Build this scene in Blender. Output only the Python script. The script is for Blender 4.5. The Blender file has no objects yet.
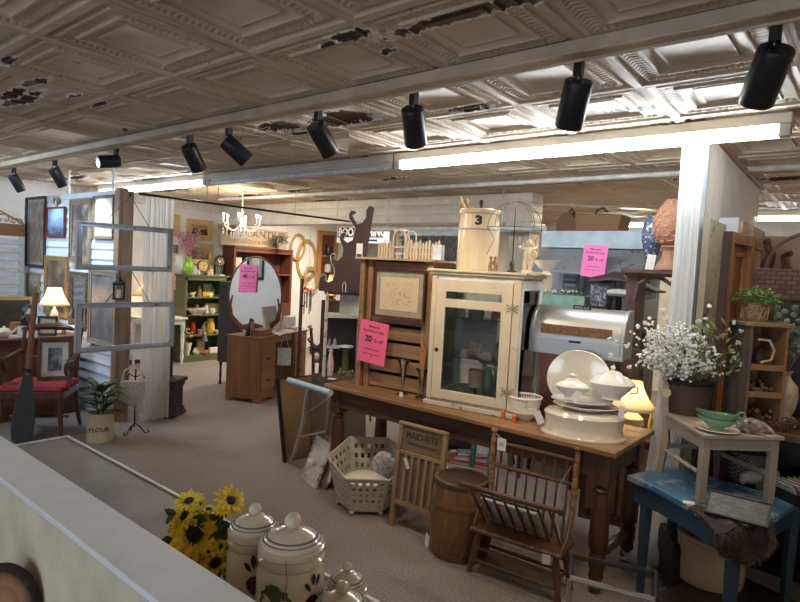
import bpy, bmesh, math, random
from mathutils import Vector, Matrix
random.seed(11)
R=math.radians; PI=math.pi
sc=bpy.context.scene; COL=sc.collection
# ------------------------------------------------------------ camera
F=590.; ROLL=R(3.0); PITCH=R(3.25); YAW=R(39.4); EYE=1.65
cf=Vector((-math.sin(YAW)*math.cos(PITCH),math.cos(YAW)*math.cos(PITCH),-math.sin(PITCH)))
cr0=Vector((math.cos(YAW),math.sin(YAW),0)); cu0=cr0.cross(cf)
cr=cr0*math.cos(ROLL)+cu0*math.sin(ROLL); cu=-cr0*math.sin(ROLL)+cu0*math.cos(ROLL)
CP=Vector((0,0,EYE))
def ray(x,y): return cf+cr*((x-400)/F)-cu*((y-301)/F)
def G(x,y,z=0.0):
    d=ray(x,y); return CP+d*((z-EYE)/d.z)
def PY(x,y,Y):
    d=ray(x,y); return CP+d*(Y/d.y)
def PX(x,y,X):
    d=ray(x,y); return CP+d*(X/d.x)
def PD(x,y,p):
    return CP+ray(x,y)*((Vector(p)-CP).dot(cf))
def mm(p): return (Vector(p)-CP).dot(cf)/F
def facing(p): return math.atan2(-p[0],p[1])
cam=bpy.data.cameras.new('camera'); co=bpy.data.objects.new('camera',cam); COL.objects.link(co)
cam.sensor_width=36; cam.lens=F/800*36; cam.clip_start=.02
m=Matrix.Identity(4)
for i in range(3):
    m[i][0]=cr[i]; m[i][1]=cu[i]; m[i][2]=-cf[i]; m[i][3]=CP[i]
co.matrix_world=m; sc.camera=co
# ------------------------------------------------------------ mesh builder
class B:
    def __init__(s): s.v=[]; s.f=[]; s.xf=Matrix()
    def add(s,vs,fs):
        o=len(s.v); s.v+=[s.xf@Vector(v) for v in vs]; s.f+=[tuple(i+o for i in f) for f in fs]; return s
    def box(s,c,d,rot=None):
        x,y,z=d[0]/2,d[1]/2,d[2]/2
        vs=[Vector((a*x,b*y,e*z)) for a in(-1,1) for b in(-1,1) for e in(-1,1)]
        if rot:
            from mathutils import Euler
            q=Euler(rot).to_matrix(); vs=[q@v for v in vs]
        c=Vector(c); return s.add([v+c for v in vs],[(0,1,3,2),(4,6,7,5),(0,4,5,1),(2,3,7,6),(0,2,6,4),(1,5,7,3)])
    def bb(s,x0,x1,y0,y1,z0,z1): return s.box(((x0+x1)/2,(y0+y1)/2,(z0+z1)/2),(x1-x0,y1-y0,z1-z0))
    def tube(s,pts,r,n=8,closed=False,caps=True):
        pts=[Vector(p) for p in pts]; k=len(pts); rs=r if isinstance(r,(list,tuple)) else [r]*k
        vs=[]; prev=None
        for i,p in enumerate(pts):
            a=pts[(i-1)%k] if (closed or i>0) else p; b=pts[(i+1)%k] if (closed or i<k-1) else p
            t=(b-a)
            t=t.normalized() if t.length>1e-9 else Vector((0,0,1))
            if prev is None:
                up=Vector((0,0,1)) if abs(t.z)<.9 else Vector((1,0,0)); e=t.cross(up).normalized()
            else:
                e=(prev-t*prev.dot(t)); e=e.normalized() if e.length>1e-6 else t.orthogonal().normalized()
            prev=e; g=t.cross(e)
            for j in range(n):
                w=2*PI*j/n; vs.append(p+(e*math.cos(w)+g*math.sin(w))*rs[i])
        fs=[]
        for i in range(k if closed else k-1):
            for j in range(n):
                a=i*n+j; b=i*n+(j+1)%n; c=((i+1)%k)*n+(j+1)%n; d=((i+1)%k)*n+j; fs.append((a,b,c,d))
        if not closed and caps: fs+=[tuple(range(n))[::-1],tuple((k-1)*n+j for j in range(n))]
        return s.add(vs,fs)
    def cyl(s,p0,p1,r0,r1=None,n=14): return s.tube([p0,p1],[r0,r0 if r1 is None else r1],n)
    def lathe(s,prof,c=(0,0,0),n=24,sx=1,sy=1,wob=0,flute=0):
        vs=[];k=len(prof)
        for r,z in prof:
            for j in range(n):
                w=2*PI*j/n; q=r*(1+(flute*math.cos(w*flute_n(n)) if flute else 0))
                vs.append((c[0]+q*math.cos(w)*sx,c[1]+q*math.sin(w)*sy,c[2]+z))
        fs=[(i*n+j,i*n+(j+1)%n,(i+1)*n+(j+1)%n,(i+1)*n+j) for i in range(k-1) for j in range(n)]
        if prof[0][0]>1e-4: fs.append(tuple(range(n))[::-1])
        if prof[-1][0]>1e-4: fs.append(tuple((k-1)*n+j for j in range(n)))
        return s.add(vs,fs)
    def prism(s,pts,a,b,ax='y'):
        n=len(pts)
        mk={'y':lambda p,t:(p[0],t,p[1]),'z':lambda p,t:(p[0],p[1],t),'x':lambda p,t:(t,p[0],p[1])}[ax]
        vs=[mk(p,a) for p in pts]+[mk(p,b) for p in pts]
        return s.add(vs,[tuple(range(n)),tuple(range(n,2*n))[::-1]]+[(i,(i+1)%n,n+(i+1)%n,n+i) for i in range(n)])
    def ball(s,c,r,n=10,m=None,d=None):
        if not isinstance(r,(tuple,list)): r=(r,r,r)
        m=m or n//2+1; vs=[]
        for i in range(m+1):
            th=PI*i/m
            for j in range(n):
                w=2*PI*j/n; q=1 if not d else 1+random.uniform(-d,d)
                vs.append((c[0]+r[0]*q*math.sin(th)*math.cos(w),c[1]+r[1]*q*math.sin(th)*math.sin(w),c[2]+r[2]*q*math.cos(th)))
        return s.add(vs,[(i*n+j,(i+1)*n+j,(i+1)*n+(j+1)%n,i*n+(j+1)%n) for i in range(m) for j in range(n)])
    def surf(s,fn,nu,nv,cu=False):
        vs=[fn(i/(nu if cu else nu-1),j/(nv-1)) for i in range(nu) for j in range(nv)]
        fs=[(i*nv+j,((i+1)%nu)*nv+j,((i+1)%nu)*nv+j+1,i*nv+j+1) for i in range(nu if cu else nu-1) for j in range(nv-1)]
        return s.add(vs,fs)
    def leaf(s,p,d,l,w,up=(0,0,1),droop=0):
        p=Vector(p); d=Vector(d).normalized(); u=Vector(up); e=d.cross(u)
        e=e.normalized() if e.length>1e-4 else d.orthogonal().normalized(); g=e.cross(d)
        q=[p,p+d*l*.35+e*w/2+g*w*.1,p+d*l*.7+e*w*.38-g*droop*.5,p+d*l-g*droop,p+d*l*.7-e*w*.38-g*droop*.5,p+d*l*.35-e*w/2+g*w*.1,p+d*l*.4-g*w*.08,p+d*l*.72-g*(droop*.5+w*.05)]
        return s.add(q,[(0,1,6),(1,2,7,6),(2,3,7),(3,4,7),(4,5,6,7),(5,0,6)])
    def build(s,name,mat,parent=None,smooth=35,bev=0,solid=0,label=None,sub=0,loc=None,rot=None):
        me=bpy.data.meshes.new(name); me.from_pydata([tuple(v) for v in s.v],[],s.f); me.validate()
        bm=bmesh.new(); bm.from_mesh(me); bmesh.ops.remove_doubles(bm,verts=bm.verts,dist=1e-5); bmesh.ops.recalc_face_normals(bm,faces=bm.faces); bm.to_mesh(me); bm.free()
        if smooth:
            me.polygons.foreach_set('use_smooth',[True]*len(me.polygons)); me.set_sharp_from_angle(angle=R(smooth))
        me.materials.append(mat)
        o=bpy.data.objects.new(name,me); COL.objects.link(o)
        if parent: o.parent=parent
        if loc is not None: o.location=loc
        if rot is not None: o.rotation_euler=rot
        if solid: q=o.modifiers.new('s','SOLIDIFY'); q.thickness=solid; q.offset=0
        if bev: q=o.modifiers.new('b','BEVEL'); q.width=bev; q.segments=2; q.limit_method='ANGLE'; q.angle_limit=R(40)
        if sub: q=o.modifiers.new('u','SUBSURF'); q.levels=sub; q.render_levels=sub
        if label: o['label']=label
        return o
def flute_n(n): return n//4
def thing(name,label,cat,loc=(0,0,0),rz=0,group=None,rx=0,ry=0):
    o=bpy.data.objects.new(name,None); COL.objects.link(o); o.empty_display_size=.05
    o.location=loc; o.rotation_euler=(rx,ry,rz); o['label']=label; o['category']=cat
    if group: o['group']=group
    return o
def solo(b,name,mat,label,cat,loc=(0,0,0),rz=0,group=None,rx=0,ry=0,**k):
    o=b.build(name,mat,loc=loc,rot=(rx,ry,rz),**k); o['label']=label; o['category']=cat
    if group: o['group']=group
    return o
def stru(b,name,mat,**k):
    o=b.build(name,mat,**k); o['kind']='structure'; return o
def dup(root,loc=None,rz=None,label=None,group=None,scale=None):
    def cp(o,par):
        c=o.copy(); COL.objects.link(c)
        if par: c.parent=par
        for ch in list(o.children): cp(ch,c)
        return c
    r=cp(root,None)
    if loc is not None: r.location=loc
    if rz is not None: r.rotation_euler[2]=rz
    if label: r['label']=label
    if group: r['group']=group
    if scale: r.scale=scale
    return r
# ------------------------------------------------------------ text
def text(name,s,size,mat,parent,loc,rot=(PI/2,0,0),ext=.0006,sx=1,bold=0,label=None):
    cu=bpy.data.curves.new(name,'FONT'); cu.body=s; cu.size=size; cu.extrude=ext; cu.offset=bold; cu.align_x='CENTER'; cu.align_y='CENTER'
    t=bpy.data.objects.new('t',cu); COL.objects.link(t)
    me=bpy.data.meshes.new_from_object(t.evaluated_get(bpy.context.evaluated_depsgraph_get())); bpy.data.objects.remove(t)
    me.materials.clear(); me.materials.append(mat); me.name=name
    o=bpy.data.objects.new(name,me); COL.objects.link(o); o.parent=parent; o.location=loc; o.rotation_euler=rot; o.scale=(sx,1,1)
    if label: o['label']=label
    return o
# ------------------------------------------------------------ materials
_M={}
def nt(name):
    m=bpy.data.materials.new(name); m.use_nodes=True; n=m.node_tree; b=n.nodes['Principled BSDF']; return m,n.nodes,n.links,b
def hexc(c): return (c[0],c[1],c[2],1)
def coordn(N,L,sc=(1,1,1),kind='Object'):
    t=N.new('ShaderNodeTexCoord'); mp=N.new('ShaderNodeMapping'); L.new(t.outputs[kind],mp.inputs[0]); mp.inputs[3].default_value=sc; return mp.outputs[0]
def ramp(N,L,src,stops,interp='LINEAR'):
    r=N.new('ShaderNodeValToRGB'); L.new(src,r.inputs[0]); e=r.color_ramp.elements; r.color_ramp.interpolation=interp
    while len(e)<len(stops): e.new(.5)
    for i,(p,c) in enumerate(stops): e[i].position=p; e[i].color=hexc(c)
    return r.outputs[0]
def noise(N,L,co,s,d=4,rough=.6,dist=0):
    n=N.new('ShaderNodeTexNoise'); L.new(co,n.inputs['Vector']); n.inputs['Scale'].default_value=s; n.inputs['Detail'].default_value=d; n.inputs['Roughness'].default_value=rough; n.inputs['Distortion'].default_value=dist; return n.outputs[0]
def bumpn(N,L,b,h,st,dist=.01):
    u=N.new('ShaderNodeBump'); u.inputs['Strength'].default_value=st; u.inputs['Distance'].default_value=dist; L.new(h,u.inputs['Height']); L.new(u.outputs[0],b.inputs['Normal'])
def math_(N,L,op,a,b=None,c=None):
    n=N.new('ShaderNodeMath'); n.operation=op
    for i,x in enumerate((a,b,c)):
        if x is None: continue
        if isinstance(x,(int,float)): n.inputs[i].default_value=x
        else: L.new(x,n.inputs[i])
    return n.outputs[0]
def mixc(N,L,f,a,b):
    n=N.new('ShaderNodeMix'); n.data_type='RGBA'
    for i,x in ((0,f),(6,a),(7,b)):
        if isinstance(x,(int,float)): n.inputs[i].default_value=x
        elif isinstance(x,(tuple,list)): n.inputs[i].default_value=hexc(x)
        else: L.new(x,n.inputs[i])
    return n.outputs[2]
def P(c,rough=.55,metal=0,var=.18,s=14,bump=.12,coat=0,trans=0,ior=1.45,alpha=1,sss=0,spec=.5):
    k=('P',c,rough,metal,var,s,bump,coat,trans,alpha,sss)
    if k in _M: return _M[k]
    m,N,L,b=nt('paint'); co_=coordn(N,L); n=noise(N,L,co_,s)
    d=tuple(max(0,x*(1-var)) for x in c); e=tuple(min(1,x*(1+var)) for x in c)
    L.new(ramp(N,L,n,[(.3,d),(.7,e)]),b.inputs['Base Color'])
    b.inputs['Roughness'].default_value=rough; b.inputs['Metallic'].default_value=metal; b.inputs['Coat Weight'].default_value=coat; b.inputs['Coat Roughness'].default_value=.08
    b.inputs['Transmission Weight'].default_value=trans; b.inputs['IOR'].default_value=ior; b.inputs['Alpha'].default_value=alpha
    if bump: bumpn(N,L,b,noise(N,L,co_,s*6,3),bump,.004)
    _M[k]=m; return m
def W(c1,c2,axis='x',s=1.0,rough=.5,bump=.25,coat=0):
    k=('W',c1,c2,axis,s,rough)
    if k in _M: return _M[k]
    m,N,L,b=nt('wood'); q=[22*s]*3; q['xyz'.index(axis)]=1.6*s
    co_=coordn(N,L,tuple(q)); n=noise(N,L,co_,1.0,6,.65,.6)
    L.new(ramp(N,L,n,[(.28,c1),(.5,tuple((a+b_)/2 for a,b_ in zip(c1,c2))),(.72,c2)]),b.inputs['Base Color'])
    b.inputs['Roughness'].default_value=rough; b.inputs['Coat Weight'].default_value=coat
    bumpn(N,L,b,n,bump,.004); _M[k]=m; return m
def CH(c,under,amt=.4,s=9,rough=.6,under2=None):
    """chipped paint over bare material"""
    k=('C',c,under,amt,s)
    if k in _M: return _M[k]
    m,N,L,b=nt('chipped_paint'); co_=coordn(N,L); n=noise(N,L,co_,s,8,.75); n2=noise(N,L,co_,s*.5,3)
    d=tuple(x*.86 for x in c); pc=ramp(N,L,n2,[(.35,d),(.65,c)])
    f=ramp(N,L,n,[(amt-.02,(0,0,0)),(amt+.02,(1,1,1))])
    L.new(mixc(N,L,f,under,pc),b.inputs['Base Color']); b.inputs['Roughness'].default_value=rough
    bumpn(N,L,b,f,.5,.002); _M[k]=m; return m
def WV(c1,c2,sx=120,sz=120,rough=.8,bump=.6):
    """woven / basket / knit"""
    k=('V',c1,c2,sx,sz)
    if k in _M: return _M[k]
    m,N,L,b=nt('weave'); co_=coordn(N,L); sp=N.new('ShaderNodeSeparateXYZ'); L.new(co_,sp.inputs[0])
    xy=math_(N,L,'ADD',sp.outputs[0],sp.outputs[1])
    a=math_(N,L,'SINE',math_(N,L,'MULTIPLY',xy,sx)); c=math_(N,L,'SINE',math_(N,L,'MULTIPLY',sp.outputs[2],sz))
    h=math_(N,L,'MULTIPLY_ADD',math_(N,L,'MULTIPLY',a,c),.5,.5)
    L.new(ramp(N,L,h,[(.2,c1),(.8,c2)]),b.inputs['Base Color']); b.inputs['Roughness'].default_value=rough
    bumpn(N,L,b,h,bump,.004); _M[k]=m; return m
def EM(c,st):
    k=('E',c,st)
    if k in _M: return _M[k]
    m,N,L,b=nt('glow'); b.inputs['Base Color'].default_value=hexc(c); b.inputs['Emission Color'].default_value=hexc(c); b.inputs['Emission Strength'].default_value=st
    _M[k]=m; return m
def GL(c=(.9,.95,.95),rough=.02,mixf=.12):
    """thin clear pane: mostly see-through with a sheen"""
    k=('G',c,rough,mixf)
    if k in _M: return _M[k]
    m,N,L,b=nt('pane_glass'); N.remove(b); o=N['Material Output']; t=N.new('ShaderNodeBsdfTransparent'); t.inputs[0].default_value=hexc(c)
    g=N.new('ShaderNodeBsdfGlossy'); g.inputs['Roughness'].default_value=rough; fr=N.new('ShaderNodeFresnel'); fr.inputs[0].default_value=1.5
    mx=N.new('ShaderNodeMixShader'); L.new(math_(N,L,'ADD',fr.outputs[0],mixf*.3),mx.inputs[0]); L.new(t.outputs[0],mx.inputs[1]); L.new(g.outputs[0],mx.inputs[2]); L.new(mx.outputs[0],o.inputs[0])
    _M[k]=m; return m
def PIC(kind='land',c=((.5,.6,.7),(.3,.35,.2),(.2,.15,.1)),seed=0,s=3,rough=.35):
    k=('I',kind,c,seed,s)
    if k in _M: return _M[k]
    m,N,L,b=nt('picture'); co_=coordn(N,L,kind='Generated'); sp=N.new('ShaderNodeSeparateXYZ'); L.new(co_,sp.inputs[0])
    mp=N.new('ShaderNodeMapping'); L.new(co_,mp.inputs[0]); mp.inputs[1].default_value=(seed*3.7,seed*1.3,seed*2.1)
    n=noise(N,L,mp.outputs[0],s,7,.65,.4)
    if kind=='land':
        z=math_(N,L,'ADD',math_(N,L,'MULTIPLY',n,.9),math_(N,L,'MULTIPLY_ADD',sp.outputs[2],.7,-.3))
        col=ramp(N,L,z,[(.15,c[2]),(.4,c[1]),(.52,c[1]),(.62,c[0])])
    elif kind=='sketch':
        n2=noise(N,L,mp.outputs[0],s*1.3,2,.5,2.5)
        w=math_(N,L,'ABSOLUTE',math_(N,L,'SUBTRACT',n2,.5))
        gx=math_(N,L,'ABSOLUTE',math_(N,L,'SUBTRACT',sp.outputs[0],.5)); gz=math_(N,L,'ABSOLUTE',math_(N,L,'SUBTRACT',sp.outputs[2],.5))
        edge=math_(N,L,'GREATER_THAN',math_(N,L,'MAXIMUM',gx,gz),.36)
        f=math_(N,L,'MAXIMUM',math_(N,L,'GREATER_THAN',w,.018),edge)
        col=mixc(N,L,f,c[1],c[0])
    else:
        col=ramp(N,L,n,[(.3,c[0]),(.48,c[1]),(.66,c[2])])
    L.new(col,b.inputs['Base Color']); b.inputs['Roughness'].default_value=rough
    _M[k]=m; return m
# colours
OAK=W((.20,.085,.03),(.36,.17,.065),'x'); OAKz=W((.20,.085,.03),(.36,.17,.065),'z')
PINE=W((.22,.10,.035),(.40,.21,.08),'x'); PINEz=W((.22,.10,.035),(.40,.21,.08),'z')
MAH=W((.06,.02,.01),(.14,.045,.02),'z',rough=.35); MAHx=W((.06,.02,.01),(.14,.045,.02),'x',rough=.35)
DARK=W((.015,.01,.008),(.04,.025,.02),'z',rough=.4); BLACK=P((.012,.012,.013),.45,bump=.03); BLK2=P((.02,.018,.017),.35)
WHITE=P((.72,.71,.67),.5,bump=.03); CER=P((.78,.74,.66),.12,coat=.6,var=.04,bump=.0); CREAM=P((.66,.56,.40),.2,coat=.5,var=.06,bump=0)
IRON=P((.02,.018,.016),.55,.6); CHROME=P((.62,.62,.63),.16,1,var=.03,bump=0); BRASS=P((.45,.28,.09),.35,.9)
GOLD=CH((.42,.25,.07),(.16,.07,.03),.36,20,.4); PAPER=P((.75,.73,.70),.8,var=.03,bump=0); CARD=P((.72,.66,.55),.85,var=.05,bump=0)
INK=P((.02,.02,.025),.6,bump=0); GREEN=P((.035,.09,.025),.5,var=.4); RED=P((.4,.02,.02),.4)
CEIL=2.53; LW=-8.62; FW=9.3; TS=.61; X0=-.93; Y0=.92
# ---- floor
def carpet():
    m,N,L,b=nt('carpet'); co_=coordn(N,L)
    n=noise(N,L,co_,75,5,.9); n2=noise(N,L,co_,1.3,4); n3=noise(N,L,co_,70,2)
    c=ramp(N,L,n,[(.30,(.13,.105,.09)),(.5,(.245,.205,.18)),(.70,(.40,.345,.31))])
    f=ramp(N,L,n2,[(.3,(.86,.86,.86)),(.7,(1.06,1.06,1.06))])
    mx=N.new('ShaderNodeMix'); mx.data_type='RGBA'; mx.blend_type='MULTIPLY'; mx.inputs[0].default_value=1; L.new(c,mx.inputs[6]); L.new(f,mx.inputs[7])
    L.new(mx.outputs[2],b.inputs['Base Color']); b.inputs['Roughness'].default_value=.95; bumpn(N,L,b,n3,.7,.006); return m
stru(B().bb(LW-.1,4,-3,FW+.1,-.1,0),'floor',carpet(),smooth=0)
# ---- pressed tin ceiling
def tin():
    m,N,L,b=nt('pressed_tin'); co_=coordn(N,L); sp=N.new('ShaderNodeSeparateXYZ'); L.new(co_,sp.inputs[0])
    def cell(o,off): return math_(N,L,'ABSOLUTE',math_(N,L,'SUBTRACT',math_(N,L,'FRACT',math_(N,L,'DIVIDE',math_(N,L,'SUBTRACT',o,off-TS*50),TS)),.5))
    u=cell(sp.outputs[0],X0); v=cell(sp.outputs[1],Y0); mxx=math_(N,L,'MAXIMUM',u,v)
    band=math_(N,L,'MULTIPLY',math_(N,L,'GREATER_THAN',mxx,.31),math_(N,L,'LESS_THAN',mxx,.40))
    isu=math_(N,L,'GREATER_THAN',u,v)
    t=math_(N,L,'ADD',math_(N,L,'MULTIPLY',sp.outputs[1],isu),math_(N,L,'MULTIPLY',sp.outputs[0],math_(N,L,'SUBTRACT',1,isu)))
    egg=math_(N,L,'MULTIPLY',math_(N,L,'ABSOLUTE',math_(N,L,'SINE',math_(N,L,'MULTIPLY',t,PI/.028))),band)
    n1=noise(N,L,co_,2.3,5,.6); n2=noise(N,L,co_,16,8,.75); n3=noise(N,L,co_,55,4)
    base=ramp(N,L,n1,[(.3,(.47,.37,.265)),(.7,(.65,.54,.405))])
    # wear: flakes and bare rusty metal with a shape of their own
    w=None
    spots=[(352,33,.13,.05,0),(465,14,.42,.055,0),(330,43,.07,.025,0),(388,50,.05,.03,0),(12,93,.22,.05,0),(35,82,.2,.04,0),(20,100,.35,.05,0),(75,95,.08,.03,0),(125,129,.05,.03,0),(340,118,.30,.16,0),(280,126,.22,.12,0),(300,132,.12,.05,0),(470,107,.16,.05,0),(640,108,.22,.05,0),(70,178,.6,.1,0),(150,178,.5,.1,0),(20,190,.7,.12,0),(250,195,.5,.10,0),(300,190,.35,.1,0),(730,187,.25,.08,0),(775,178,.3,.08,0),(690,178,.2,.07,0),(560,180,.3,.07,0),(8,60,.1,.03,.0),(100,104,.12,.03,0),(60,150,.3,.05,0),(395,178,.25,.05,0),(200,178,.4,.06,0),(170,190,.6,.07,0),(330,200,.5,.08,0),(622,145,.15,.04,0)]
    nn=math_(N,L,'MULTIPLY_ADD',n2,3.4,-1.7)
    for (px,py,rx,ry,a) in spots:
        p=G(px,py,CEIL); dx=math_(N,L,'DIVIDE',math_(N,L,'SUBTRACT',sp.outputs[0],p.x),rx); dy=math_(N,L,'DIVIDE',math_(N,L,'SUBTRACT',sp.outputs[1],p.y),ry)
        q=math_(N,L,'ADD',math_(N,L,'MULTIPLY',dx,dx),math_(N,L,'MULTIPLY',dy,dy)); w=q if w is None else math_(N,L,'MINIMUM',w,q)
    d=math_(N,L,'ADD',w,nn)
    hole=math_(N,L,'LESS_THAN',d,.62); rim=math_(N,L,'LESS_THAN',d,1.15)
    dark=ramp(N,L,n3,[(.35,(.016,.010,.008)),(.55,(.05,.02,.012)),(.75,(.18,.07,.04))])
    rimc=(.78,.76,.72)
    flk=ramp(N,L,noise(N,L,co_,5.5,9,.72),[(.66,(0,0,0)),(.675,(1,1,1))])
    c0=mixc(N,L,flk,base,(.24,.13,.075)); c1=mixc(N,L,rim,c0,rimc); c2=mixc(N,L,hole,c1,dark)
    L.new(c2,b.inputs['Base Color']); b.inputs['Roughness'].default_value=.5
    h=math_(N,L,'ADD',math_(N,L,'MULTIPLY',egg,1.0),math_(N,L,'ADD',math_(N,L,'MULTIPLY',n2,.35),math_(N,L,'MULTIPLY',hole,-1.5)))
    bumpn(N,L,b,h,.55,.009); return m
b=B(); prof=[(0,.014),(.018,.016),(.026,.004),(.05,.0),(.057,.011),(.066,.011),(.075,.002),(.112,.004),(.118,.013),(.126,.013),(.135,.0),(.175,-.004),(.18,.004),(.188,-.002)]
for i in range(-13,9):
    for j in range(-7,15):
        x=X0+TS*i; y=Y0+TS*j
        if x+TS<LW or y>FW or x>4 or y<-3.1: continue
        dz=random.uniform(-.002,.002); vs=[]; fs=[]
        for (d,h) in prof:
            vs+= [(x+d,y+d,CEIL-h+dz),(x+TS-d,y+d,CEIL-h+dz),(x+TS-d,y+TS-d,CEIL-h+dz),(x+d,y+TS-d,CEIL-h+dz)]
        k=len(prof)
        for q in range(k-1):
            for e in range(4): fs.append((q*4+e,q*4+(e+1)%4,(q+1)*4+(e+1)%4,(q+1)*4+e))
        fs.append(tuple((k-1)*4+e for e in range(4)))
        b.add(vs,fs)
b.bb(LW-.1,4,-3,FW+.1,CEIL+.02,CEIL+.1)
TIN=tin(); stru(b,'ceiling',TIN,smooth=50)
TRIMC=P((.52,.42,.31),.5,s=6)
stru(B().bb(LW,3.9,2.1,2.19,CEIL-.05,CEIL-.012).bb(LW,3.9,2.085,2.105,CEIL-.06,CEIL-.012).bb(LW,3.9,2.185,2.2,CEIL-.058,CEIL-.012),'trim_1',TRIMC,bev=.004)
# ---- walls
WALLW=P((.74,.72,.70),.7,s=5,bump=.05,var=.05); 
bw=B().bb(LW-.1,LW,-3,FW,0,CEIL)
stru(bw,'wall_left',WALLW,smooth=0)
stru(B().bb(LW,LW+.03,3.4,5.68,2.40,CEIL).bb(LW,LW+.045,3.4,5.68,2.385,2.41),'trim_2',P((.66,.62,.54),.6))
stru(B().bb(LW-.1,4,FW,FW+.1,0,CEIL),'wall_far',P((.62,.58,.53),.7,s=4),smooth=0)
stru(B().bb(4,4.1,-3,FW,0,CEIL),'wall_right',P((.55,.5,.44),.7,s=3),smooth=0)
stru(B().bb(LW-.1,4.1,-3.1,-3,0,CEIL),'wall_back',P((.6,.55,.48),.7,s=3),smooth=0)
stru(B().bb(LW,LW+.015,3.4,4.85,0,.06),'baseboard_left',BLACK,smooth=0)
# beadboard near the oval frames
b=B()
for i in range(30): b.bb(LW,LW+.008,7.0+i*.075,7.0+i*.075+.068,.0,2.25)
stru(b,'trim_3',P((.72,.71,.68),.6,s=4,var=.04),smooth=0)
# dropped soffit clad in cream pressed tin
def softin():
    m,N,L,b=nt('cream_tin'); co_=coordn(N,L); sp=N.new('ShaderNodeSeparateXYZ'); L.new(co_,sp.inputs[0])
    a=math_(N,L,'ABSOLUTE',math_(N,L,'SINE',math_(N,L,'MULTIPLY',sp.outputs[0],PI/.06))); z=math_(N,L,'ABSOLUTE',math_(N,L,'SINE',math_(N,L,'MULTIPLY',sp.outputs[2],PI/.11)))
    h=math_(N,L,'ADD',math_(N,L,'MULTIPLY',a,.5),math_(N,L,'POWER',z,.3)); n=noise(N,L,co_,4,5)
    L.new(ramp(N,L,n,[(.3,(.60,.53,.42)),(.7,(.72,.65,.54))]),b.inputs['Base Color']); b.inputs['Roughness'].default_value=.45; bumpn(N,L,b,h,.7,.012); return m
SO=softin()
stru(B().bb(LW,-2.95,5.7,5.95,2.2,CEIL-.015).bb(LW,-2.95,5.68,5.7,2.37,2.39).bb(LW,-2.95,5.68,5.7,2.2,2.22),'trim_4',SO,smooth=0)
# square cream column under the soffit end
b=B().bb(-3.2,-2.96,5.7,5.94,0,2.2)
for i in range(4): b.bb(-3.195+i*.06,-3.16+i*.06,5.69,5.7,.1,2.15)
b.bb(-3.24,-2.92,5.66,5.98,2.1,2.2)
stru(b,'trim_5',SO,bev=.004)
# ---- windows in the wall behind the photographer
for i,(x0,x1) in enumerate(((-2.6,-1.2),(.2,1.6))):
    f=stru(B().bb(x0-.08,x1+.08,-3,-2.96,.85,.93).bb(x0-.08,x1+.08,-3,-2.96,2.02,2.1).bb(x0-.08,x0,-3,-2.96,.9,2.05).bb(x1,x1+.08,-3,-2.96,.9,2.05).bb((x0+x1)/2-.02,(x0+x1)/2+.02,-3,-2.97,.9,2.05),'window_%d'%(i+1),WHITE)
    B().bb(x0,x1,-2.995,-2.985,.93,2.02).build('pane',EM((.62,.78,1.0),1.5),f)
# ---- half wall in the foreground and its cap
hw0=G(200,568,1.0); hw1=G(0,474,1.0)
stru(B().bb(-3.4,.9,.575,.675,0,.985),'wall_half',P((.70,.61,.46),.6,s=5),smooth=0)
stru(B().bb(-3.4,.9,.56,.69,.985,1.0),'trim_6',P((.84,.86,.88),.3,s=10,var=.05,bump=.05,coat=.2),bev=.003)
# ---- left booth divider: lap siding facing us
PY0=2.68; pl=PY(25,197,PY0).x; pr=PY(118,189,PY0).x
b=B().bb(pl,pr,PY0,PY0+.05,0,2.26)
z=0
while z<2.25:
    h=min(.105,2.26-z); b.add([(pl,PY0,z),(pr,PY0,z),(pr,PY0,z+h),(pl,PY0,z+h),(pl,PY0-.014,z),(pr,PY0-.014,z)],[(4,5,2,3),(0,1,5,4),(0,4,3),(1,2,5)]); z+=.105
stru(b,'wall_booth',P((.70,.76,.84),.55,s=6,var=.06,bump=.04),smooth=0)
b=B().bb(pr,pr+.10,PY0-.03,PY0+.06,0,2.27).bb(pr+.10,pr+.12,PY0+.0,PY0+.10,0,2.25)
stru(b,'trim_7',W((.20,.12,.07),(.40,.27,.17),'z'))
stru(B().bb(pr-.06,pr,PY0-.03,PY0,0,.28),'trim_8',W((.30,.2,.13),(.45,.32,.2),'z'))
# poles from divider to ceiling
stru(B().cyl((-7.0,PY0+.02,2.26),(-7.0,PY0+.02,CEIL),.012).cyl((-5.95,PY0+.02,2.26),(-5.95,PY0+.02,CEIL),.012),'trim_9',P((.7,.7,.7),.4))
# ---- right side: white boxed column and booth boards
cx0,cy0=-.957,3.66
stru(B().bb(cx0,cx0+.11,cy0,cy0+.11,0,CEIL-.02).bb(cx0+.02,cx0+.09,cy0-.006,cy0,.1,2.3),'trim_10',P((.62,.72,.76),.55,s=5,var=.05),bev=.003)
# ------------------------------------------------------------ fluorescent fixtures
def tubefix(x0,x1,Y,lit,label,hang=0):
    t=thing('fluorescent_fixture',label,'light fixture',((x0+x1)/2,Y,CEIL-.015-hang),0)
    L=x1-x0
    B().bb(-L/2,L/2,-.055,.055,-.055,.0).bb(-L/2,L/2,-.035,.035,-.07,-.05).build('housing',P((.60,.57,.50),.45,s=4,var=.05),t,bev=.004)
    B().cyl((-L/2+.06,-.02,-.092),(L/2-.06,-.02,-.092),.025,n=12).build('tube',EM((.90,.96,1.0),lit) if lit else P((.6,.62,.66),.3),t)
    for s in (-1,1): B().box((s*(L/2-.03),-.02,-.085),(.05,.06,.06)).build('end_socket',P((.5,.5,.46),.4) ,t,bev=.004)
    return t
FY=3.52
tubefix(-2.98,-.42,FY,44,'long lit fluorescent tube fixture on the ceiling, right half of the picture')
tubefix(-5.55,-2.99,FY,0,'unlit fluorescent fixture end to end with the bright one')
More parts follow.
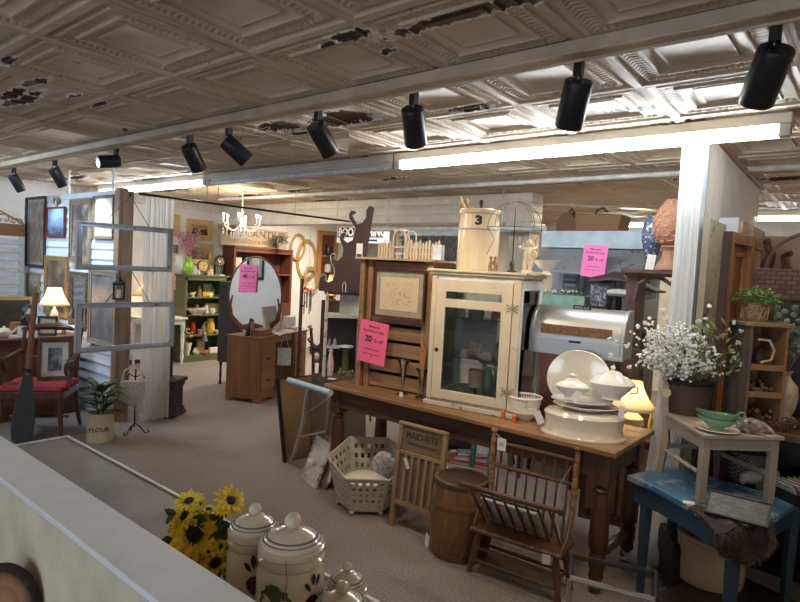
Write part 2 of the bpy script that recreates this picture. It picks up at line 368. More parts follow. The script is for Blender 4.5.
tubefix(-8.1,-5.57,FY,30,'lit fluorescent fixture on the ceiling above the framed pictures, at left')
tubefix(-1.3,1.0,7.9,14,'lit fluorescent tube far back over the booth at right')
tubefix(-3.35,-1.9,8.6,14,'lit fluorescent tube in the far room above the blue shelf')
b=B().cyl((-7.6,4.97,CEIL-.03),(3,4.97,CEIL-.03),.022); solo(b,'ceiling_conduit',P((.62,.6,.57),.5),'long pale ceiling conduit running behind the fluorescent fixtures','conduit')
solo(B().cyl((-3.6,6.0,CEIL-.05),(-1.6,7.6,CEIL-.05),.02),'ceiling_pipe',P((.6,.55,.48),.5),'pale pipe running away along the far ceiling','pipe')
# ------------------------------------------------------------ track and spotlights
TY=2.235
t=thing('lighting_track','thin black lighting track fixed behind the ceiling beam','lighting track',(-3.2,TY,CEIL-.02))
B().bb(-4.6,3.4,-.017,.017,-.018,0).build('rail',BLACK,t)
cans=[(14,165,(19,186),0),(55,158,(54,170),0),(116,150,(109,166),1),(190,135,(195,165),0),(229,130,(222,146),0),(318,116,(312,148),0),(414,97,(404,135),0),(579,66,(572,128),0),(775,38,(772,110),0)]
aims=[((.25,.25,-1)),((.2,.2,-1)),(-.75,-.62,-.33),((.25,.15,-1)),((.75,.5,-.75)),((.5,.3,-.85)),((.22,.15,-1)),((-.02,.15,-1)),((.02,.3,-1))]
cfh=Vector((cf.x,cf.y,0)).normalized()
aims=[tuple(cr0*x+cfh*y-Vector((0,0,z))) for x,y,z in((.35,.5,1),(.35,.5,1),(-.85,-.75,.22),(.32,.75,1),(.85,.35,.75),(.55,.62,.9),(.18,.70,1),(-.03,.62,1),(.10,.80,.95))]
labs=['black cylinder track spotlight, farthest left near the picture edge','black track spotlight, second from the left edge','lit track spotlight with a glowing white lens','black track spotlight hanging straight down just right of the lit one','black track spotlight tilted sideways with a warm rim, right of the straight one','black track spotlight tilted right under the rusty ceiling patch','black track spotlight above the left end of the bright tube','black track spotlight hanging straight over the bright fluorescent tube','largest black track spotlight, at the far right']
for i,((px,py,ctr,lit),aim) in enumerate(zip(cans,aims)):
    z0=CEIL-.038; p=PY(px,py,TY); p.z=z0
    t=thing('track_spotlight',labs[i],'spotlight',(p.x,TY,z0),0,'black track spotlights on the ceiling')
    k=.92 if i<5 else 1
    B().bb(-.016,.016,-.019,.019,-.06,0).build('adapter',BLACK,t,bev=.003)
    a=Vector(aim).normalized()
    side=a.cross(Vector((0,0,1))).normalized()
    q=Vector((0,0,-.085)); top=q-a*.0+Vector((0,0,-.02)); c0=top-a*.03; c1=top+a*(.135 if i==2 else .155)
    B().cyl((0,0,-.058),tuple(q+Vector((0,0,-.012))),.006).build('stem',CHROME,t)
    rad=.050 if i<3 else .056
    pts=[c0+a*0,c0+a*.004,c0+a*.01,c1-a*.004,c1]; bd=B().tube(pts,[rad-.006,rad-.002,rad,rad,rad-.002],24,caps=False)
    bd.tube([c0,c0+a*.003],rad-.006,24)
    inner=B().tube([c1,c1-a*.03],[rad-.002,rad-.012],24,caps=False)
    bd.v+=inner.v; o=len(bd.v)-len(inner.v); bd.f+=[tuple(x+o for x in f) for f in inner.f]
    for j in range(5):
        w=2*PI*j/5; e=side.cross(a); bd.ball(tuple(c0-a*.001+(side*math.cos(w)+e*math.sin(w))*rad*.7),.004,6)
    bd.build('cylinder_shade',P((.016,.016,.02),.38,bump=.03),t)
    cc=(.95,.97,1.0) if lit else (1,.78,.5)
    B().tube([c1-a*.028,c1-a*.024],rad-.012,20).build('lens',EM(cc,40 if lit else 7),t,label='glowing lens' if lit else None)
    if 1:
        sp=bpy.data.lights.new('spot','SPOT'); cool=i<3; sp.energy=(14,30,26)[i] if cool else 16; sp.color=(.70,.84,1) if cool else (1,.83,.64); sp.spot_size=R(95); sp.spot_blend=.7; sp.shadow_soft_size=.04
        lo=bpy.data.objects.new('spot_lamp',sp); COL.objects.link(lo); lo.parent=t; lo.location=c1+a*.006; lo.rotation_euler=(a if not cool else Vector(((.15,.5,-.9),(.1,.5,-.75),(-.9,.38,-.5))[i]).normalized()).to_track_quat('-Z','Y').to_euler()
# ------------------------------------------------------------ room light out of view: daylight at the windows, unseen area lamps added under the ceiling
def area(loc,rot,sx,sy,e,c):
    a=bpy.data.lights.new('a','AREA'); a.shape='RECTANGLE'; a.size=sx; a.size_y=sy; a.energy=e; a.color=c
    o=bpy.data.objects.new('area_lamp',a); COL.objects.link(o); o.location=loc; o.rotation_euler=rot; return o
area((-1.9,-2.93,1.5),(R(-90),0,PI),1.3,1.0,17,(.74,.86,1))
area((.9,-2.93,1.5),(R(-90),0,PI),1.3,1.0,17,(.74,.86,1))
area((1.8,1.4,CEIL-.06),(0,0,0),1.2,.2,12,(1,.86,.68))  # unseen warm fill added on the camera side
area((-6.7,.9,CEIL-.06),(R(42),0,0),1.4,.2,30,(.62,.80,1))  # unseen cool area lamp added to brighten the booth siding
area((-4.2,.2,CEIL-.06),(0,0,0),.2,1.2,7,(1,.80,.58))
area((-7.2,6.6,CEIL-.06),(0,0,0),.3,1.2,88,(1,.88,.74))
area((-2.6,7.0,CEIL-.06),(0,0,0),1.2,.2,45,(1,.80,.55))
area((-1.0,6.2,CEIL-.3),(0,0,0),1.2,.3,14,(1,.74,.45))
area((1.2,4.8,CEIL-.06),(0,0,0),.8,.3,12,(1,.78,.5))
def bulb(loc,e,c=(1,.77,.50),r=.03):
    a=bpy.data.lights.new('b','POINT'); a.energy=e; a.color=c; a.shadow_soft_size=r; o=bpy.data.objects.new('bulb_lamp',a); COL.objects.link(o); o.location=loc; return o
w=bpy.data.worlds.new('w'); sc.world=w; w.use_nodes=True; w.node_tree.nodes['Background'].inputs[0].default_value=(.5,.6,.7,1); w.node_tree.nodes['Background'].inputs[1].default_value=.03
sc.view_settings.view_transform='Standard'; sc.view_settings.look='None'; sc.view_settings.gamma=1; sc.view_settings.exposure=.47
# ============================================================ long pine table and what stands on it
TZ=.78; TX0,TX1,TYa,TYb=-3.1,-.98,2.95,3.6
t=thing('farm_table','long worn pine farm table with turned legs in the middle of the shop','table',((TX0+TX1)/2,(TYa+TYb)/2,0))
hx=(TX1-TX0)/2; hy=(TYb-TYa)/2
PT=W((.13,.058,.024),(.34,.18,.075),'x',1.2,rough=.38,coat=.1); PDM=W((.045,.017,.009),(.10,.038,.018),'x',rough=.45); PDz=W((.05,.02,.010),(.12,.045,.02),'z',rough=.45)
bb=B()
for i in range(5): bb.bb(-hx,hx,-hy+i*hy*.4,-hy+(i+1)*hy*.4-.002,TZ-.028,TZ)
bb.build('tabletop',PT,t,bev=.004)
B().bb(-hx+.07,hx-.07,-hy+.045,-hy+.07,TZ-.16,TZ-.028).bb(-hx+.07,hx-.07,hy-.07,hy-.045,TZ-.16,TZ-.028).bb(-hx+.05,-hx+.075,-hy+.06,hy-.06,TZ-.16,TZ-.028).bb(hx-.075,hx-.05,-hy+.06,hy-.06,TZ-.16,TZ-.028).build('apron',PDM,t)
legp=[(.028,.0),(.036,.03),(.03,.06),(.04,.085),(.034,.11),(.042,.14),(.042,.2),(.036,.215),(.048,.24),(.05,.30),(.047,.40),(.04,.50),(.032,.535),(.045,.55),(.032,.565),(.05,.585)]
for sx in(-1,1):
    for sy in(-1,1):
        x,y=sx*(hx-.085),sy*(hy-.085)
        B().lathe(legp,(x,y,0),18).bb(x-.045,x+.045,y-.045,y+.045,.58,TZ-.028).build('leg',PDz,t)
for sx in(-1,1):
    x=sx*(hx-.085); B().tube([(x,-hy+.1,.18),(x,-hy+.2,.18),(x,0,.18),(x,hy-.2,.18),(x,hy-.1,.18)],[.013,.022,.026,.022,.013],12).build('stretcher',P((.10,.09,.085),.35,.3),t)
# ---- glazed cabinet
c0=G(427,403,TZ); c1=G(514,419,TZ); d=(c1-c0); d.z=0; cw=d.length; rz=math.atan2(d.y,d.x)
PC=CH((.64,.54,.38),(.22,.13,.07),.33,11,.55); PCW=CH((.70,.72,.68),(.25,.18,.12),.33,11,.5)
cab=thing('display_cabinet','chippy cream cabinet with glass door standing on the pine table','cabinet',(c0+d/2),rz); 
cd=.40; ch=.83; x0,x1=-cw/2,cw/2; st=.045
B().bb(x0-.02,x1+.02,-.02,cd+.02,0,.03).bb(x0-.008,x1+.008,-.008,cd+.008,.03,.045).build('base',CH((.60,.54,.42),(.2,.12,.07),.42,14),cab,bev=.004)
B().bb(x0-.035,x1+.035,-.035,cd+.035,ch+.03,ch+.045).bb(x0-.02,x1+.02,-.02,cd+.02,ch+.012,ch+.03).bb(x0,x1,0,cd,ch,ch+.012).build('cornice',PC,cab,bev=.003)
q=B()
for x in(x0+.02,x1-.02):
    for y in (.02,cd-.02): q.box((x,y,.045+(ch-.045)/2),(.04,.04,ch-.045))
q.bb(x0,x1,0,.035,ch-.06,ch).bb(x0,x1,cd-.035,cd,ch-.06,ch).bb(x0,x0+.035,0,cd,ch-.06,ch).bb(x1-.035,x1,0,cd,ch-.06,ch)
q.bb(x0,x1,cd-.035,cd,.045,.08).bb(x1-.035,x1,0,cd,.045,.08).bb(x0,x0+.035,0,cd,.045,.08)
q.build('carcass',PCW,cab,bev=.003)
door=B().bb(x0+.035,x0+.10,-.022,0,.05,ch-.02).bb(x1-.115,x1-.05,-.022,0,.05,ch-.02).bb(x0+.1,x1-.115,-.022,0,.05,.11).bb(x0+.1,x1-.115,-.022,0,.635,.69).bb(x0+.1,x1-.115,-.022,0,.735,ch-.02).build('door',PC,cab,bev=.003)
for a_,b_ in((x1-.045,x1),(x0,x0+.032)): B().bb(a_,b_,-.02,0,.045,ch).build('front_stile',PC,cab,bev=.003)
B().bb(x0+.1,x1-.115,-.012,-.010,.11,.635).build('pane',GL(),door)
B().bb(x0+.1,x1-.115,-.012,-.010,.69,.735).build('pane',GL(),door)
for z in(.16,.66):
    q=B().cyl((x1-.047,-.026,z-.03),(x1-.047,-.026,z+.03),.005)
    for s in(-1,1):
        for e in(-1,0,1): q.tube([(x1-.047,-.024,z),(x1-.047+s*.02,-.024,z+e*.012),(x1-.047+s*.036,-.024,z+e*.022)],[.004,.003,.005],6)
    q.build('hinge',P((.30,.24,.17),.6),door)
B().lathe([(.012,0),(.014,.004),(.006,.01),(.002,.012)],(0,0,0),12).build('keyhole_plate',IRON,door,loc=(x0+.06,-.022,.36),rot=(PI/2,0,0))
B().bb(x1-.012,x1-.009,.04,cd-.04,.08,ch-.06).build('side_pane',GL(),cab)
B().bb(x0+.009,x0+.012,.04,cd-.04,.08,ch-.06).build('side_pane',GL(),cab)
B().bb(x0+.04,x1-.04,cd-.014,cd-.011,.08,ch-.06).build('back_pane',GL(),cab)
for z in(.32,.57): B().bb(x0+.02,x1-.02,.01,cd-.03,z,z+.006).build('glass_shelf',GL((.96,.98,.98),.03,.1),cab)
def inc(x,y,z): return cab.matrix_basis@Vector((x,y,z))
bpy.context.view_layer.update()
def onc(x,y,z):
    v=Matrix.Translation(c0+d/2)@Matrix.Rotation(rz,4,'Z')@Vector((x,y,z)); return v
# contents
solo(B().lathe([(.04,0),(.05,.01),(.065,.06),(.06,.09),(.055,.09),(.045,.02),(.0,.015)],n=20),'stoneware_bowl',P((.22,.22,.20),.6,s=40,var=.5),'speckled grey pot on the floor of the glazed cabinet','bowl',onc(-.09,.1,.046))
def jar(loc,r,h,mt,label,name='glass_jar',cat='jar',group=None):
    return solo(B().lathe([(r*.9,0),(r,h*.1),(r,h*.7),(r*.6,h*.82),(r*.65,h),(r*.55,h),(r*.5,h*.8),(0,h*.78)],n=16),name,mt,label,cat,loc,group=group)
jar(onc(.06,.14,.046),.035,.22,P((.16,.20,.16),.3),'tall green-grey cylinder jar inside the glazed cabinet')
jar(onc(.0,.2,.046),.03,.08,P((.55,.58,.6),.2,coat=.5),'small pale glass dish on the cabinet floor, behind the speckled pot')
jar(onc(-.14,.24,.046),.03,.05,P((.6,.6,.58),.3),'low white dish in the back corner of the cabinet floor')
solo(B().lathe([(.05,0),(.06,.012),(.062,.05),(.05,.06),(.0,.062)],n=16),'amber_dish',P((.28,.17,.05),.3),'low amber lidded dish at the right of the cabinet floor','dish',onc(.10,.07,.046))
# wall lamp shade on the lower shelf (peach)
sh=thing('shell','pink-brown split conch shell on the lower glass shelf','shell',onc(-.05,.16,.326))
B().tube([(-.06,0,.0),(-.03,0,.03),(.02,0,.04),(.06,0,.02)],[.006,.035,.03,.005],10).build('whorl',P((.5,.3,.2),.4),sh)
for k in range(5): 
    pass
q=B()
for k in range(4): q.tube([(-.02+k*.018,0,.05),(-.03+k*.025,-.01,.09)],[.012,.001],6)
q.build('spikes',P((.62,.48,.36),.5),sh)
solo(B().lathe([(.045,0),(.045,.11),(.043,.11),(.043,0)],n=20),'votive_shade',P((.75,.42,.22),.5),'peach cylinder candle shade low in the glazed cabinet','shade',onc(-.0,.08,.14))
solo(B().bb(-.05,.05,-.03,.03,0,.003).cyl((0,0,.003),(0,0,.1),.012),'shade_stand',IRON,'dark stand holding the peach candle shade','stand',onc(-.0,.08,.046-.0))
bk=thing('trinket_basket','small dark lidded trinket basket on the upper glass shelf','basket',onc(-.04,.12,.576))
B().lathe([(.05,0),(.06,.03),(.055,.045),(.03,.055),(0,.06)],n=16,sy=.6).build('body',WV((.05,.04,.03),(.22,.17,.10),300,300),bk); B().tube([(-.05,0,.05),(0,0,.07),(.05,0,.05)],.004,6).build('handle',P((.1,.07,.04)),bk)
jar(onc(.08,.12,.576),.016,.05,P((.25,.12,.05),.2,coat=.5),'little amber bottle beside the trinket basket','bottle','bottle')
jar(onc(-.13,.12,.576),.02,.045,P((.4,.42,.45),.2,coat=.5),'little clear glass cup at the left of the upper glass shelf','cup','cup')
q=thing('pierced_vase','square pale yellow vase with round holes, behind the right glass','vase',onc(.17,.2,.576))
B().bb(-.045,.045,-.03,.03,0,.095).bb(-.012,.012,-.012,.012,.095,.125).build('body',P((.55,.52,.35),.5),q,bev=.01)
qq=B()
for a in range(4):
    for c in range(4): qq.lathe([(0,0),(.0075,0),(.0075,.002),(0,.002)],n=8); 
dots=B()
for a in range(4):
    for c in range(4): dots.tube([(-.03+a*.02,-.031,.016+c*.02),(-.03+a*.02,-.0295,.016+c*.02)],.006,8)
dots.build('holes',BLACK,q)
solo(B().ball((0,0,.028),.028,12),'glass_apple',P((.5,.06,.05),.2,coat=.6),'red glass apple behind the right glass of the cabinet','ornament',onc(.1,.1,.576))
solo(B().lathe([(.035,0),(.045,.03),(.04,.06),(.015,.075),(.02,.10),(0,.11)],n=16),'brown_jug',P((.22,.11,.07),.3),'brown ribbed jug behind the right glass, middle shelf','jug',onc(.13,.1,.326))
solo(B().lathe([(.06,0),(.075,.02),(.07,.035),(.0,.03)],n=18),'pewter_dish',P((.3,.28,.26),.35,.4),'shallow dark dish behind the right glass, on the lower shelf','dish',onc(.14,.24,.326))
solo(B().tube([(0,0,0),(.01,0,.05),(-.01,0,.09),(.02,0,.14)],[.03,.025,.02,.008],10),'owl_figure',P((.25,.22,.2),.6,s=40,var=.6),'mottled grey bird figure behind the right glass','figurine',onc(.18,.3,.34))
s=thing('toy_stool','small green turned-leg stool seen through the right glass','stool',onc(.12,.26,.046))
B().lathe([(.07,.0),(.075,.012),(.0,.014)],(0,0,.19),18).build('seat',P((.07,.22,.15),.5),s)
for w in(45,165,285): B().tube([(.05*math.cos(R(w)),.05*math.sin(R(w)),.19),(.065*math.cos(R(w)),.065*math.sin(R(w)),.1),(.075*math.cos(R(w)),.075*math.sin(R(w)),0)],[.008,.015,.007],8).build('leg',P((.05,.18,.13),.5),s)
# on top of the cabinet
TOPZ=ch+.046
# 3-gallon crock
cr_=PD(478,268,onc(-.0,.2,TOPZ)); 
def ontop(px,y): # point on the cabinet top at pixel column px, local depth y
    best=min(range(-40,41),key=lambda i:abs(pxof(onc(i*.01,y,TOPZ))-px)); return onc(best*.01,y,TOPZ)
def pxof(p):
    v=Vector(p)-CP; return 400+F*v.dot(cr)/v.dot(cf)
def pyof(p):
    v=Vector(p)-CP; return 301-F*v.dot(cu)/v.dot(cf)
p=ontop(477,.2); s=mm(p)
ck=thing('stoneware_crock','large cream stoneware crock marked 3 on the glazed cabinet','crock',p,facing(p))
r=20.5*s; h=60*s
B().lathe([(r*.98,0),(r,.01),(r*1.0,h*.2),(r*1.0,h*.62),(r*.97,h*.75),(r*.93,h*.88),(r*.93,h*.92),(r*1.0,h*.93),(r*1.01,h*.99),(r*.98,h),(r*.87,h),(r*.86,h*.9),(r*.9,h*.1),(0,.02)],n=48).build('body',P((.64,.51,.33),.22,var=.08,s=5,coat=.5,bump=.02),ck)
B().lathe([(r*1.003,h*.655),(r*1.003,h*.675)],n=48).build('blue_band',P((.18,.24,.33),.3),ck,solid=.0012)
q=text('number',"3",.075,P((.01,.01,.03),.3),ck,(-.005,-r*.965,h*.80),(PI/2-.08,0,0),.003,1.3,.004)
for k,(x,y,dx,dy,dz) in enumerate(((-.055,0,-.085,.0,.075),(-.035,.04,-.06,.0,.06),(.02,.0,-.02,0,.05))):
    q=thing('rolling_pin',['wooden rolling pin leaning out of the crock, longest one','wooden rolling pin in the crock, just behind the longest','dark-tipped wooden pin standing near the middle of the crock'][k],'rolling pin',p+Vector((0,0,0)),facing(p),'rolling pins in the crock')
    a=Vector((x*.4,y,h*.55)); e=Vector((x+dx*.75,y,h+.035-.01*k)); dd=(e-a).normalized(); e2=e+dd*.05
    B().cyl(a,e,.017).build('roller',PINEz,q); B().tube([e,e+dd*.012,e2-dd*.02,e2],[.008,.008,.014,.010],10).build('handle',P((.45,.28,.15),.5) if k<2 else BLACK,q)
# brown figurine, finial, cherub, bowl, wire form
p=ontop(493,.03); q=thing('figurine','small brown carved double figure in front of the crock','figurine',p,facing(p)); bq=B()
for s_ in(-1,1): bq.tube([(s_*.012,0,0),(s_*.018,0,.03),(s_*.01,0,.055),(s_*.014,0,.075)],[.016,.012,.014,.004],8).ball((s_*.014,0,.082),.011,8)
bq.tube([(-.02,0,.04),(0,-.01,.05),(.03,0,.03)],.006,6); bq.build('body',P((.28,.15,.07),.4),q)
p=ontop(511,.12); q=thing('wire_dress_form','domed wire cage form standing on the glazed cabinet','wire form',p,facing(p)); s=mm(p)
B().lathe([(.03,0),(.03,.008),(.012,.014),(.012,.04),(.02,.05),(.006,.07)],n=14).build('base',P((.08,.05,.04),.4,.6),q)
B().cyl((0,0,.06),(0,0,.435),.0035).build('pole',IRON,q)
w_=B()
for k in range(4):
    a=PI*k/4; pts=[(.165*math.cos(a)*math.cos(R(t_)),.165*math.sin(a)*math.cos(R(t_)),.27+.165*math.sin(R(t_))) for t_ in range(0,181,15)]; w_.tube(pts,.0018,5,caps=False)
w_.tube([(.165*math.cos(R(t_)),.165*math.sin(R(t_)),.27) for t_ in range(0,360,15)],.0018,5,closed=True)
w_.tube([(.165,0,.27),(.13,0,.2),(.15,0,.10)],.0018,5); w_.tube([(-.165,0,.27),(-.12,0,.2),(-.16,0,.10)],.0018,5)
w_.build('wire_cage',P((.12,.09,.07),.5,.5),q)
p=ontop(526,.05); q=thing('cherub_statue','small cream winged cherub statuette on the cabinet corner','statue',p,facing(p)); bq=B()
bq.lathe([(.035,0),(.035,.015),(.02,.02)],n=12).tube([(-.012,0,.02),(-.014,0,.05),(-.008,0,.085)],[.012,.014,.018],8).tube([(.014,0,.02),(.02,-.01,.05),(.008,0,.085)],[.012,.014,.018],8)
bq.tube([(0,0,.08),(0,0,.12),(0,0,.148),(.002,0,.16)],[.024,.028,.022,.01],10).ball((.004,-.003,.178),(.021,.022,.024),10).tube([(.02,0,.14),(.045,-.01,.125),(.05,-.02,.10)],[.009,.008,.006],6).tube([(-.02,0,.14),(-.04,-.01,.15),(-.03,-.015,.175)],[.009,.008,.006],6)
bq.build('body',P((.68,.58,.40),.5),q)
for s_ in(-1,1): B().leaf((s_*.01,.02,.13),(s_*.8,.3,.55),.06,.04).build('wing',P((.68,.6,.45),.5),q,solid=.006)
p=ontop(546,.24); q=solo(B().lathe([(.03,0),(.02,.02),(.05,.04),(.085,.075),(.095,.085),(.088,.086),(.045,.05),(0,.045)],n=28),'pedestal_bowl',CER,'white scalloped pedestal bowl behind the cherub','bowl',p)
p=ontop(536,-.0); solo(B().box((0,0,.004),(.09,.05,.002),(0,.0,.5)),'price_tag',PAPER,'white price tag lying on the cabinet corner','tag',p,facing(p))
# ---- ribbed wooden crate with framed sketch
k0=G(357,385,TZ); k1=G(424,398,TZ); dd=k1-k0; dd.z=0; kw=dd.length; kz=math.atan2(dd.y,dd.x); kh=(PD(360,259,k0)).z-TZ
CRW=W((.15,.075,.032),(.42,.24,.12),'x',rough=.7); CRZ=W((.15,.075,.032),(.40,.22,.105),'z',rough=.7)
kr=thing('wooden_crate','tall slatted brown wooden crate standing upright on the pine table','crate',k0+dd/2,kz)
for s_ in(-1,1): B().bb(s_*kw/2-.02,s_*kw/2+.02,0,.03,0,kh).bb(s_*(kw/2-.004)-.008,s_*(kw/2-.004)+.008,.03,.26,0,kh).build('side_panel',CRZ,kr,bev=.002)
bq=B(); n=8
for i in range(n): bq.bb(-kw/2,kw/2,.05,.062,i*kh/n+.012,(i+1)*kh/n-.012)
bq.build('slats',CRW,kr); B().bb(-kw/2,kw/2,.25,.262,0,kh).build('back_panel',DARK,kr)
for x_ in(-kw/2+.05,kw/2-.05): B().bb(x_-.02,x_+.02,.03,.05,0,kh).build('batten',CRZ,kr)
B().bb(-kw/2-.045,kw/2+.04,-.04,.27,kh,kh+.014).build('top_board',W((.30,.18,.10),(.5,.35,.2),'x'),kr,bev=.002)
def onk(x,y,z): return Matrix.Translation(k0+dd/2)@Matrix.Rotation(kz,4,'Z')@Vector((x,y,z))
nl=B()
for i in range(9): nl.ball((-kw/2-.003,-.001,.05+i*kh/9.5),.005,6)
nl.build('nail_heads',IRON,kr)
def framed(name,label,w,h,fw,fm,pm,loc,rz=0,mount=0,mm_=None,dep=.025,rx=0,group=None,cat='picture',glass=False,mat2=None,oval=False):
    """origin: back bottom centre, faces local -Y"""
    t=thing(name,label,cat,loc,rz,group,rx)
    b_=B()
    for (d0,d1,y) in ((0,fw*.35,dep),(fw*.35,fw,dep*.7)):
        b_.bb(-w/2+d0,-w/2+d1,-y,0,d0,h-d0).bb(w/2-d1,w/2-d0,-y,0,d0,h-d0).bb(-w/2+d1,w/2-d1,-y,0,d0,d1).bb(-w/2+d1,w/2-d1,-y,0,h-d1,h-d0)
    b_.build('frame',fm,t,smooth=0)
    if mount:
        B().bb(-w/2+fw,w/2-fw,-.006,-.002,fw,h-fw).build('mount',mm_,t,smooth=0)
    k=fw+mount
    B().bb(-w/2+k,w/2-k,-.009,-.004,k,h-k).build('print',pm,t,smooth=0)
    return t
a=PD(373,318,k0); s=mm(k0); fz=(PD(400,318,k0)).z-TZ
framed('framed_sketch','framed pencil sketch with wide grey mount hanging on the crate',.43,.345,.018,MAH,PIC('sketch',((.58,.45,.29),(.38,.28,.18)),1,3),onk(.045,-.001,fz+.01),kz,.04,P((.30,.26,.19),.8,bump=.02))
def sign(name,label,loc,rz,w,h,lines,col,tilt=0,cat='sign',ry=0,rx=0):
    t=thing(name,label,cat,loc,rz,None,rx,ry); bq=B().bb(-w/2,w/2,-.002,0,0,h); bq.build('sheet',col,t,smooth=0)
    for (s_,zz,sz,x,bo) in lines: text('lettering',s_,sz*h,INK,t,(x*w,-.0025,zz*h),ext=.0003,bold=bo*h)
    return t
SL=[("Memorial",.87,.085,0,.001),("BLOWOUT sale!",.76,.085,0,.001),("20",.57,.20,-.16,.006),("% off",.55,.13,.2,.0005),("Jewelry & more",.33,.065,0,0),("excludes already marked items",.22,.040,0,0),("sale",.16,.04,0,0)]
PINK=P((.80,.12,.24),.75,var=.02,bump=0); PINKM=P((.86,.20,.48),.75,var=.02,bump=0)
sp_=PD(374,363,onk(0,-.03,0)); sign('sale_sign','pink 20% off sale sign taped to the crate below the sketch',onk(-.155,-.032,PD(376,361,k0).z-TZ),kz,.245,.30,SL,PINK,ry=R(5))
# miniature picket fence on the crate
fz0=kh+.015
fn=thing('miniature_fence','miniature weathered picket fence with an arbor on the crate top','fence ornament',onk(.06,.03,fz0),kz)
BIR=W((.42,.32,.2),(.62,.52,.38),'z')
for i in range(21):
    x=-.23+i*.0245
    if -.115<x<-.02: continue
    hh=.115+.01*((i*7)%3); B().prism([(x-.0075,0),(x+.0075,0),(x+.0075,hh-.015),(x,hh),(x-.0075,hh-.015)],-.004,.004).build('picket',BIR,fn)
B().bb(-.24,.27,.004,.009,.03,.042).bb(-.24,.27,.004,.009,.075,.087).build('rail',BIR,fn)
B().tube([(-.11,0,0),(-.11,0,.15),(-.095,0,.185),(-.06,0,.20),(-.03,0,.185),(-.012,0,.15),(-.012,0,0)],.006,6).tube([(-.11,.05,0),(-.11,.05,.15),(-.095,.05,.185),(-.06,.05,.20),(-.03,.05,.185),(-.012,.05,.15),(-.012,.05,0)],.006,6).tube([(.0,.0,0),(.0,.0,.15),(.02,.0,.185),(.05,.0,.19),(.075,.0,.17),(.08,.0,0)],.005,6).build('arbor',P((.55,.45,.32),.7),fn)
bq=B().bb(-.11,-.012,0,.05,.19,.2); bq.build('arbor_roof',P((.6,.62,.6),.6),fn)
solo(B().bb(-.028,.028,-.001,.001,0,.075),'price_card',PAPER,'white price card propped at the left end of the picket fence','card',onk(-.30,-.03,fz0+.02),kz)
solo(B().bb(-.028,-.022,-.001,.001,0,.02).bb(.022,.028,-.001,.001,0,.02),'card_stand',CARD,'little stand under the white price card','stand',onk(-.30,-.03,fz0),kz)
solo(B().bb(-.03,.03,-.02,.03,0,.10).bb(-.033,.033,-.022,-.02,.08,.10),'white_box',P((.6,.66,.70),.6),'small white slatted box at the right end of the picket fence','box',onk(.335,.0,fz0),kz,bev=.002)
# trumpet glass vases
def vase(px,py,h,label,fill=None):
    p=G(px,py,TZ); t=solo(B().lathe([(.042,0),(.040,.004),(.012,.02),(.006,.04),(.012,.05),(.010,.07),(.016,h*.5),(.024,h*.8),(.045,h),(.043,h),(.021,h*.8),(.013,h*.5),(.004,.075)],n=20,),'trumpet_vase',GL((.96,.97,.97),.10,.12),label,'vase',p,group='fluted glass vases on the table'); return p
vase(402,394,.24,'fluted clear glass trumpet vase standing by the pink sale sign')
p=vase(421,398,.20,'clear glass vase with orange sticks against the glazed cabinet')
q=thing('stick_bundle','bundle of orange cinnamon-coloured sticks in the glass vase','sticks',p)
for i in range(7): B().cyl((random.uniform(-.006,.006),random.uniform(-.006,.006),.09),((i-3)*.008,random.uniform(-.008,.008),.36+random.uniform(-.03,.03)),.0038,n=6).build('stick',P((.50,.20,.05),.6),q)
solo(B().bb(-.012,.012,-.001,.001,0,.03),'vase_tag',PAPER,'tiny white tag leaning on the first trumpet vase','tag',G(404,396,TZ)+Vector((0,-.03,0)),.5)
# lattice bowls and orange shakers
p=G(524,419,TZ)
solo(B().lathe([(.045,0),(.05,.01),(.085,.045),(.09,.05),(.08,.05),(.04,.015),(0,.012)],n=28),'footed_bowl',CER,'white footed bowl under the lattice basket bowl','bowl',p)
q=thing('lattice_basket','white woven lattice ceramic basket stacked on the footed bowl','basket',p+Vector((0,0,.047)))
bq=B()
for i in range(44):
    for s_ in(-1,1):
        a=2*PI*i/44; bq.tube([((.078+.017*t_/3)*math.cos(a+s_*t_*.05),(.078+.017*t_/3)*math.sin(a+s_*t_*.05),.006+t_*.026) for t_ in range(4)],.0028,5,caps=False)
bq.build('lattice_wall',CER,q); B().tube([(.097*math.cos(2*PI*i/30),.097*math.sin(2*PI*i/30),.09) for i in range(30)],.007,8,closed=True).build('rim',CER,q); B().lathe([(0,0),(.078,0),(.08,.01),(0,.008)],n=30).build('bottom',CER,q)
for k,(px,py) in enumerate(((503,418),(514,422))):
    q=thing('orange_shaker',['small orange shaker nearest the cabinet corner','small orange shaker in front of the lattice bowls'][k],'shaker',G(px,py,TZ),0,'orange shakers')
    B().lathe([(.014,0),(.015,.004),(.010,.02),(.012,.028)],n=14).build('body',P((.75,.10,.02),.25,coat=.5),q); B().lathe([(.012,.028),(.013,.036),(.006,.046),(0,.047)],n=14).build('cap',P((.65,.08,.02),.3),q)
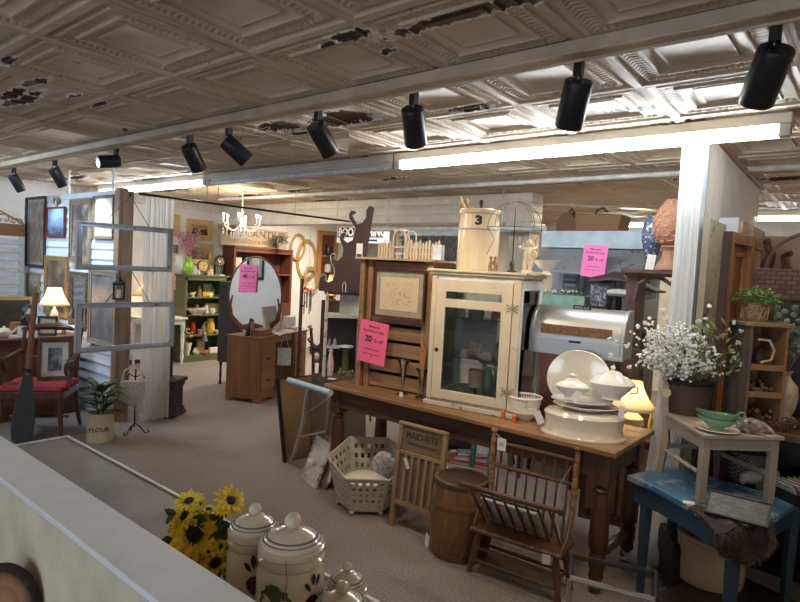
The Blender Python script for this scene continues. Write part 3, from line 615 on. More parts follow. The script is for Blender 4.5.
# stack of ironstone
p=G(579,436,TZ)+Vector((-.0,.05,0)); s=mm(p); fa=facing(p)
q=thing('ironstone_tureen_base','big cream ironstone oval dish turned upside down at the table corner','dish',p,fa)
W_=41*s; 
B().lathe([(W_,0),(W_*1.0,.008),(W_*.94,.018),(W_*.90,.05),(W_*.93,.10),(W_*.95,.115),(W_*.88,.13),(W_*.7,.135),(0,.135)],n=48,sy=.72).build('body',P((.70,.62,.50),.12,coat=.7,var=.04,bump=0),q)
def tag(loc,rz,label,w=.035,h=.06,ry=0,rx=0): return solo(B().bb(-w/2,w/2,-.0006,.0006,-h,0).cyl((0,0,0),(0,.004,.03),.0008,n=5),'price_tag',PAPER,label,'tag',loc,rz,rx=rx,ry=ry)
pl_=p+Vector((0,.01,.137))
def plat(loc,w,d,h,mt,name,label,rz,cat='platter'): return solo(B().lathe([(w*.55,0),(w*.6,.002),(w*.85,h*.7),(w,h),(w*.98,h+.003),(w*.83,h*.75),(w*.6,.008),(0,.007)],n=48,sy=d/w),name,mt,label,cat,loc,rz)
plat(pl_,.175,.125,.028,CER,'oval_platter','cream oval platter lying on the upturned dish',fa)
pl2=pl_+Vector((-.0,-.01,.0)); 
plat(pl_+Vector((-.02,-.01,.0315)),.165,.115,.022,P((.62,.64,.62),.12,coat=.7,var=.04,bump=0),'oval_platter','thin grey-white oval platter, topmost of the flat stack',fa)
fx=Vector((math.cos(fa),math.sin(fa),0))
def tureen(c,w,label,fin,h1,h2,leafy):
    q=thing('covered_tureen',label,'tureen',c,fa,'lidded ironstone tureens')
    B().lathe([(w*.45,0),(w*.42,.01),(w*.5,.02),(w*.85,h1*.7),(w*.98,h1),(w*.9,h1),(0,.02)],n=40,sy=.75).build('bowl',CER,q)
    ld=B().lathe([(w*1.02,h1),(w*1.04,h1+.006),(w*.95,h1+.014),(w*.7,h1+h2*.55),(w*.45,h1+h2*.7),(w*.35,h1+h2*.9),(w*.1,h1+h2),(0,h1+h2)],n=40,sy=.75).build('lid',CER,q)
    hb=B().lathe([(.006,0),(.012,.01),(.014,.02),(.005,.03),(0,.031)],n=12)
    if leafy:
        for k in range(5): a=2*PI*k/5; hb.ball((.012*math.cos(a),.012*math.sin(a),.018),(.009,.009,.006),8)
    hb.build('finial',CER,ld,loc=(0,0,h1+h2-.002))
    hd=B()
    for s_ in(-1,1): hd.tube([(s_*w*.93,0,h1*.9),(s_*w*1.15,0,h1*.95),(s_*w*1.12,0,h1*.55),(s_*w*.8,0,h1*.5)],.006,8)
    hd.build('handles',CER,q); return q
base3=pl_+Vector((0,0,.058))
tureen(base3-fx*.06+Vector((-.01,-.02,0)),.090,'smaller covered tureen with leafy finial and beaded rim, front left of the stack',1,.065,.05,True)
tureen(base3+fx*.095+Vector((.02,.05,.01)),.118,'larger covered tureen with domed lid, back right of the stack',0,.085,.075,False)
tag(base3-fx*.0+Vector((0,-.10,.055)),fa,'white price tag hanging from the smaller tureen',.035,.06,ry=.5)
tag(p-fx*.215+Vector((.0,-.10,.12)),fa,'white price tag hanging at the left of the big upturned dish',.04,.075,ry=-.45)
tag(p+fx*.17+Vector((.05,-.07,.20)),fa,'printed price tag hanging at the right of the platters',.03,.07,ry=.1)
# standing oval platter
pp=G(566,414,TZ)+Vector((.02,.12,0)); pp=PD(578,398,pp); s=mm(pp)
sp3=Vector(pp); 
# bread box with a stand beneath
bp=Vector((-1.62,3.44,TZ)); 
bx0=PY(534,362,3.40); bx1=PY(620,372,3.40); bw_=(bx1-bx0).length; 
bcz=PY(577,356,3.40).z; bxc=(bx0+bx1)/2; bxc.z=bcz; bxc.y=3.37; brz=R(8)
solo(B().bb(-.2,.2,0,.20,0,bcz-TZ-.002),'dark_crate',MAHx,'dark wooden crate hidden under the metal bread box','crate',(bxc.x,bxc.y,TZ+.0005),brz,bev=.004)
bh=(PY(577,308,3.40).z-bcz)
q=thing('bread_box','brushed metal roll-top bread box with a long window slot','bread box',bxc,brz)
def arc(w0): 
    return [(0,0),(-.0,.0)]
pr_=[(0.0,0.0),(0.0,bh*.30),(.0,bh*.36),(.012,bh*.62),(.04,bh*.80),(.09,bh*.93),(.14,bh*.98),(.24,bh*.98),(.25,bh*.95),(.25,0)]
SIL=P((.42,.42,.41),.42,.95,var=.04,s=3,bump=.0)
bq=B(); bq.prism(pr_,-bw_/2+.012,bw_/2-.012,'x'); bq.build('shell',SIL,q,smooth=50)
for s_ in(-1,1): B().prism([(y-.006 if y<.1 else y+.006,z*1.0+(.006 if z>.1 else 0)) for y,z in pr_],s_*bw_/2-.012,s_*bw_/2+.012,'x').build('end_panel',SIL,q,bev=.004)
B().box((.0,.004,bh*.52),(bw_*.78,.02,bh*.20),(-.09,0,0)).build('window_slot',P((.17,.08,.035),.5,s=60,var=.5),q)
B().box((0,.125,bh*.995),(bw_*.2,.01,bh*.10)).build('name_plate',BLACK,q); text('lettering',"BREAD BOX",.016,P((.6,.6,.6),.4),q,(0,.119,bh*.995))
B().box((0,-.006,bh*.30),(bw_*.13,.01,.012)).build('pull',BLACK,q,bev=.002)
pcc=PY(577,398,3.30); 
plw=31*mm(pcc); q=solo(B().lathe([(plw*.6,0),(plw*.64,.003),(plw,.018),(plw*.98,.021),(plw*.62,.009),(0,.008)],n=48,sy=.92),'oval_platter',P((.60,.56,.46),.15,coat=.6,var=.05,bump=.0),'large plain cream oval platter propped upright against the bread box','platter',(0,0,0))
q.location=(PY(579,378,3.29).x,3.29,PY(579,379,3.29).z); q.rotation_euler=(R(80),0,R(14))
# ============================================================ around the long table
# ---- spindle chair with a magazine rack front
A=G(474,566,0); Bv=G(562,600,0)
q=thing('spindle_chair','small brown spindle-back chair with a slanting rail rack across its front','chair',((A+Bv)/2)+Vector((0,.035,0)),math.atan2((Bv-A).y,(Bv-A).x)+.02)
CW=W((.06,.026,.014),(.17,.075,.035),'z',1.3,rough=.5); CWx=W((.06,.026,.014),(.18,.08,.036),'x',1.3,rough=.5)
hw=.235
B().bb(-hw-.02,hw+.02,-.12,.10,.235,.258).build('seat',CWx,q,bev=.008)
for sx in(-1,1):
    for sy,yy in((-1,-.085),(1,.075)):
        B().tube([(sx*(hw+.02),yy*1.15,0),(sx*(hw+.0),yy,.1),(sx*(hw-.01),yy*.95,.17),(sx*(hw-.02),yy*.85,.235)],[.013,.017,.02,.014],10).build('leg',CW,q)
for z,y in((.07,-.088),(.14,-.082),(.09,.076),(.16,.07)): B().tube([(-hw,y,z),(0,y,z),(hw,y,z)],[.008,.012,.008],8).build('stretcher',CWx,q)
for s_ in(-1,1): B().cyl((s_*hw,-.08,.11),(s_*hw,.07,.11),.009).build('stretcher',CW,q)
ps=CH((.20,.085,.04),(.34,.20,.10),.5,30)
for s_ in(-1,1): B().tube([(s_*(hw-.005),.07,.25),(s_*hw,.08,.42),(s_*(hw+.005),.085,.60),(s_*(hw+.005),.09,.74)],[.014,.017,.017,.013],10).ball((s_*(hw+.005),.09,.755),(.019,.019,.017),10).build('back_post',ps,q)
for z in(.56,.69): B().tube([(-hw,.088,z),(0,.091,z),(hw,.088,z)],[.009,.014,.009],8).build('back_rail',CWx,q)
for i in range(7):
    x=-.19+i*.063; B().tube([(x,.088,.56),(x,.091,.625),(x,.088,.69)],[.004,.008,.004],6).build('spindle',CW,q)
for i in range(8):
    x=-.20+i*.057; B().tube([(x,.05,.255),(x,.07,.41),(x,.088,.56)],[.005,.008,.004],6).build('spindle',CW,q)
B().tube([(-hw-.03,-.22,.525),(0,-.225,.52),(hw+.03,-.22,.525)],[.013,.015,.013],10).ball((-hw-.04,-.22,.525),(.02,.02,.02),8).ball((hw+.04,-.22,.525),(.02,.02,.02),8).build('front_rail',CWx,q)
for i in range(8):
    x=-.22+i*.062; B().tube([(x,-.0,.255),(x,-.11,.39),(x,-.218,.52)],[.005,.009,.005],6).build('rack_spindle',CW,q)
for s_ in(-1,1): B().tube([(s_*hw,.08,.40),(s_*(hw+.02),-.03,.32),(s_*(hw+.01),-.09,.255)],.008,6).build('side_stay',CW,q); 
B().tube([(hw-.02,.08,.66),(hw-.07,.07,.55),(hw-.06,.0,.44),(hw,-.08,.32)],.002,5).build('tag_string',P((.4,.35,.3)),q)
M_=Matrix.Translation(q.location)@Matrix.Rotation(q.rotation_euler[2],4,'Z')
def onq(x,y,z): return M_@Vector((x,y,z))
rz_=q.rotation_euler[2]
k=thing('magazine','folded quilted grey and white pattern sheet in the chair rack','magazine',onq(-.02,.02,.285),rz_,rx=R(42)); B().bb(-.17,.15,-.02,.0,0,.23).build('pages',PIC('abs',((.25,.25,.25),(.5,.5,.48),(.6,.6,.6)),4,14),k,bev=.006); B().bb(-.18,.16,.001,.006,.0,.245).build('green_cover',P((.08,.16,.09),.5),k)
k=thing('price_tag','white price tag with a printed number tied to the back post of the spindle chair','tag',onq(-.18,.065,.655),rz_); B().bb(-.026,.026,-.001,.001,0,.07).build('card',PAPER,k); text('lettering','85',.03,INK,k,(0,-.0015,.036),ext=.0002)
B().cyl((0,0,.07),(-.04,.01,.085),.001,n=5).build('string',CARD,k)
solo(B().bb(-.02,.02,-.001,.001,-.05,0),'price_tag',PAPER,'small tag stuck at the front of the spindle chair seat','tag',onq(.19,-.14,.255),rz_+.3)
# ---- barrel
p=G(452,554,0)+Vector((0,.06,0)); s=mm(p); ztop=PD(453,478,p).z
q=thing('wooden_barrel','open-topped brown stave barrel between the washboard and spindle chair','barrel',p)
r=29.5*s; h=ztop+.02; n=40
BW=W((.10,.045,.02),(.27,.13,.055),'z',1.0,rough=.55)
def bar(t): return r*(.86+.16*math.sin(PI*(.12+.80*t)))
prof_=[(bar(i/10),h*i/10) for i in range(11)]
bq=B(); vs=[]
for ii,(rr,z) in enumerate(prof_+[(prof_[-1][0]-.014,h)]+[(rr-.014,z) for rr,z in prof_[::-1][1:]]):
    for j in range(n*2):
        g=.9955 if (j%4==0) else 1; vs.append((rr*g*math.cos(PI*j/n),rr*g*math.sin(PI*j/n),z))
kk=len(vs)//(2*n); bq.add(vs,[(i*2*n+j,i*2*n+(j+1)%(2*n),(i+1)*2*n+(j+1)%(2*n),(i+1)*2*n+j) for i in range(kk-1) for j in range(2*n)]+[tuple((kk-1)*2*n+j for j in range(2*n))])
bq.build('staves',BW,q,smooth=25)
for t_ in(.06,.70,.965):
    B().lathe([(bar(t_-.025)+.003,h*(t_-.025)),(bar(t_+.02)+.003,h*(t_+.02))],n=40).build('hoop',P((.10,.07,.055),.5,.5) if t_>.9 else P((.16,.08,.045),.6),q,solid=.004)
solo(B().box((0,0,.04),(.045,.0015,.08),(0,.15,0)),'price_tag',PAPER,'white price tag at the foot of the brown barrel','tag',p+Vector((-.155,-.10,.0)),-.5)
# ---- washboard
a=G(396,522,0); 
q=thing('washboard','old wooden washboard with lettered top panel leaning on the table','washboard',a+Vector((.18,-.055,0)),.03,rx=R(-5))
WBm=W((.20,.12,.06),(.38,.25,.14),'z',1.2,rough=.65); h=.65
for s_ in(-1,1): B().bb(s_*.17-.016,s_*.17+.016,-.013,.013,0,h).build('side_post',WBm,q,bev=.003)
B().bb(-.186,.186,-.016,.016,h,h+.022).build('top_rail',W((.20,.12,.06),(.38,.25,.14),'x',1.2,rough=.65),q,bev=.006)
hp=B().bb(-.154,.154,-.004,.006,h-.155,h).build('head_panel',W((.10,.065,.04),(.22,.15,.09),'x',1.2,rough=.7),q)
for a_,b_ in((h-.18,h-.155),(.15,.18)): B().bb(-.155,.155,-.012,.012,a_,b_).build('cross_rail',WBm,q,bev=.003)
text('lettering','MAID-RITE',.052,P((.05,.03,.02),.7),hp,(0,-.005,h-.055),ext=.0005,bold=.001); text('lettering','STANDARD FAMILY SIZE',.019,P((.05,.03,.02),.7),hp,(0,-.005,h-.105),ext=.0005); 
rb=B(); 
for i in range(26): rb.cyl((-.15,.0,.185+i*.0112),(.15,.0,.185+i*.0112),.0056,n=6)
rb.build('ribbed_face',P((.16,.13,.09),.45,.4),q)
for i in range(5): B().bb(-.115+i*.052,-.10+i*.052+.006,-.014,-.006,.18,h-.18).build('slat',WBm,q,bev=.002)
solo(B().box((0,0,-.035),(.025,.001,.07),(0,-.4,0)),'price_tag',PAPER,'white price tag hanging on the washboard slats','tag',a+Vector((.10,-.05,.46)),.1)
# ---- hexagonal lattice basket
p=Vector((-2.655,2.985,0)); s=mm(p); H_=.36
q=thing('lattice_hamper','large cream six-sided lattice basket with square holes on the carpet','basket',p,R(12))
LB=CH((.52,.47,.38),(.30,.22,.14),.30,14,.55)
rb_,rt_=.205,.285
HV=lambda k: .335-.075*math.cos(PI/3*k+PI/6+R(12)-R(-50.6))
def hx(r,k): a=PI/3*k+PI/6; return Vector((r*math.cos(a),r*math.sin(a),0))
for k in range(6):
    a0,a1=hx(rb_,k)+Vector((0,0,.03)),hx(rb_,k+1)+Vector((0,0,.03)); t0,t1=hx(rt_,k)+Vector((0,0,HV(k))),hx(rt_,k+1)+Vector((0,0,HV(k+1)))
    def at_(u,v):
        lo=a0.lerp(a1,u); hi=t0.lerp(t1,u); pt=lo.lerp(hi,v); nrm=(a1-a0).cross(t0-a0).normalized(); return pt,nrm
    # panel with real square holes
    nu,nv=11,11; us=[0,.12,.22,.32,.42,.52,.60,.70,.80,.90,1.0]; us=[0]+[.11+.0975*i for i in range(9)]+[1]; vs_=us
    us=[0,.10]+[.10+(i+1)*.8/9 for i in range(9)]+[1]; 
    vs2=[0,.09]+[.09+(i+1)*.80/9 for i in range(9)]+[1]
    W2=[]
    for (dn) in (0,.005):
        for u in us:
            for v in vs2: pt,nr=at_(u,v); W2.append(pt-nr*dn)
    NU,NV=len(us),len(vs2); fs=[]
    hole=lambda i,j: 1<=i<=9 and 1<=j<=9 and i%2==1 and j%2==1
    off=NU*NV; id_=lambda i,j,o=0: o+i*NV+j
    for i in range(NU-1):
        for j in range(NV-1):
            if hole(i,j):
                for (e,f_) in (((i,j),(i+1,j)),((i+1,j),(i+1,j+1)),((i+1,j+1),(i,j+1)),((i,j+1),(i,j))): fs.append((id_(*e),id_(*f_),id_(*f_,off),id_(*e,off)))
            else:
                fs.append((id_(i,j),id_(i+1,j),id_(i+1,j+1),id_(i,j+1))); fs.append((id_(i,j,off),id_(i,j+1,off),id_(i+1,j+1,off),id_(i+1,j,off)))
    bq=B(); bq.add(W2,fs); bq.build('lattice_panel',LB,q,smooth=0)
    B().cyl(tuple(t0),tuple(t1),.007,n=8).build('rim',LB,q)
    B().ball(tuple(hx(rb_-.01,k)+Vector((0,0,.017))),.017,10).build('ball_foot',P((.5,.46,.4),.4),q)
B().prism([tuple(hx(rb_,k))[:2] for k in range(6)],.028,.036,'z').build('bottom',LB,q)
solo(B().ball((0,0,.0),(.10,.06,.10),14,d=.04),'cushion',PIC('abs',((.10,.10,.11),(.35,.36,.38),(.55,.55,.55)),9,7,.9),'fluffy grey cushion tucked at the back of the lattice basket','cushion',p+Vector((.06,.10,.27)),.5,sub=1)
solo(B().lathe([(.0,.03),(.08,.03),(.13,.012),(.15,.0),(.15,-.004),(.12,.004),(0,.02)],n=30),'white_plate',CER,'upturned white plate lying inside the lattice basket','plate',p+Vector((.0,-.03,.20)))
solo(B().box((0,0,0),(.24,.2,.04),(.1,.1,0)).box((0.02,.02,.03),(.2,.17,.02),(-.08,.12,.2)),'folded_cloth',P((.45,.33,.24),.9),'brown and cream folded cloth under the plate in the lattice basket','cloth',p+Vector((-.02,-.02,.13)),.4,bev=.01)
solo(B().box((0,0,0),(.03,.0015,.09),(0,.25,0)),'price_tag',PAPER,'white price tag hanging on the left corner of the lattice basket','tag',p+Vector((-.25,-.12,.16)),-.3)
# ---- stack of chippy boards leaning at the basket
for i,(dx,dy,ml,lb) in enumerate(((0,0,CH((.52,.49,.46),(.25,.17,.12),.45,10),'white chippy pressed tin tile leaning, front of its stack'),(.05,.05,CH((.30,.24,.2),(.5,.48,.45),.5,10),'brown-edged old tin tile leaning behind the front one'),(.09,.10,CH((.5,.47,.42),(.2,.12,.08),.4,8),'rearmost tin tile of the leaning stack beside the lattice basket'))):
    p2=(G(298,475,0)+G(317,491,0))/2+Vector((.02+dx*1.1,dy*.9,0)); q=thing('tin_tile',lb,'tin tile',p2,R(-18),'old tin tiles leaning by the basket',rx=R(-20))
    B().bb(-.14,.14,-.008,.0,0,.34).build('tile',ml,q,bev=.002); B().bb(-.13,.13,-.014,-.008,0,.012).bb(-.13,.13,-.014,-.008,.328,.34).bb(-.13,-.118,-.014,-.008,0,.34).bb(.118,.13,-.014,-.008,0,.34).build('raised_border',ml,q)
solo(B().box((0,0,0),(.07,.0015,.028),(0,-.35,0)),'price_tag',PAPER,'small white price tag stuck on the leaning tin tiles','tag',(G(298,475,0)+G(317,491,0))/2+Vector((.0,.02,.17)),R(-18),rx=R(-20))
solo(B().bb(-.1,.12,-.08,.08,0,.06).ball((0,0,.07),(.1,.07,.03),10),'cloth_bundle',P((.45,.43,.44),.9),'crumpled pale cloth bundle behind the leaning tin tiles','cloth',G(322,470,0)+Vector((.05,.2,0)),bev=.02)
# ---- folding rack with pale blue bar and canvas leaning behind it
ba=PY(289,380,2.98); bb_=PY(331,393,2.88)
q=thing('towel_rack','old folding rack with curved white legs and pale blue top bar','rack',((ba+bb_)/2).xy.to_3d())
o=q.location; BLU=CH((.42,.52,.60),(.5,.5,.48),.35,14); OW=CH((.48,.46,.42),(.22,.18,.14),.35,14)
z1=(ba.z+bb_.z)/2
B().cyl(tuple(Vector(ba)-o),tuple(Vector(bb_)-o),.022,n=12).build('top_bar',BLU,q,smooth=60)
ft=G(290,464,0)-o; tp=PD(308,386,(ba+bb_)/2)-o
B().tube([tp,tp.lerp(ft,.45)+Vector((.035,0,0)),tp.lerp(ft,.8)+Vector((.02,0,0)),ft+Vector((0,0,.012))],[.013,.016,.014,.011],8).build('leg',OW,q)
ft2=G(324,448,0)-o+Vector((.0,.0,.0)); tp2=PD(329,396,bb_)-o
B().tube([tp2,tp2.lerp(ft2,.5)+Vector((.02,0,0)),ft2+Vector((0,0,.012))],[.012,.014,.011],8).build('leg',OW,q)
B().cyl(tuple(tp.lerp(ft,.62)+Vector((.03,0,0))),tuple(tp2.lerp(ft2,.62)+Vector((.015,0,0))),.009).build('crossbar',OW,q)
B().cyl(tuple(tp.lerp(ft,.33)+Vector((.03,0,0))),tuple(tp2.lerp(ft2,.03)),.003).build('stay_wire',P((.5,.5,.48),.4,.6),q)
a=G(276,467,0); b2=G(297,462,0)
q=thing('canvas','tall brown backed canvas with black edge leaning behind the towel rack','canvas',Vector((-3.68,3.34,0)),R(84),rx=R(-13)); B().bb(-.20,.22,0,.02,0,.68).build('board',P((.25,.155,.08),.8,s=4),q); B().bb(-.222,-.20,-.004,.024,0,.69).bb(-.2,.22,-.002,.022,.68,.69).build('black_edge',BLACK,q)
q=thing('canvas','dark brown board leaning behind the black-edged canvas','canvas',Vector((-3.50,3.55,0)),R(60),rx=R(-10)); B().bb(-.24,.24,0,.02,0,.72).build('board',P((.12,.08,.055),.8,s=4),q)
# ---- books, tins and dark stands under the table
p=G(472,462,0)+Vector((.0,.0,.0)); bkz=0
for i,(w,d,h,mt,lb) in enumerate(((.36,.26,.03,RED,'wide red book, bottom of the pile under the table'),(.28,.20,.045,P((.30,.03,.03),.4),'dark red box book in the middle of the pile under the table'),(.26,.18,.03,P((.35,.36,.38),.25,.4),'silvery grey book on top of the pile under the table'))):
    q=thing('book',lb,'book',p+Vector((0,0,bkz)),.3+i*.15,'books stacked under the table'); B().bb(-w/2,w/2,-d/2,d/2,0,.004).bb(-w/2,w/2,-d/2,d/2,h-.004,h).bb(-w/2,-w/2+.004,-d/2,d/2,0,h).build('cover',mt,q); B().bb(-w/2+.004,w/2-.006,-d/2+.006,d/2-.006,.004,h-.004).build('pages',PAPER,q); bkz+=h+.001
solo(B().tube([(-.16,0,.05),(-.08,.03,.12),(.02,0,.16),(.1,.02,.1),(.13,0,.03)],[.05,.07,.08,.06,.03],10),'dark_cloth',P((.02,.018,.018),.8),'heap of dark cloth on the floor behind the washboard','cloth',G(453,462,0)+Vector((-.05,.1,0)),.3)
# slender dark things seen beyond the table, against the bright floor
def stand(px,py,ht,lb,name='wooden_stand'):
    p=G(px,py,0); q=thing(name,lb,'stand',p)
    B().lathe([(.10,ht-.02),(.10,ht)],n=20).build('top',DARK,q)
    for k in range(3):
        a=2*PI*k/3+.4; B().tube([(.03*math.cos(a),.03*math.sin(a),ht-.02),(.07*math.cos(a),.07*math.sin(a),ht*.5),(.12*math.cos(a),.12*math.sin(a),0.0)],[.012,.015,.01],8).build('leg',DARK,q)
stand(360,420,.55,'dark three-legged plant stand beyond the left end of the long table')
stand(500,462,.5,'dark three-legged stand beyond the middle of the long table')
# dark chair beyond the table at right: turned legs with finials
p=G(565,470,0); p.x=-2.0; p.y=4.45
q=thing('side_table','dark turned-leg side table behind the spindle chair, beyond the long table','table',p,R(10))
B().bb(-.25,.25,-.18,.18,.52,.545).build('top',DARK,q,bev=.004)
for sx in(-1,1):
    for sy in(-1,1): B().lathe([(.012,0),(.02,.02),(.014,.04),(.022,.07),(.014,.10),(.016,.2),(.024,.28),(.014,.34),(.018,.52)],(sx*.21,sy*.14,0),12).build('leg',DARK,q)
# ---- black and chrome frame stand in the foreground
f1=PY(571,556,2.45); f2=PY(655,575,2.42)
z=.44; a=G(572,556,z); b2=G(656,573,z); c2=G(570,578,z); d2=G(655,600,z)
q=thing('metal_frame_stand','black and chrome rectangular metal stand frame at the bottom edge of the picture','stand',(a+b2+c2+d2).xy.to_3d()/4)
o=q.location; V_=[Vector(v)-o for v in(a,b2,d2,c2)]
B().cyl(V_[0],V_[1],.010,n=6).build('back_bar',BLK2,q); B().cyl(V_[1],V_[2],.010,n=6).build('side_bar',BLK2,q); B().cyl(V_[3],V_[0],.010,n=6).build('side_bar',BLK2,q); B().cyl(V_[2],V_[3],.012,n=6).build('front_bar',CHROME,q)
for v in V_: B().cyl((v.x,v.y,0),v,.010,n=6).build('leg',CHROME if v in V_[2:] else BLK2,q)
B().cyl((V_[0].x,V_[0].y,.05),(V_[1].x,V_[1].y,.05),.008,n=6).build('foot_bar',BLK2,q)
# ============================================================ foreground left: display counter, sunflowers, canisters, wood slices
gA=G(66.5,437.5,.75); gx0,gy1=gA.x,gA.y
q=thing('display_counter','low counter with scuffed grey-brown top and white edge beyond the half wall','counter',((gx0+.1)/2,(gy1+.70)/2,0))
hx_=(.1-gx0)/2; hy_=(gy1-.70)/2
B().bb(-hx_,hx_,-hy_,hy_,.735,.75).build('top',P((.20,.165,.15),.38,s=5,var=.3,bump=.05,coat=.1),q)
B().bb(-hx_-.012,-hx_,-hy_,hy_+.012,.725,.757).bb(-hx_,hx_,hy_,hy_+.012,.725,.757).build('edge_strip',P((.72,.74,.76),.35),q)
B().bb(-hx_+.03,hx_-.03,-hy_+.0,hy_-.03,0,.735).build('cabinet_body',P((.45,.42,.38),.6),q)
def canister(px,py_base,dia,h,label,deco,lidh=.055):
    p=G(px,py_base,.751); s=mm(p); r=dia*s/2; fz_=facing(p)
    q=thing('ceramic_canister',label,'canister',p,fz_,'ceramic canisters on the counter')
    CM=P((.66,.56,.42),.15,coat=.6,var=.05,s=6,bump=0)
    pr=[(r*.9,0),(r*.98,.008),(r,h*.1),(r,h*.70),(r*.97,h*.76),(r*.90,h*.80),(r*.90,h*.815),(r*.97,h*.84),(r*.98,h*.88),(r*.90,h*.90),(r*.90,h*.915),(r*.98,h*.94),(r*.98,h*.985),(r*.9,h),(0,h)]
    B().lathe(pr,n=56).build('body',CM,q)
    ld=B().lathe([(r*.90,0),(r*.93,.004),(r*.92,.010),(r*.80,.016),(r*.76,.020),(r*.60,.026),(r*.40,.032),(r*.16,.036),(0,.036)],n=48).build('lid',CM,q,loc=(0,0,h))
    B().lathe([(r*.16,.030),(r*.12,.036)],n=20).ball((0,0,.036+r*.20),(r*.25,r*.25,r*.23),20).build('knob',CM,ld)
    B().lathe([(r*.775,.0195),(r*.75,.0215)],n=48).build('blue_ring',P((.12,.12,.14),.3),ld,solid=.0004)
    B().lathe([(r*.865,.0135),(r*.855,.0145)],n=48).build('blue_ring',P((.12,.12,.14),.3),ld,solid=.0004)
    for (kind,a,z,sz,rot) in deco:
        col={'leaf':P((.07,.09,.035),.4,var=.5),'pod':P((.10,.02,.03),.35,var=.4),'bud':P((.02,.03,.06),.4)}[kind]
        out={'leaf':[(0,-.5),(.22,-.42),(.28,-.3),(.42,-.2),(.36,-.08),(.46,.05),(.36,.15),(.38,.27),(.22,.33),(.18,.44),(0,.5),(-.18,.44),(-.22,.33),(-.38,.27),(-.36,.15),(-.46,.05),(-.36,-.08),(-.42,-.2),(-.28,-.3),(-.22,-.42)],'pod':[(.1,-.5),(.3,-.28),(.36,0),(.28,.25),(.05,.36),(-.2,.3),(-.34,.05),(-.24,-.2),(-.05,-.38)],'bud':[(0,-.5),(.16,-.2),(.2,.1),(.1,.4),(0,.5),(-.12,.35),(-.2,.05),(-.14,-.25)]}[kind]
        vs=[(0,0)]+out; pts=[]
        for (x,y) in vs:
            c_,s_=math.cos(rot),math.sin(rot); xx=(x*c_-y*s_)*sz; zz=(x*s_+y*c_)*sz; w=a+xx/r; pts.append(((r+.0012)*math.sin(w),-(r+.0012)*math.cos(w),z+zz))
        b_=B(); n=len(pts); b_.add(pts,[(0,i,i%(n-1)+1) for i in range(1,n)]); b_.build('painted_%s'%{'leaf':'leaf','pod':'plum','bud':'bud'}[kind],col,q,solid=.0006,smooth=0)
    return q
canister(288,636,67,.232,'largest ceramic canister, with green leaf and plum pod, nearest us',[('leaf',-.45,.122,.095,.15),('pod',.66,.118,.055,-.5),('bud',.52,.158,.028,.6),('bud',.70,.172,.030,.05),('bud',.88,.166,.028,-.3)])
canister(251,613,52,.222,'second tallest ceramic canister, standing between sunflowers and the largest one',[('pod',.05,.112,.058,-.2),('bud',-.18,.155,.030,.6),('bud',.02,.168,.036,.1),('bud',.26,.160,.034,-.4)])
canister(344,640,42,.135,'small ceramic canister, farther of the two short ones',[('bud',.0,.06,.02,.1)])
canister(339,663,57,.128,'small ceramic canister, nearer of the two short ones at the bottom edge',[('pod',.0,.05,.03,.1)])
solo(B().tube([(-.02,-.088,.0),(-.015,-.09,-.04),(-.018,-.0895,-.09)],.0012,5),'string',P((.25,.18,.1)),'brown string hanging from the lid of the largest canister','string',G(288,636,.751)+Vector((0,.01,.228)),facing(G(288,636,.751)))
# sunflowers in a low green bunch
p0=G(196,590,.751)
q=thing('sunflower_bunch','bunch of yellow artificial sunflowers with green leaves beside the canisters','flowers',p0)
YL=P((.95,.68,.04),.6,var=.22,s=30); YD=P((.88,.55,.02),.6,var=.2,s=30); LG=P((.06,.09,.022),.55,var=.4,s=20); DK=P((.035,.018,.010),.85,s=80,var=.6,bump=.9)
B().lathe([(.035,0),(.04,.01),(.045,.09),(.04,.09),(0,.02)],n=20).build('pot',P((.05,.07,.03),.6),q)
heads=[(198,530,24,(.25,-1,.55)),(186,514,17,(-.6,-.5,.8)),(190,500,15,(-.1,-.3,.9)),(232,499,16,(.6,-.4,.7)),(208,510,12,(.0,.1,1)),(178,522,14,(-.9,-.4,.2)),(219,558,16,(.6,-1,-.1)),(222,545,10,(.9,-.4,.3)),(186,540,11,(-.5,-1,0)),(205,558,9,(.1,-1,-.2)),(226,507,9,(-.2,-.5,.9)),(200,504,8,(.2,-.3,1))]
right=cr; toC=-cf
for i,(px,py,rp,dr) in enumerate(heads):
    c=PD(px,py,p0)-p0; s=mm(p0); rr=rp*s*1.12
    d=(right*dr[0]+toC*(-dr[1])+Vector((0,0,1))*dr[2]).normalized(); c+=toC*.03*(-dr[1]); e1=d.cross(Vector((0,0,1))).normalized(); e2=e1.cross(d)
    st_=B().tube([(0,0,.03),(c*.5+Vector((0,0,.02))),c-d*.01],.003,6).build('stem',LG,q)
    pe=B()
    for ring,(nn,l,wd,lift) in enumerate(((15,1,.30,.12),(13,.8,.28,.38))):
        for k in range(nn):
            a=2*PI*k/nn+ring*.2+random.uniform(-.08,.08); o=e1*math.cos(a)+e2*math.sin(a)
            pe.leaf(c+o*rr*.3,(o+d*(lift+random.uniform(-.15,.2))),rr*.72*l*random.uniform(.85,1.1),rr*wd,d,rr*.1)
    pe.build('petals',YL if i%3 else YD,q,solid=.0006)
    B().ball((0,0,0),(rr*.27,rr*.27,rr*.12),14,d=.06).build('seed_head',DK,q,loc=c+d*.002,rot=d.to_track_quat('Z','Y').to_euler())
lb_=B()
for i in range(95):
    c=PD(random.uniform(170,230),random.uniform(515,575),p0)-p0+cf*random.uniform(-.02,.04); dd=(right*random.uniform(-1,1)+Vector((0,0,1))*random.uniform(-.7,.6)+toC*random.uniform(0,.6))
    lb_.leaf(c,dd,random.uniform(.03,.055),random.uniform(.018,.03),toC,.008)
lb_.build('leaves',LG,q,solid=.0006)
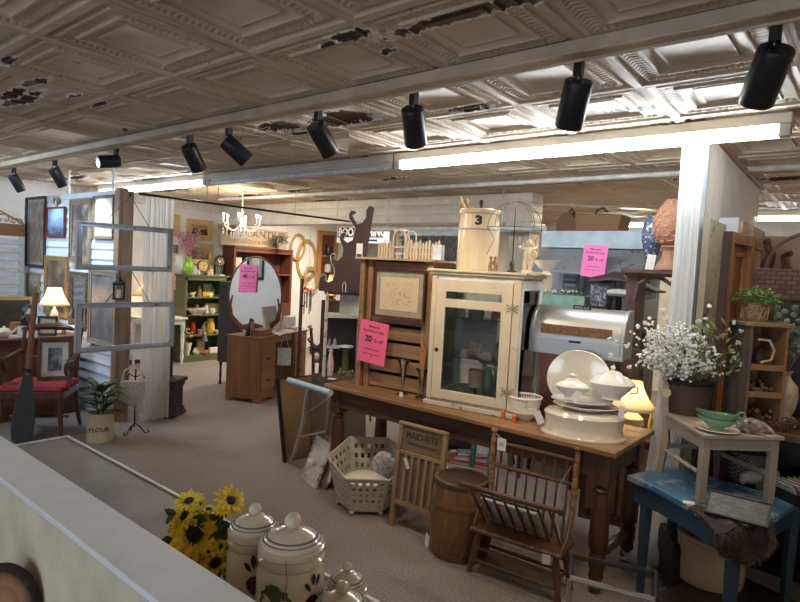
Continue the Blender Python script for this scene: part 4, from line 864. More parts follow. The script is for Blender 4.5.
# wood slices hung on the near face of the half wall
def slice_(px,py,rad,label,Yp=.57):
    p=PY(px,py,Yp); q=thing('wood_slice',label,'wood slice',(p.x,Yp-.052,p.z),R(30),'round wood slices on the half wall')
    m,N,L,b=nt('rings'); co_=coordn(N,L); sp=N.new('ShaderNodeSeparateXYZ'); L.new(co_,sp.inputs[0])
    d=math_(N,L,'SQRT',math_(N,L,'ADD',math_(N,L,'MULTIPLY',sp.outputs[0],sp.outputs[0]),math_(N,L,'MULTIPLY',sp.outputs[2],sp.outputs[2])))
    d=math_(N,L,'ADD',d,math_(N,L,'MULTIPLY_ADD',noise(N,L,co_,14,3),.03,-.015)); L.new(ramp(N,L,math_(N,L,'DIVIDE',d,rad),[(.2,(.40,.20,.10)),(.38,(.28,.12,.05)),(.5,(.38,.19,.09)),(.68,(.26,.11,.05)),(.82,(.10,.045,.02))]),b.inputs['Base Color']); b.inputs['Roughness'].default_value=.5
    n=40; pts=[(rad*.84*(1+.012*math.sin(5*a_))*math.cos(a_),rad*.84*(1+.012*math.sin(5*a_))*math.sin(a_)) for a_ in [2*PI*i/n for i in range(n)]]
    B().prism(pts,-.006,.012,'y').build('wood',m,q); 
    B().tube([(rad*.93*math.cos(2*PI*i/n)*(1+.02*math.sin(7*2*PI*i/n)),.0,rad*.93*math.sin(2*PI*i/n)) for i in range(n)],.012,8,closed=True).build('bark',P((.04,.025,.02),.9,s=60,var=.5,bump=.9),q)
slice_(30,592,.092,'round dark-barked wood slice hung on the near side of the half wall')
slice_(-16,612,.085,'second wood slice at the very left edge of the half wall')
# ============================================================ left booth
OUT=PY0-.016
def hy(px0,py0,px1,py1,Y):
    mx_,my=(px0+px1)/2,(py0+py1)/2; l=PY(px0,my,Y); r_=PY(px1,my,Y); tp=PY(mx_,py0,Y); bt=PY(mx_,py1,Y)
    return Vector(((l.x+r_.x)/2,Y,bt.z)),r_.x-l.x,tp.z-bt.z
def hxx(px0,py0,px1,py1,X):
    mx_,my=(px0+px1)/2,(py0+py1)/2; l=PX(px0,my,X); r_=PX(px1,my,X); tp=PX(mx_,py0,X); bt=PX(mx_,py1,X)
    return Vector((X,(l.y+r_.y)/2,bt.z)),r_.y-l.y,tp.z-bt.z
DKW=P((.05,.03,.02),.4); MAR=P((.18,.03,.03),.35)
def onp(box,label,fm,pm,fw=.03,mount=0,mc=None,name='framed_picture',**k):
    loc,w,h=hy(*box,OUT); return framed(name,label,w,h,fw,fm,pm,loc,0,mount,mc,**k)
GRY=P((.35,.36,.36),.7)
onp((27,197,46,267),'tall dark-framed collage picture, leftmost on the blue-white siding',DKW,PIC('abs',((.10,.09,.07),(.22,.16,.11),(.35,.33,.29)),2,6),.03,.03,GRY)
onp((48,207,66,237),'small seascape in a maroon frame below the bird ornament',MAR,PIC('land',((.25,.40,.62),(.18,.26,.40),(.05,.07,.10)),3,4),.02)
onp((71,199,91.5,262),'tall antique gold frame with a pale figure, right of the seascape',CH((.30,.24,.15),(.12,.08,.05),.4,18),PIC('abs',((.05,.04,.04),(.20,.16,.15),(.55,.5,.46)),6,2.5),.06)
onp((94.5,195.5,115,239),'pale botanical print in a thin bronze frame near the booth post',CH((.22,.17,.11),(.10,.07,.04),.4,18),PIC('sketch',((.55,.56,.48),(.10,.14,.08)),7,2),.028,.03,P((.62,.62,.55),.7))
onp((46,256,68,316),'gold-framed dark painting of a figure behind the table lamp',GOLD,PIC('abs',((.06,.045,.035),(.16,.11,.07),(.40,.27,.17)),5,3),.05)
onp((28,273,40,300),'small gold-framed landscape left of the lamp',GOLD,PIC('land',((.35,.36,.30),(.15,.16,.09),(.06,.05,.03)),8,5),.025)
onp((71,272,88,326),'narrow mirror in an ornate dark carved frame right of the lamp',CH((.20,.15,.10),(.06,.04,.03),.5,40),P((.5,.5,.5),.03,1,var=0,bump=0),.06,name='framed_mirror',cat='mirror')
onp((90,270,117.5,346),'large dark-framed charcoal figure drawing, lowest on the siding',CH((.13,.09,.06),(.3,.24,.18),.62,18),PIC('abs',((.06,.055,.055),(.17,.16,.16),(.30,.28,.27)),9,2.2),.05)
# bird ornament
loc,w,h=hy(48,195,67,207,OUT); q=thing('bird_ornament','green metal bird ornament with spread wings above the seascape','ornament',loc+Vector((0,-.012,0)))
BG=P((.25,.27,.12),.45,.3)
for s_ in(-1,1):
    b_=B()
    for k in range(5): b_.leaf((s_*.01,0,.04),(s_*(.7+.1*k),0,.9-.22*k),.10-.008*k,.03,(0,-1,0),0)
    b_.build('wing',BG,q,solid=.004)
B().tube([(0,0,-.005),(0,0,.04),(0,0,.075),(.008,0,.09)],[.006,.018,.008,.006],8).ball((.01,0,.1),.011,8).build('body',P((.6,.6,.5),.5),q)
# hanging sashes
XS=-5.2
def sash(px0,py0a,py0b,px1,py1a,py1b,label,ty):
    a=PX(px0,py0a,XS); b2=PX(px1,py0b,XS); zt=(a.z+b2.z)/2; c=PX(px0,py1a,XS); d=PX(px1,py1b,XS); zb=(c.z+d.z)/2; w=b2.y-a.y; h=zt-zb
    q=thing('hanging_window_sash',label,'window frame',(XS,(a.y+b2.y)/2,zb),PI/2,'empty sashes hanging from chains')
    fw=.034; m1=CH((.44,.50,.58),(.24,.15,.10),.40,12,.6); m2=CH((.16,.09,.055),(.35,.36,.36),.66,12,.6)
    b_=B()
    for (x0_,x1_,z0_,z1_) in ((-w/2,-w/2+fw,0,h),(w/2-fw,w/2,0,h),(-w/2+fw,w/2-fw,0,fw),(-w/2+fw,w/2-fw,h-fw,h)): b_.bb(x0_,x1_,-.012,.012,z0_,z1_)
    b_.build('frame',m1,q,bev=.003)
    b_=B()
    for (x0_,x1_,z0_,z1_) in ((-w/2-.012,-w/2,-.012,h+.012),(w/2,w/2+.012,-.012,h+.012),(-w/2,w/2,-.012,0),(-w/2,w/2,h,h+.012)): b_.bb(x0_,x1_,-.02,.02,z0_,z1_)
    b_.build('outer_edge',m2,q)
    
    for s_ in(-1,1): B().tube([(s_*.20,0,h+.01),(0.02,0,h+ty)],.0035,5).build('chain',P((.15,.12,.1),.5,.6),q)
    B().ball((.02,0,h+ty+.008),.012,8).build('hook',IRON,q)
sash(78,222,230,171,269,270,'empty blue-white window sash hanging from a chain, upper of two',.27)
sash(77,305.5,302,173,353,344,'empty blue-white window sash hanging from a chain, lower of two',.30)
solo(B().cyl((0,0,0),(-.28,0,0),.006),'hook_arm',IRON,'iron arm on the booth post holding the sash chains','hook',(XS+.01,2.6,2.27)) if 0 else None
# curtain beyond the post
def curtain(name,label,p0_,p1_,z0,z1,mat,nf=9,amp=.03,tie=None,flare=0,parent=None):
    a=Vector(p0_);b2=Vector(p1_);d=b2-a;n=Vector((-d.y,d.x,0)).normalized()
    def fn(u,v):
        z=z0+(z1-z0)*v; k=1-.0*v; w=math.sin(u*nf*2*PI)*.6+math.sin(u*nf*3.3*PI+1.3)*.4
        am=amp*(1.25-.6*v)
        uu=u
        if tie:
            g=math.exp(-((z-tie)/.35)**2); uu=u*(1-.45*g)
        pt=a+d*uu+n*(w*am+flare*(1-v)**2); return (pt.x,pt.y,z)
    b_=B().surf(fn,nf*14,16); return b_
VOILE=bpy.data.materials.new('voile'); VOILE.use_nodes=True
def voile(c,al):
    m,N,L,b=nt('voile'); N.remove(b); o=N['Material Output']; d=N.new('ShaderNodeBsdfDiffuse'); d.inputs[0].default_value=hexc(c); t=N.new('ShaderNodeBsdfTranslucent'); t.inputs[0].default_value=hexc(c); tr=N.new('ShaderNodeBsdfTransparent')
    m1=N.new('ShaderNodeMixShader'); m1.inputs[0].default_value=.45; L.new(d.outputs[0],m1.inputs[1]); L.new(t.outputs[0],m1.inputs[2]); m2=N.new('ShaderNodeMixShader'); m2.inputs[0].default_value=al; L.new(m1.outputs[0],m2.inputs[1]); L.new(tr.outputs[0],m2.inputs[2]); L.new(m2.outputs[0],o.inputs[0]); return m
bpy.data.materials.remove(VOILE)
cb=curtain('c','',(-5.5,2.80,0),(-5.5,3.10,0),.02,2.20,None,6,.022)
solo(cb,'sheer_curtain',voile((.80,.78,.75),.12),'sheer white curtain hanging on the rod beside the wooden booth post','curtain',smooth=180)
q=thing('curtain_rod','long thin black curtain rod running across the left booths under the ceiling','curtain rod',(-5.5,2.74,2.215)); B().cyl((0,0,0),(.02,3.1,0),.012,n=8).build('rod',BLACK,q)
for y in(.5,.72,.85,1.9,2.6): B().tube([(0,y,.30),(0,y,.03),(0,y+.01,-.02),(0,y,-.03)],.003,5).build('hanger_hook',P((.4,.38,.35),.4,.5),q)
# long counter desk, chair, lamp and clutter
q=thing('antique_desk','long dark wooden desk in front of the blue-white siding','desk',(-6.62,1.78,0))
B().bb(-.34,.34,-.78,.80,.765,.79).build('top',W((.09,.035,.018),(.20,.085,.04),'y',1,rough=.35),q,bev=.005)
B().bb(-.31,.31,-.75,.77,.06,.765).build('body',MAH,q); B().bb(.31,.318,-.7,.72,.14,.70).build('front_panel',W((.09,.03,.015),(.17,.065,.03),'y'),q,bev=.004); B().bb(-.32,.32,-.76,.78,0,.06).build('plinth',MAH,q)
DT=.791
def ond(px,X,z=DT): 
    best=min((abs(pxof((X,y/200,z))-px),y/200) for y in range(100,515)); return Vector((X,best[1],z))
def lamp(name,label,p,rs,hs,hb,basemat,glow,eb,shape=1,base=None,rz=0,flare=.45):
    q=thing('table_lamp',label,'lamp',p,rz)
    B().lathe(base or [(.05,0),(.05,.012),(.02,.025),(.045,hb*.35),(.05,hb*.5),(.03,hb*.75),(.012,hb*.85),(.012,hb)],n=24).build('base',basemat,q)
    B().cyl((0,0,hb),(0,0,hb+hs*.5),.005).build('stem',BRASS,q)
    prf=[(rs*(flare+(1-flare)*(1-t)**1.6),hb-.01+hs*t) for t in [i/8 for i in range(9)]]
    sb=B().lathe(prf,n=32); sb.f=[f_ for f_ in sb.f if len(f_)==4]
    sb.build('lamp_shade',glow,q,solid=.002)
    bulb(p+Vector((0,0,hb+hs*.42)),eb); return q
def shademat(c,e):
    m,N,L,b=nt('lit_shade'); N.remove(b); o=N['Material Output']; d=N.new('ShaderNodeBsdfDiffuse'); d.inputs[0].default_value=hexc(c); t=N.new('ShaderNodeBsdfTranslucent'); t.inputs[0].default_value=hexc(c); mx=N.new('ShaderNodeMixShader'); mx.inputs[0].default_value=.6; L.new(d.outputs[0],mx.inputs[1]); L.new(t.outputs[0],mx.inputs[2]); L.new(mx.outputs[0],o.inputs[0]); return m
lp=ond(54,-6.62); s=mm(lp)
lamp('table_lamp','lit table lamp with bell-shaped white shade on the dark desk',lp,.145,.185,PD(54,304,lp).z-DT,CER,shademat((.9,.82,.68),0),5)
# framed pieces and small things on the desk
def onD(px,X,b_,name,mat,label,cat,rz=0,**k): return solo(b_,name,mat,label,cat,ond(px,X),rz,**k)
p=ond(47,-6.42); framed('small_photo_frame','small black photo frame leaning on the desk below the lamp',.17,.19,.018,BLACK,P((.35,.28,.2),.6),p,R(60),0,None,rx=R(-14))
p=ond(10,-6.85); framed('gilt_mirror','gilt-framed mirror leaning at the left end of the desk',.42,.36,.035,GOLD,P((.42,.48,.52),.05,1,var=0,bump=0),p,R(78),rx=R(-16),cat='mirror')
p=ond(4,-6.45); q=thing('teapot','cream teapot on the left corner of the dark desk','teapot',p,R(70)); B().lathe([(.035,0),(.06,.03),(.062,.055),(.035,.085),(.015,.09),(.012,.105),(0,.107)],n=20).build('body',CREAM,q); B().tube([(.055,0,.04),(.085,0,.06),(.10,0,.09)],[.014,.010,.007],8).build('spout',CREAM,q); B().tube([(-.055,0,.07),(-.09,0,.07),(-.09,0,.035),(-.055,0,.03)],.006,7).build('handle',CREAM,q)
p=ond(22,-6.40); q=thing('printed_mug','white printed mug on a tray on the dark desk','mug',p+Vector((0,0,.012)),R(70)); B().lathe([(.035,0),(.038,.004),(.038,.09),(.034,.09),(.033,.01),(0,.008)],n=20).build('body',PIC('abs',((.6,.6,.58),(.65,.65,.62),(.12,.12,.12)),4,9),q); B().tube([(.037,0,.075),(.062,0,.07),(.062,0,.03),(.037,0,.022)],.005,7).build('handle',CER,q)
onD(20,-6.42,B().bb(-.10,.13,-.09,.10,0,.008).bb(-.10,.13,-.09,-.083,.008,.011),'serving_tray',P((.6,.6,.58),.35),'pale rectangular tray under the white printed mug','tray',R(80))
onD(15,-6.62,B().lathe([(.04,0),(.045,.01),(.045,.12),(.0,.12)],n=20),'wooden_canister',OAKz,'small brown wooden canister behind the white mug','canister')
onD(31,-6.66,B().lathe([(.05,0),(.03,.02),(.02,.10),(.05,.15),(.06,.20),(.03,.25),(.045,.29),(0,.30)],n=20),'carved_urn',P((.16,.12,.09),.4,.3),'dark carved urn on the desk, left of the lamp','urn')
for i,(px,X,r_,h_,c_,lb) in enumerate(((36,-6.40,.02,.05,(.6,.55,.45),'tiny cream jar on the desk beside the photo frame'),(60,-6.5,.03,.03,(.55,.5,.45),'little pale trinket dish on the desk right of the lamp'),(64,-6.42,.022,.05,(.3,.2,.12),'small brown pot at the right end of the desk'))):
    onD(px,X,B().lathe([(r_*.8,0),(r_,h_*.4),(r_*.7,h_),(r_*.6,h_),(0,h_*.3)],n=16),'trinket_jar',P(c_,.3),lb,'jar')
# louvred headboard and shutters behind, at the far left
p=PY(-2,270,2.62)
q=thing('louvred_shutter','grey-white louvred shutter panel at the left edge, beside the siding','shutter',(-7.95,2.22,.9),PI/2); 
for a_,b_ in((-.36,-.31),(.31,.36)): B().bb(a_,b_,-.02,.02,0,.88).build('stile',P((.55,.55,.54),.5),q)
for i in range(9): B().box((0,0,.06+i*.094),(.62,.012,.07),(R(-30),0,0)).build('louvre',P((.52,.52,.52),.5),q)
B().bb(-.36,.36,-.02,.2,-.9,-.001).build('base_cabinet',P((.12,.09,.07),.5),q)
q=thing('carved_headboard','brown wooden headboard with scrolled openwork top, at the far left','headboard',(-7.95,2.22,1.781),PI/2); B().bb(-.36,.36,-.02,.04,0,.14).build('panel',W((.20,.08,.03),(.34,.15,.06),'x'),q)
b_=B()
for k in range(5):
    x=-.28+k*.14; hh=.07+.05*(2-abs(k-2)); 
    for s_ in(-1,1): b_.tube([(x+s_*.0,0,.14+hh*.9),(x+s_*.045,0,.14+hh*.8),(x+s_*.06,0,.14+hh*.4),(x+s_*.03,0,.14+hh*.2),(x+s_*.015,0,.14+hh*.45)],.011,6)
b_.tube([(-.36,0,.14),(-.22,0,.22),(0,0,.34),(.22,0,.22),(.36,0,.14)],.012,6).build('scrollwork',W((.35,.17,.08),(.5,.27,.14),'x'),q)
# ---- red seated armchair
cp=G(32,432,0)+Vector((-.25,.08,0)); 
q=thing('armchair','dark mahogany armchair with scroll arms and dotted red seat','armchair',(-5.72,2.0,0),R(52))
CHW=W((.05,.018,.01),(.14,.05,.025),'z',1,rough=.3,coat=.3)
def dots():
    m,N,L,b=nt('dotted_fabric'); co_=coordn(N,L); v=N.new('ShaderNodeTexVoronoi'); v.inputs['Scale'].default_value=70; v.inputs['Randomness'].default_value=.1; L.new(co_,v.inputs['Vector']); f=math_(N,L,'LESS_THAN',v.outputs['Distance'],.26); L.new(mixc(N,L,f,(.32,.012,.02),(.62,.25,.25)),b.inputs['Base Color']); b.inputs['Roughness'].default_value=.8; return m
B().box((0,0,.45),(.50,.46,.05)).build('seat',dots(),q,bev=.02)
B().bb(-.26,.26,-.235,-.21,.37,.43).bb(-.26,-.235,-.21,.21,.37,.43).bb(.235,.26,-.21,.21,.37,.43).bb(-.24,.24,.2,.225,.37,.43).build('seat_rail',CHW,q,bev=.004)
for s_ in(-1,1):
    B().tube([(s_*.27,-.27,0),(s_*.255,-.25,.10),(s_*.225,-.20,.24),(s_*.235,-.205,.40)],[.014,.018,.024,.028],10).build('leg',CHW,q)
    B().tube([(s_*.24,.32,0),(s_*.235,.26,.15),(s_*.23,.21,.38),(s_*.23,.215,.55),(s_*.235,.26,.75),(s_*.24,.32,.92)],[.016,.02,.022,.02,.018,.016],10).build('leg',CHW,q)
    pts=[(s_*.235,.25,.72),(s_*.25,.12,.70),(s_*.265,-.04,.68),(s_*.27,-.15,.69)]
    for k in range(13):
        a=PI/2-k*2*PI/12*1.15; rr=.07*(1-k/20); pts.append((s_*.27,-.16-rr*math.cos(a),.62+rr*math.sin(a)))
    B().tube(pts,[.018]*4+[.017-.0006*k for k in range(13)],8).build('arm',CHW,q)
    B().tube([(s_*.265,-.12,.66),(s_*.26,-.05,.58),(s_*.25,-.06,.48),(s_*.245,-.10,.43)],[.015,.016,.02,.022],8).build('arm_support',CHW,q)
B().tube([(-.27,.32,.90),(-.12,.345,.925),(0,.35,.93),(.12,.345,.925),(.27,.32,.90)],[.012,.03,.034,.03,.012],10).build('crest_rail',CHW,q)
B().tube([(-.23,.24,.66),(0,.26,.64),(.23,.24,.66)],[.014,.022,.014],8).build('back_rail',CHW,q)
B().cyl((-.235,-.0,.16),(.235,.0,.16),.012).build('stretcher',CHW,q)
Mc=Matrix.Translation(q.location)@Matrix.Rotation(R(52),4,'Z')
framed('framed_print','brown-framed print with wide mount resting on the red seat','',.01,MAH,MAH,(0,0,0)) if 0 else None
framed('framed_print','brown-framed print with wide white mount propped on the red chair seat',.27,.37,.03,W((.07,.03,.015),(.16,.07,.035),'z'),PIC('abs',((.04,.05,.07),(.12,.15,.18),(.4,.42,.42)),3,3),Mc@Vector((.09,.07,.477)),R(52)+.25,.05,P((.6,.6,.57),.7),rx=R(-16))
# ---- oar
a=G(21,444,0); q=thing('oar','wooden oar with blue-grey blade standing in front of the armchair','oar',a+Vector((0,.0,0)),facing(a),rx=R(-6),ry=R(4)); s=mm(a); 
b_=B(); pr2=[(0.03,0),(.075,.03),(.09,.12),(.085,.25),(.065,.40),(.04,.52),(.024,.60)]
out=[(x*.95,z*1.05) for x,z in pr2]+[(-x*.95,z*1.05) for x,z in pr2[::-1]]; b_.prism(out,-.012,.012,'y').build('blade',CH((.045,.052,.058),(.09,.07,.05),.36,10,.7),q,bev=.008)
B().tube([(0,0,.58),(0,0,.66),(0,0,1.15),(0,0,1.28)],[.026,.024,.021,.024],12).build('shaft',W((.16,.07,.035),(.30,.15,.08),'z'),q); B().lathe([(.027,.60),(.027,.63)],n=14).build('collar',BLACK,q,solid=.003)
# ---- rubber plant in flour pot
p=G(93,441,0)+Vector((0,.06,0)); s=mm(p); r=12.3*s
q=thing('enamel_pot','cream enamel flour bin used as a planter near the booth post','planter',p,facing(p)); B().lathe([(r,0),(r,.24),(r*1.03,.25),(r*.97,.25),(r*.95,.21),(0,.21)],n=36).build('body',P((.62,.56,.36),.3,coat=.4,var=.04,bump=0),q)
text('lettering','FLOUR',.055,P((.04,.025,.03),.5),q,(-.01,-r+.0005,.115),ext=.002,sx=.95)
pz=thing('rubber_plant','dark green broad-leaved plant growing in the cream flour bin','plant',p+Vector((0,0,.212))); LD=P((.025,.075,.028),.32,var=.35,s=16,coat=.2,bump=.02)
for i in range(4): a=i*1.7; B().tube([(.02*math.cos(a),.02*math.sin(a),0),(.05*math.cos(a),.05*math.sin(a),.12),(.08*math.cos(a),.08*math.sin(a),.22)],.005,6).build('stem',P((.08,.09,.03)),pz)
b_=B()
for i in range(30):
    a=i*2.4; el=.15+.9*random.random(); hh=.02+.22*(i/30); d=(math.cos(a),math.sin(a),el*(.5+i/30)); b_.leaf((.03*math.cos(a),.03*math.sin(a),hh),d,random.uniform(.15,.21),random.uniform(.075,.10),(0,0,1),.03)
b_.build('leaves',LD,pz,solid=.0015)
# ---- iron stand with crocheted bag
p=G(130,430,0)+Vector((.12,-.02,0)); q=thing('scroll_stand','black wrought iron scroll stand by the booth post','stand',p,R(50)); b_=B()
b_.cyl((0,0,.06),(0,0,.60),.007)
for k in range(3): a=2*PI*k/3; b_.tube([(0,0,.10),(.05*math.cos(a),.05*math.sin(a),.06),(.10*math.cos(a),.10*math.sin(a),.0),(.13*math.cos(a),.13*math.sin(a),.02),(.11*math.cos(a),.11*math.sin(a),.035)],.006,6)
for s_ in(-1,1): b_.tube([(0,0,.52),(s_*.05,0,.55),(s_*.08,0,.52),(s_*.06,0,.49)],.005,6)
b_.build('iron_frame',IRON,q)
p2=p+Vector((.03,-.04,.26)); q=thing('crochet_bag','white crocheted handbag with dark fringe hanging on the iron stand','handbag',p2,R(55)); b_=B()
b_.prism([(-.10,.06),(-.105,.24),(.105,.24),(.10,.06),(.0,.0)],-.02,.02).build('pouch',P((.50,.47,.42),.95,s=90,var=.3,bump=1),q,bev=.012); 
for k in range(3): B().tube([(-.10,-.024,.20-k*.045),(0,-.026,.13-k*.045),(.10,-.024,.20-k*.045)],.004,6).build('braid',P((.58,.55,.5),.95),q)
B().tube([(-.09,0,.235),(-.07,0,.33),(0,0,.37),(.07,0,.33),(.09,0,.235)],.008,7).build('handle',P((.5,.47,.42),.95),q)
for k in range(14): x=-.09+k*.0138; B().cyl((x,0,.055-.05*(1-abs(x)/.09)),(x*1.02,0,-.07),.0022,n=5).build('fringe',P((.12,.11,.1),.9),q)
# ---- black trunk pedestal
p=G(157,418,0)+Vector((-.1,.12,0)); q=thing('painted_pedestal','black distressed wooden pedestal box behind the curtain','pedestal',p,R(35)); BD=CH((.035,.032,.035),(.16,.13,.11),.40,16,.6)
B().bb(-.15,.15,-.12,.12,.08,.30).build('body',BD,q); B().bb(-.18,.18,-.15,.15,0,.035).bb(-.165,.165,-.135,.135,.035,.08).build('foot_molding',BD,q,bev=.005); B().bb(-.165,.165,-.135,.135,.30,.345).bb(-.185,.185,-.155,.155,.345,.385).build('cap_molding',BD,q,bev=.005)
solo(B().bb(-.08,.08,-.07,.07,0,.38),'black_box',BLACK,'tall plain black box standing on the distressed black pedestal','box',p+Vector((-.04,.0,.386)),R(35),bev=.004)
# ---- far white table with lamp and tureen, plates on the wall
p=G(157,364,0)+Vector((.06,.0,0)); q=thing('white_side_table','white turned-leg side table against the white wall','table',p,0)
B().bb(-.26,.26,-.35,.30,.70,.725).bb(-.23,.23,-.32,.27,.62,.70).build('top',WHITE,q,bev=.004)
for sx in(-1,1):
    for sy in(-.30,.25): B().lathe([(.012,0),(.022,.03),(.016,.06),(.03,.12),(.02,.20),(.03,.45),(.02,.50),(.034,.54),(.034,.62)],(sx*.2,sy,0),12).build('leg',WHITE,q)
tp_=p+Vector((0,0,.726))
lamp('table_lamp','table lamp with cone shade on the white side table behind the curtain',tp_+Vector((-.06,-.2,0)),.19,.21,.32,P((.12,.06,.03),.3),shademat((.85,.72,.52),0),3,flare=.25)
q=thing('soup_tureen','cream lidded tureen on the white side table','tureen',tp_+Vector((.08,-.08,0)),R(60)); B().lathe([(.05,0),(.04,.015),(.10,.06),(.11,.09),(0,.09)],n=24,sy=.7).build('bowl',CREAM,q); B().lathe([(.112,.09),(.09,.12),(.03,.14),(.02,.16),(0,.165)],n=24,sy=.7).build('lid',CREAM,q)
solo(B().lathe([(.02,0),(.012,.02),(.01,.14),(.018,.16),(0,.17)],n=12),'candlestick',BLACK,'short black candlestick beside the tureen on the white side table','candlestick',tp_+Vector((.16,-.26,0)))
def wplate(px,py,rp,c,label):
    a=PX(px,py,LW+.02); s=mm(a); r_=rp*s; solo(B().lathe([(r_*.5,0),(r_*.6,.004),(r_,.02),(r_*.97,.022),(r_*.55,.01),(0,.008)],n=36),'wall_plate',c,label,'plate',a,0,ry=PI/2,group='plates hung on the white wall')
wplate(171,282,9,PIC('abs',((.62,.30,.20),(.72,.45,.34),(.75,.6,.5)),2,6),'pink-orange plate hung on the wall beside the green bookcase')
wplate(165,304,9,PIC('abs',((.6,.58,.55),(.66,.64,.6),(.3,.28,.25)),3,6),'white patterned plate hung below the pink-orange plate')
wplate(170,258,6,PIC('abs',((.62,.40,.3),(.7,.55,.45),(.75,.65,.6)),5,6),'small pale plate hung highest, left of the pink blossoms')
B_=B(); B_.bb(-.004,.004,-.05,-.045,0,.62).bb(-.004,.004,.045,.05,0,.62); 
q=PX(171,300,LW+.012); solo(B_.bb(-.004,.004,-.05,.05,.0,.006),'plate_rack',BRASS,'thin metal hanging rack holding the wall plates','rack',(LW+.012,q.y,PX(171,312,LW).z))

lp=PX(124,300,-5.30); q=thing('hanging_lantern','small dark metal lantern hanging on the booth post between the two sashes','lantern',(-5.40,lp.y,lp.z),R(60))
B().bb(-.05,.05,-.05,.05,0,.012).bb(-.05,.05,-.05,.05,.13,.145).build('plates',IRON,q)
for sx in(-1,1):
    for sy in(-1,1): B().cyl((sx*.043,sy*.043,.01),(sx*.043,sy*.043,.135),.005,n=6).build('bar',IRON,q)
B().lathe([(.06,.145),(.02,.18),(.008,.2)],n=4).build('roof',IRON,q); B().tube([(-.02,0,.19),(0,0,.25),(.02,0,.19)],.004,6).build('handle',IRON,q); B().cyl((0,0,.012),(0,0,.09),.02).build('candle',CREAM,q)
B().cyl((0,0,.25),(-.02,.02,.32),.003,n=5).build('hanging_wire',IRON,q)
# ============================================================ far left wall: green bookcase, pictures, hutch, vanity, mirrors
GBX=-8.31; y0=PX(179,320,GBX).y+.09; y1=5.67; y0=4.90
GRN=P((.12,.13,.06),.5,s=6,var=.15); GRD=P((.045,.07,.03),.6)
q=thing('green_bookcase','green painted open bookcase full of yellow and white trinkets','bookcase',(GBX,(y0+y1)/2,0),PI/2); w=(y1-y0); BH=1.34
for s_ in(-1,1): B().bb(s_*(w/2-.02)-.02,s_*(w/2-.02)+.02,0,.29,0,BH).build('side_panel',GRN,q)
B().bb(-w/2-.02,w/2+.02,-.015,.29,BH,BH+.025).bb(-w/2,w/2,0,.02,BH-.06,BH).build('top',GRN,q,bev=.003)
SH=[.10,.42,.74,1.02]
for z in SH: B().bb(-w/2+.04,w/2-.04,.005,.27,z-.02,z).build('shelf',GRN,q)
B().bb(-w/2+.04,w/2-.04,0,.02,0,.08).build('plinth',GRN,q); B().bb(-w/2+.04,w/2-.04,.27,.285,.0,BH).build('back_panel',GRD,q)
YEL=P((.65,.42,.05),.4,var=.1); LEM=P((.7,.58,.15),.4); TEA=P((.12,.25,.25),.4); PNK=P((.6,.15,.2),.5); TERR=P((.25,.08,.05),.5)
def sh(i,x,y=.12): return Vector((GBX-y,(y0+y1)/2+x,SH[i]+.001)) if i<4 else Vector((GBX-y,(y0+y1)/2+x,BH+.026))
def item(kind,i,x,c,label,r_=.04,h_=.1,y=.10,cat=None,rz=PI/2):
    p=sh(i,x,y); m_=c
    if kind=='jug':
        q=thing('pitcher',label,cat or 'pitcher',p,rz); B().lathe([(r_*.8,0),(r_,h_*.2),(r_*.95,h_*.6),(r_*.7,h_*.85),(r_*.8,h_),(r_*.7,h_),(0,h_*.4)],n=18).build('body',m_,q); B().tube([(-r_*.9,0,h_*.8),(-r_*1.6,0,h_*.7),(-r_*1.5,0,h_*.35),(-r_*.95,0,h_*.25)],r_*.13,6).build('handle',m_,q)
    elif kind=='bowl': solo(B().lathe([(r_*.5,0),(r_*.5,h_*.1),(r_,h_*.9),(r_*1.02,h_),(r_*.9,h_),(0,h_*.3)],n=22),'bowl',m_,label,cat or 'bowl',p,rz)
    elif kind=='cup':
        q=thing('cup',label,cat or 'cup',p,rz); B().lathe([(r_*.6,0),(r_*.9,h_*.4),(r_,h_),(r_*.9,h_),(0,h_*.2)],n=16).build('body',m_,q); B().tube([(r_*.95,0,h_*.8),(r_*1.5,0,h_*.7),(r_*1.4,0,h_*.35),(r_*.8,0,h_*.3)],r_*.12,6).build('handle',m_,q)
    elif kind=='box': solo(B().bb(-r_,r_,-.025,.025,0,h_),'printed_box',m_,label,cat or 'box',p,rz,bev=.003)
    elif kind=='fig': solo(B().tube([(0,0,0),(0,0,h_*.4),(0,0,h_*.7)],[r_*.9,r_*.7,r_*.4],10).ball((0,0,h_*.84),r_*.42,8).tube([(r_*.4,0,h_*.6),(r_*.9,-.01,h_*.5)],r_*.18,6),'figurine',m_,label,cat or 'figurine',p,rz)
    elif kind=='bird': solo(B().tube([(-r_*1.3,0,h_*.5),(-r_*.3,0,h_*.45),(r_*.5,0,h_*.55)],[r_*.15,r_*.6,r_*.45],8).ball((r_*.75,0,h_*.8),r_*.35,8).lathe([(r_*.6,0),(r_*.3,h_*.3)],n=10),'bird_figurine',m_,label,cat or 'figurine',p,rz)
    elif kind=='vase': solo(B().lathe([(r_*.5,0),(r_*.9,h_*.2),(r_,h_*.5),(r_*.5,h_*.85),(r_*.65,h_),(r_*.5,h_),(0,h_*.5)],n=20),'vase',m_,label,cat or 'vase',p,rz)
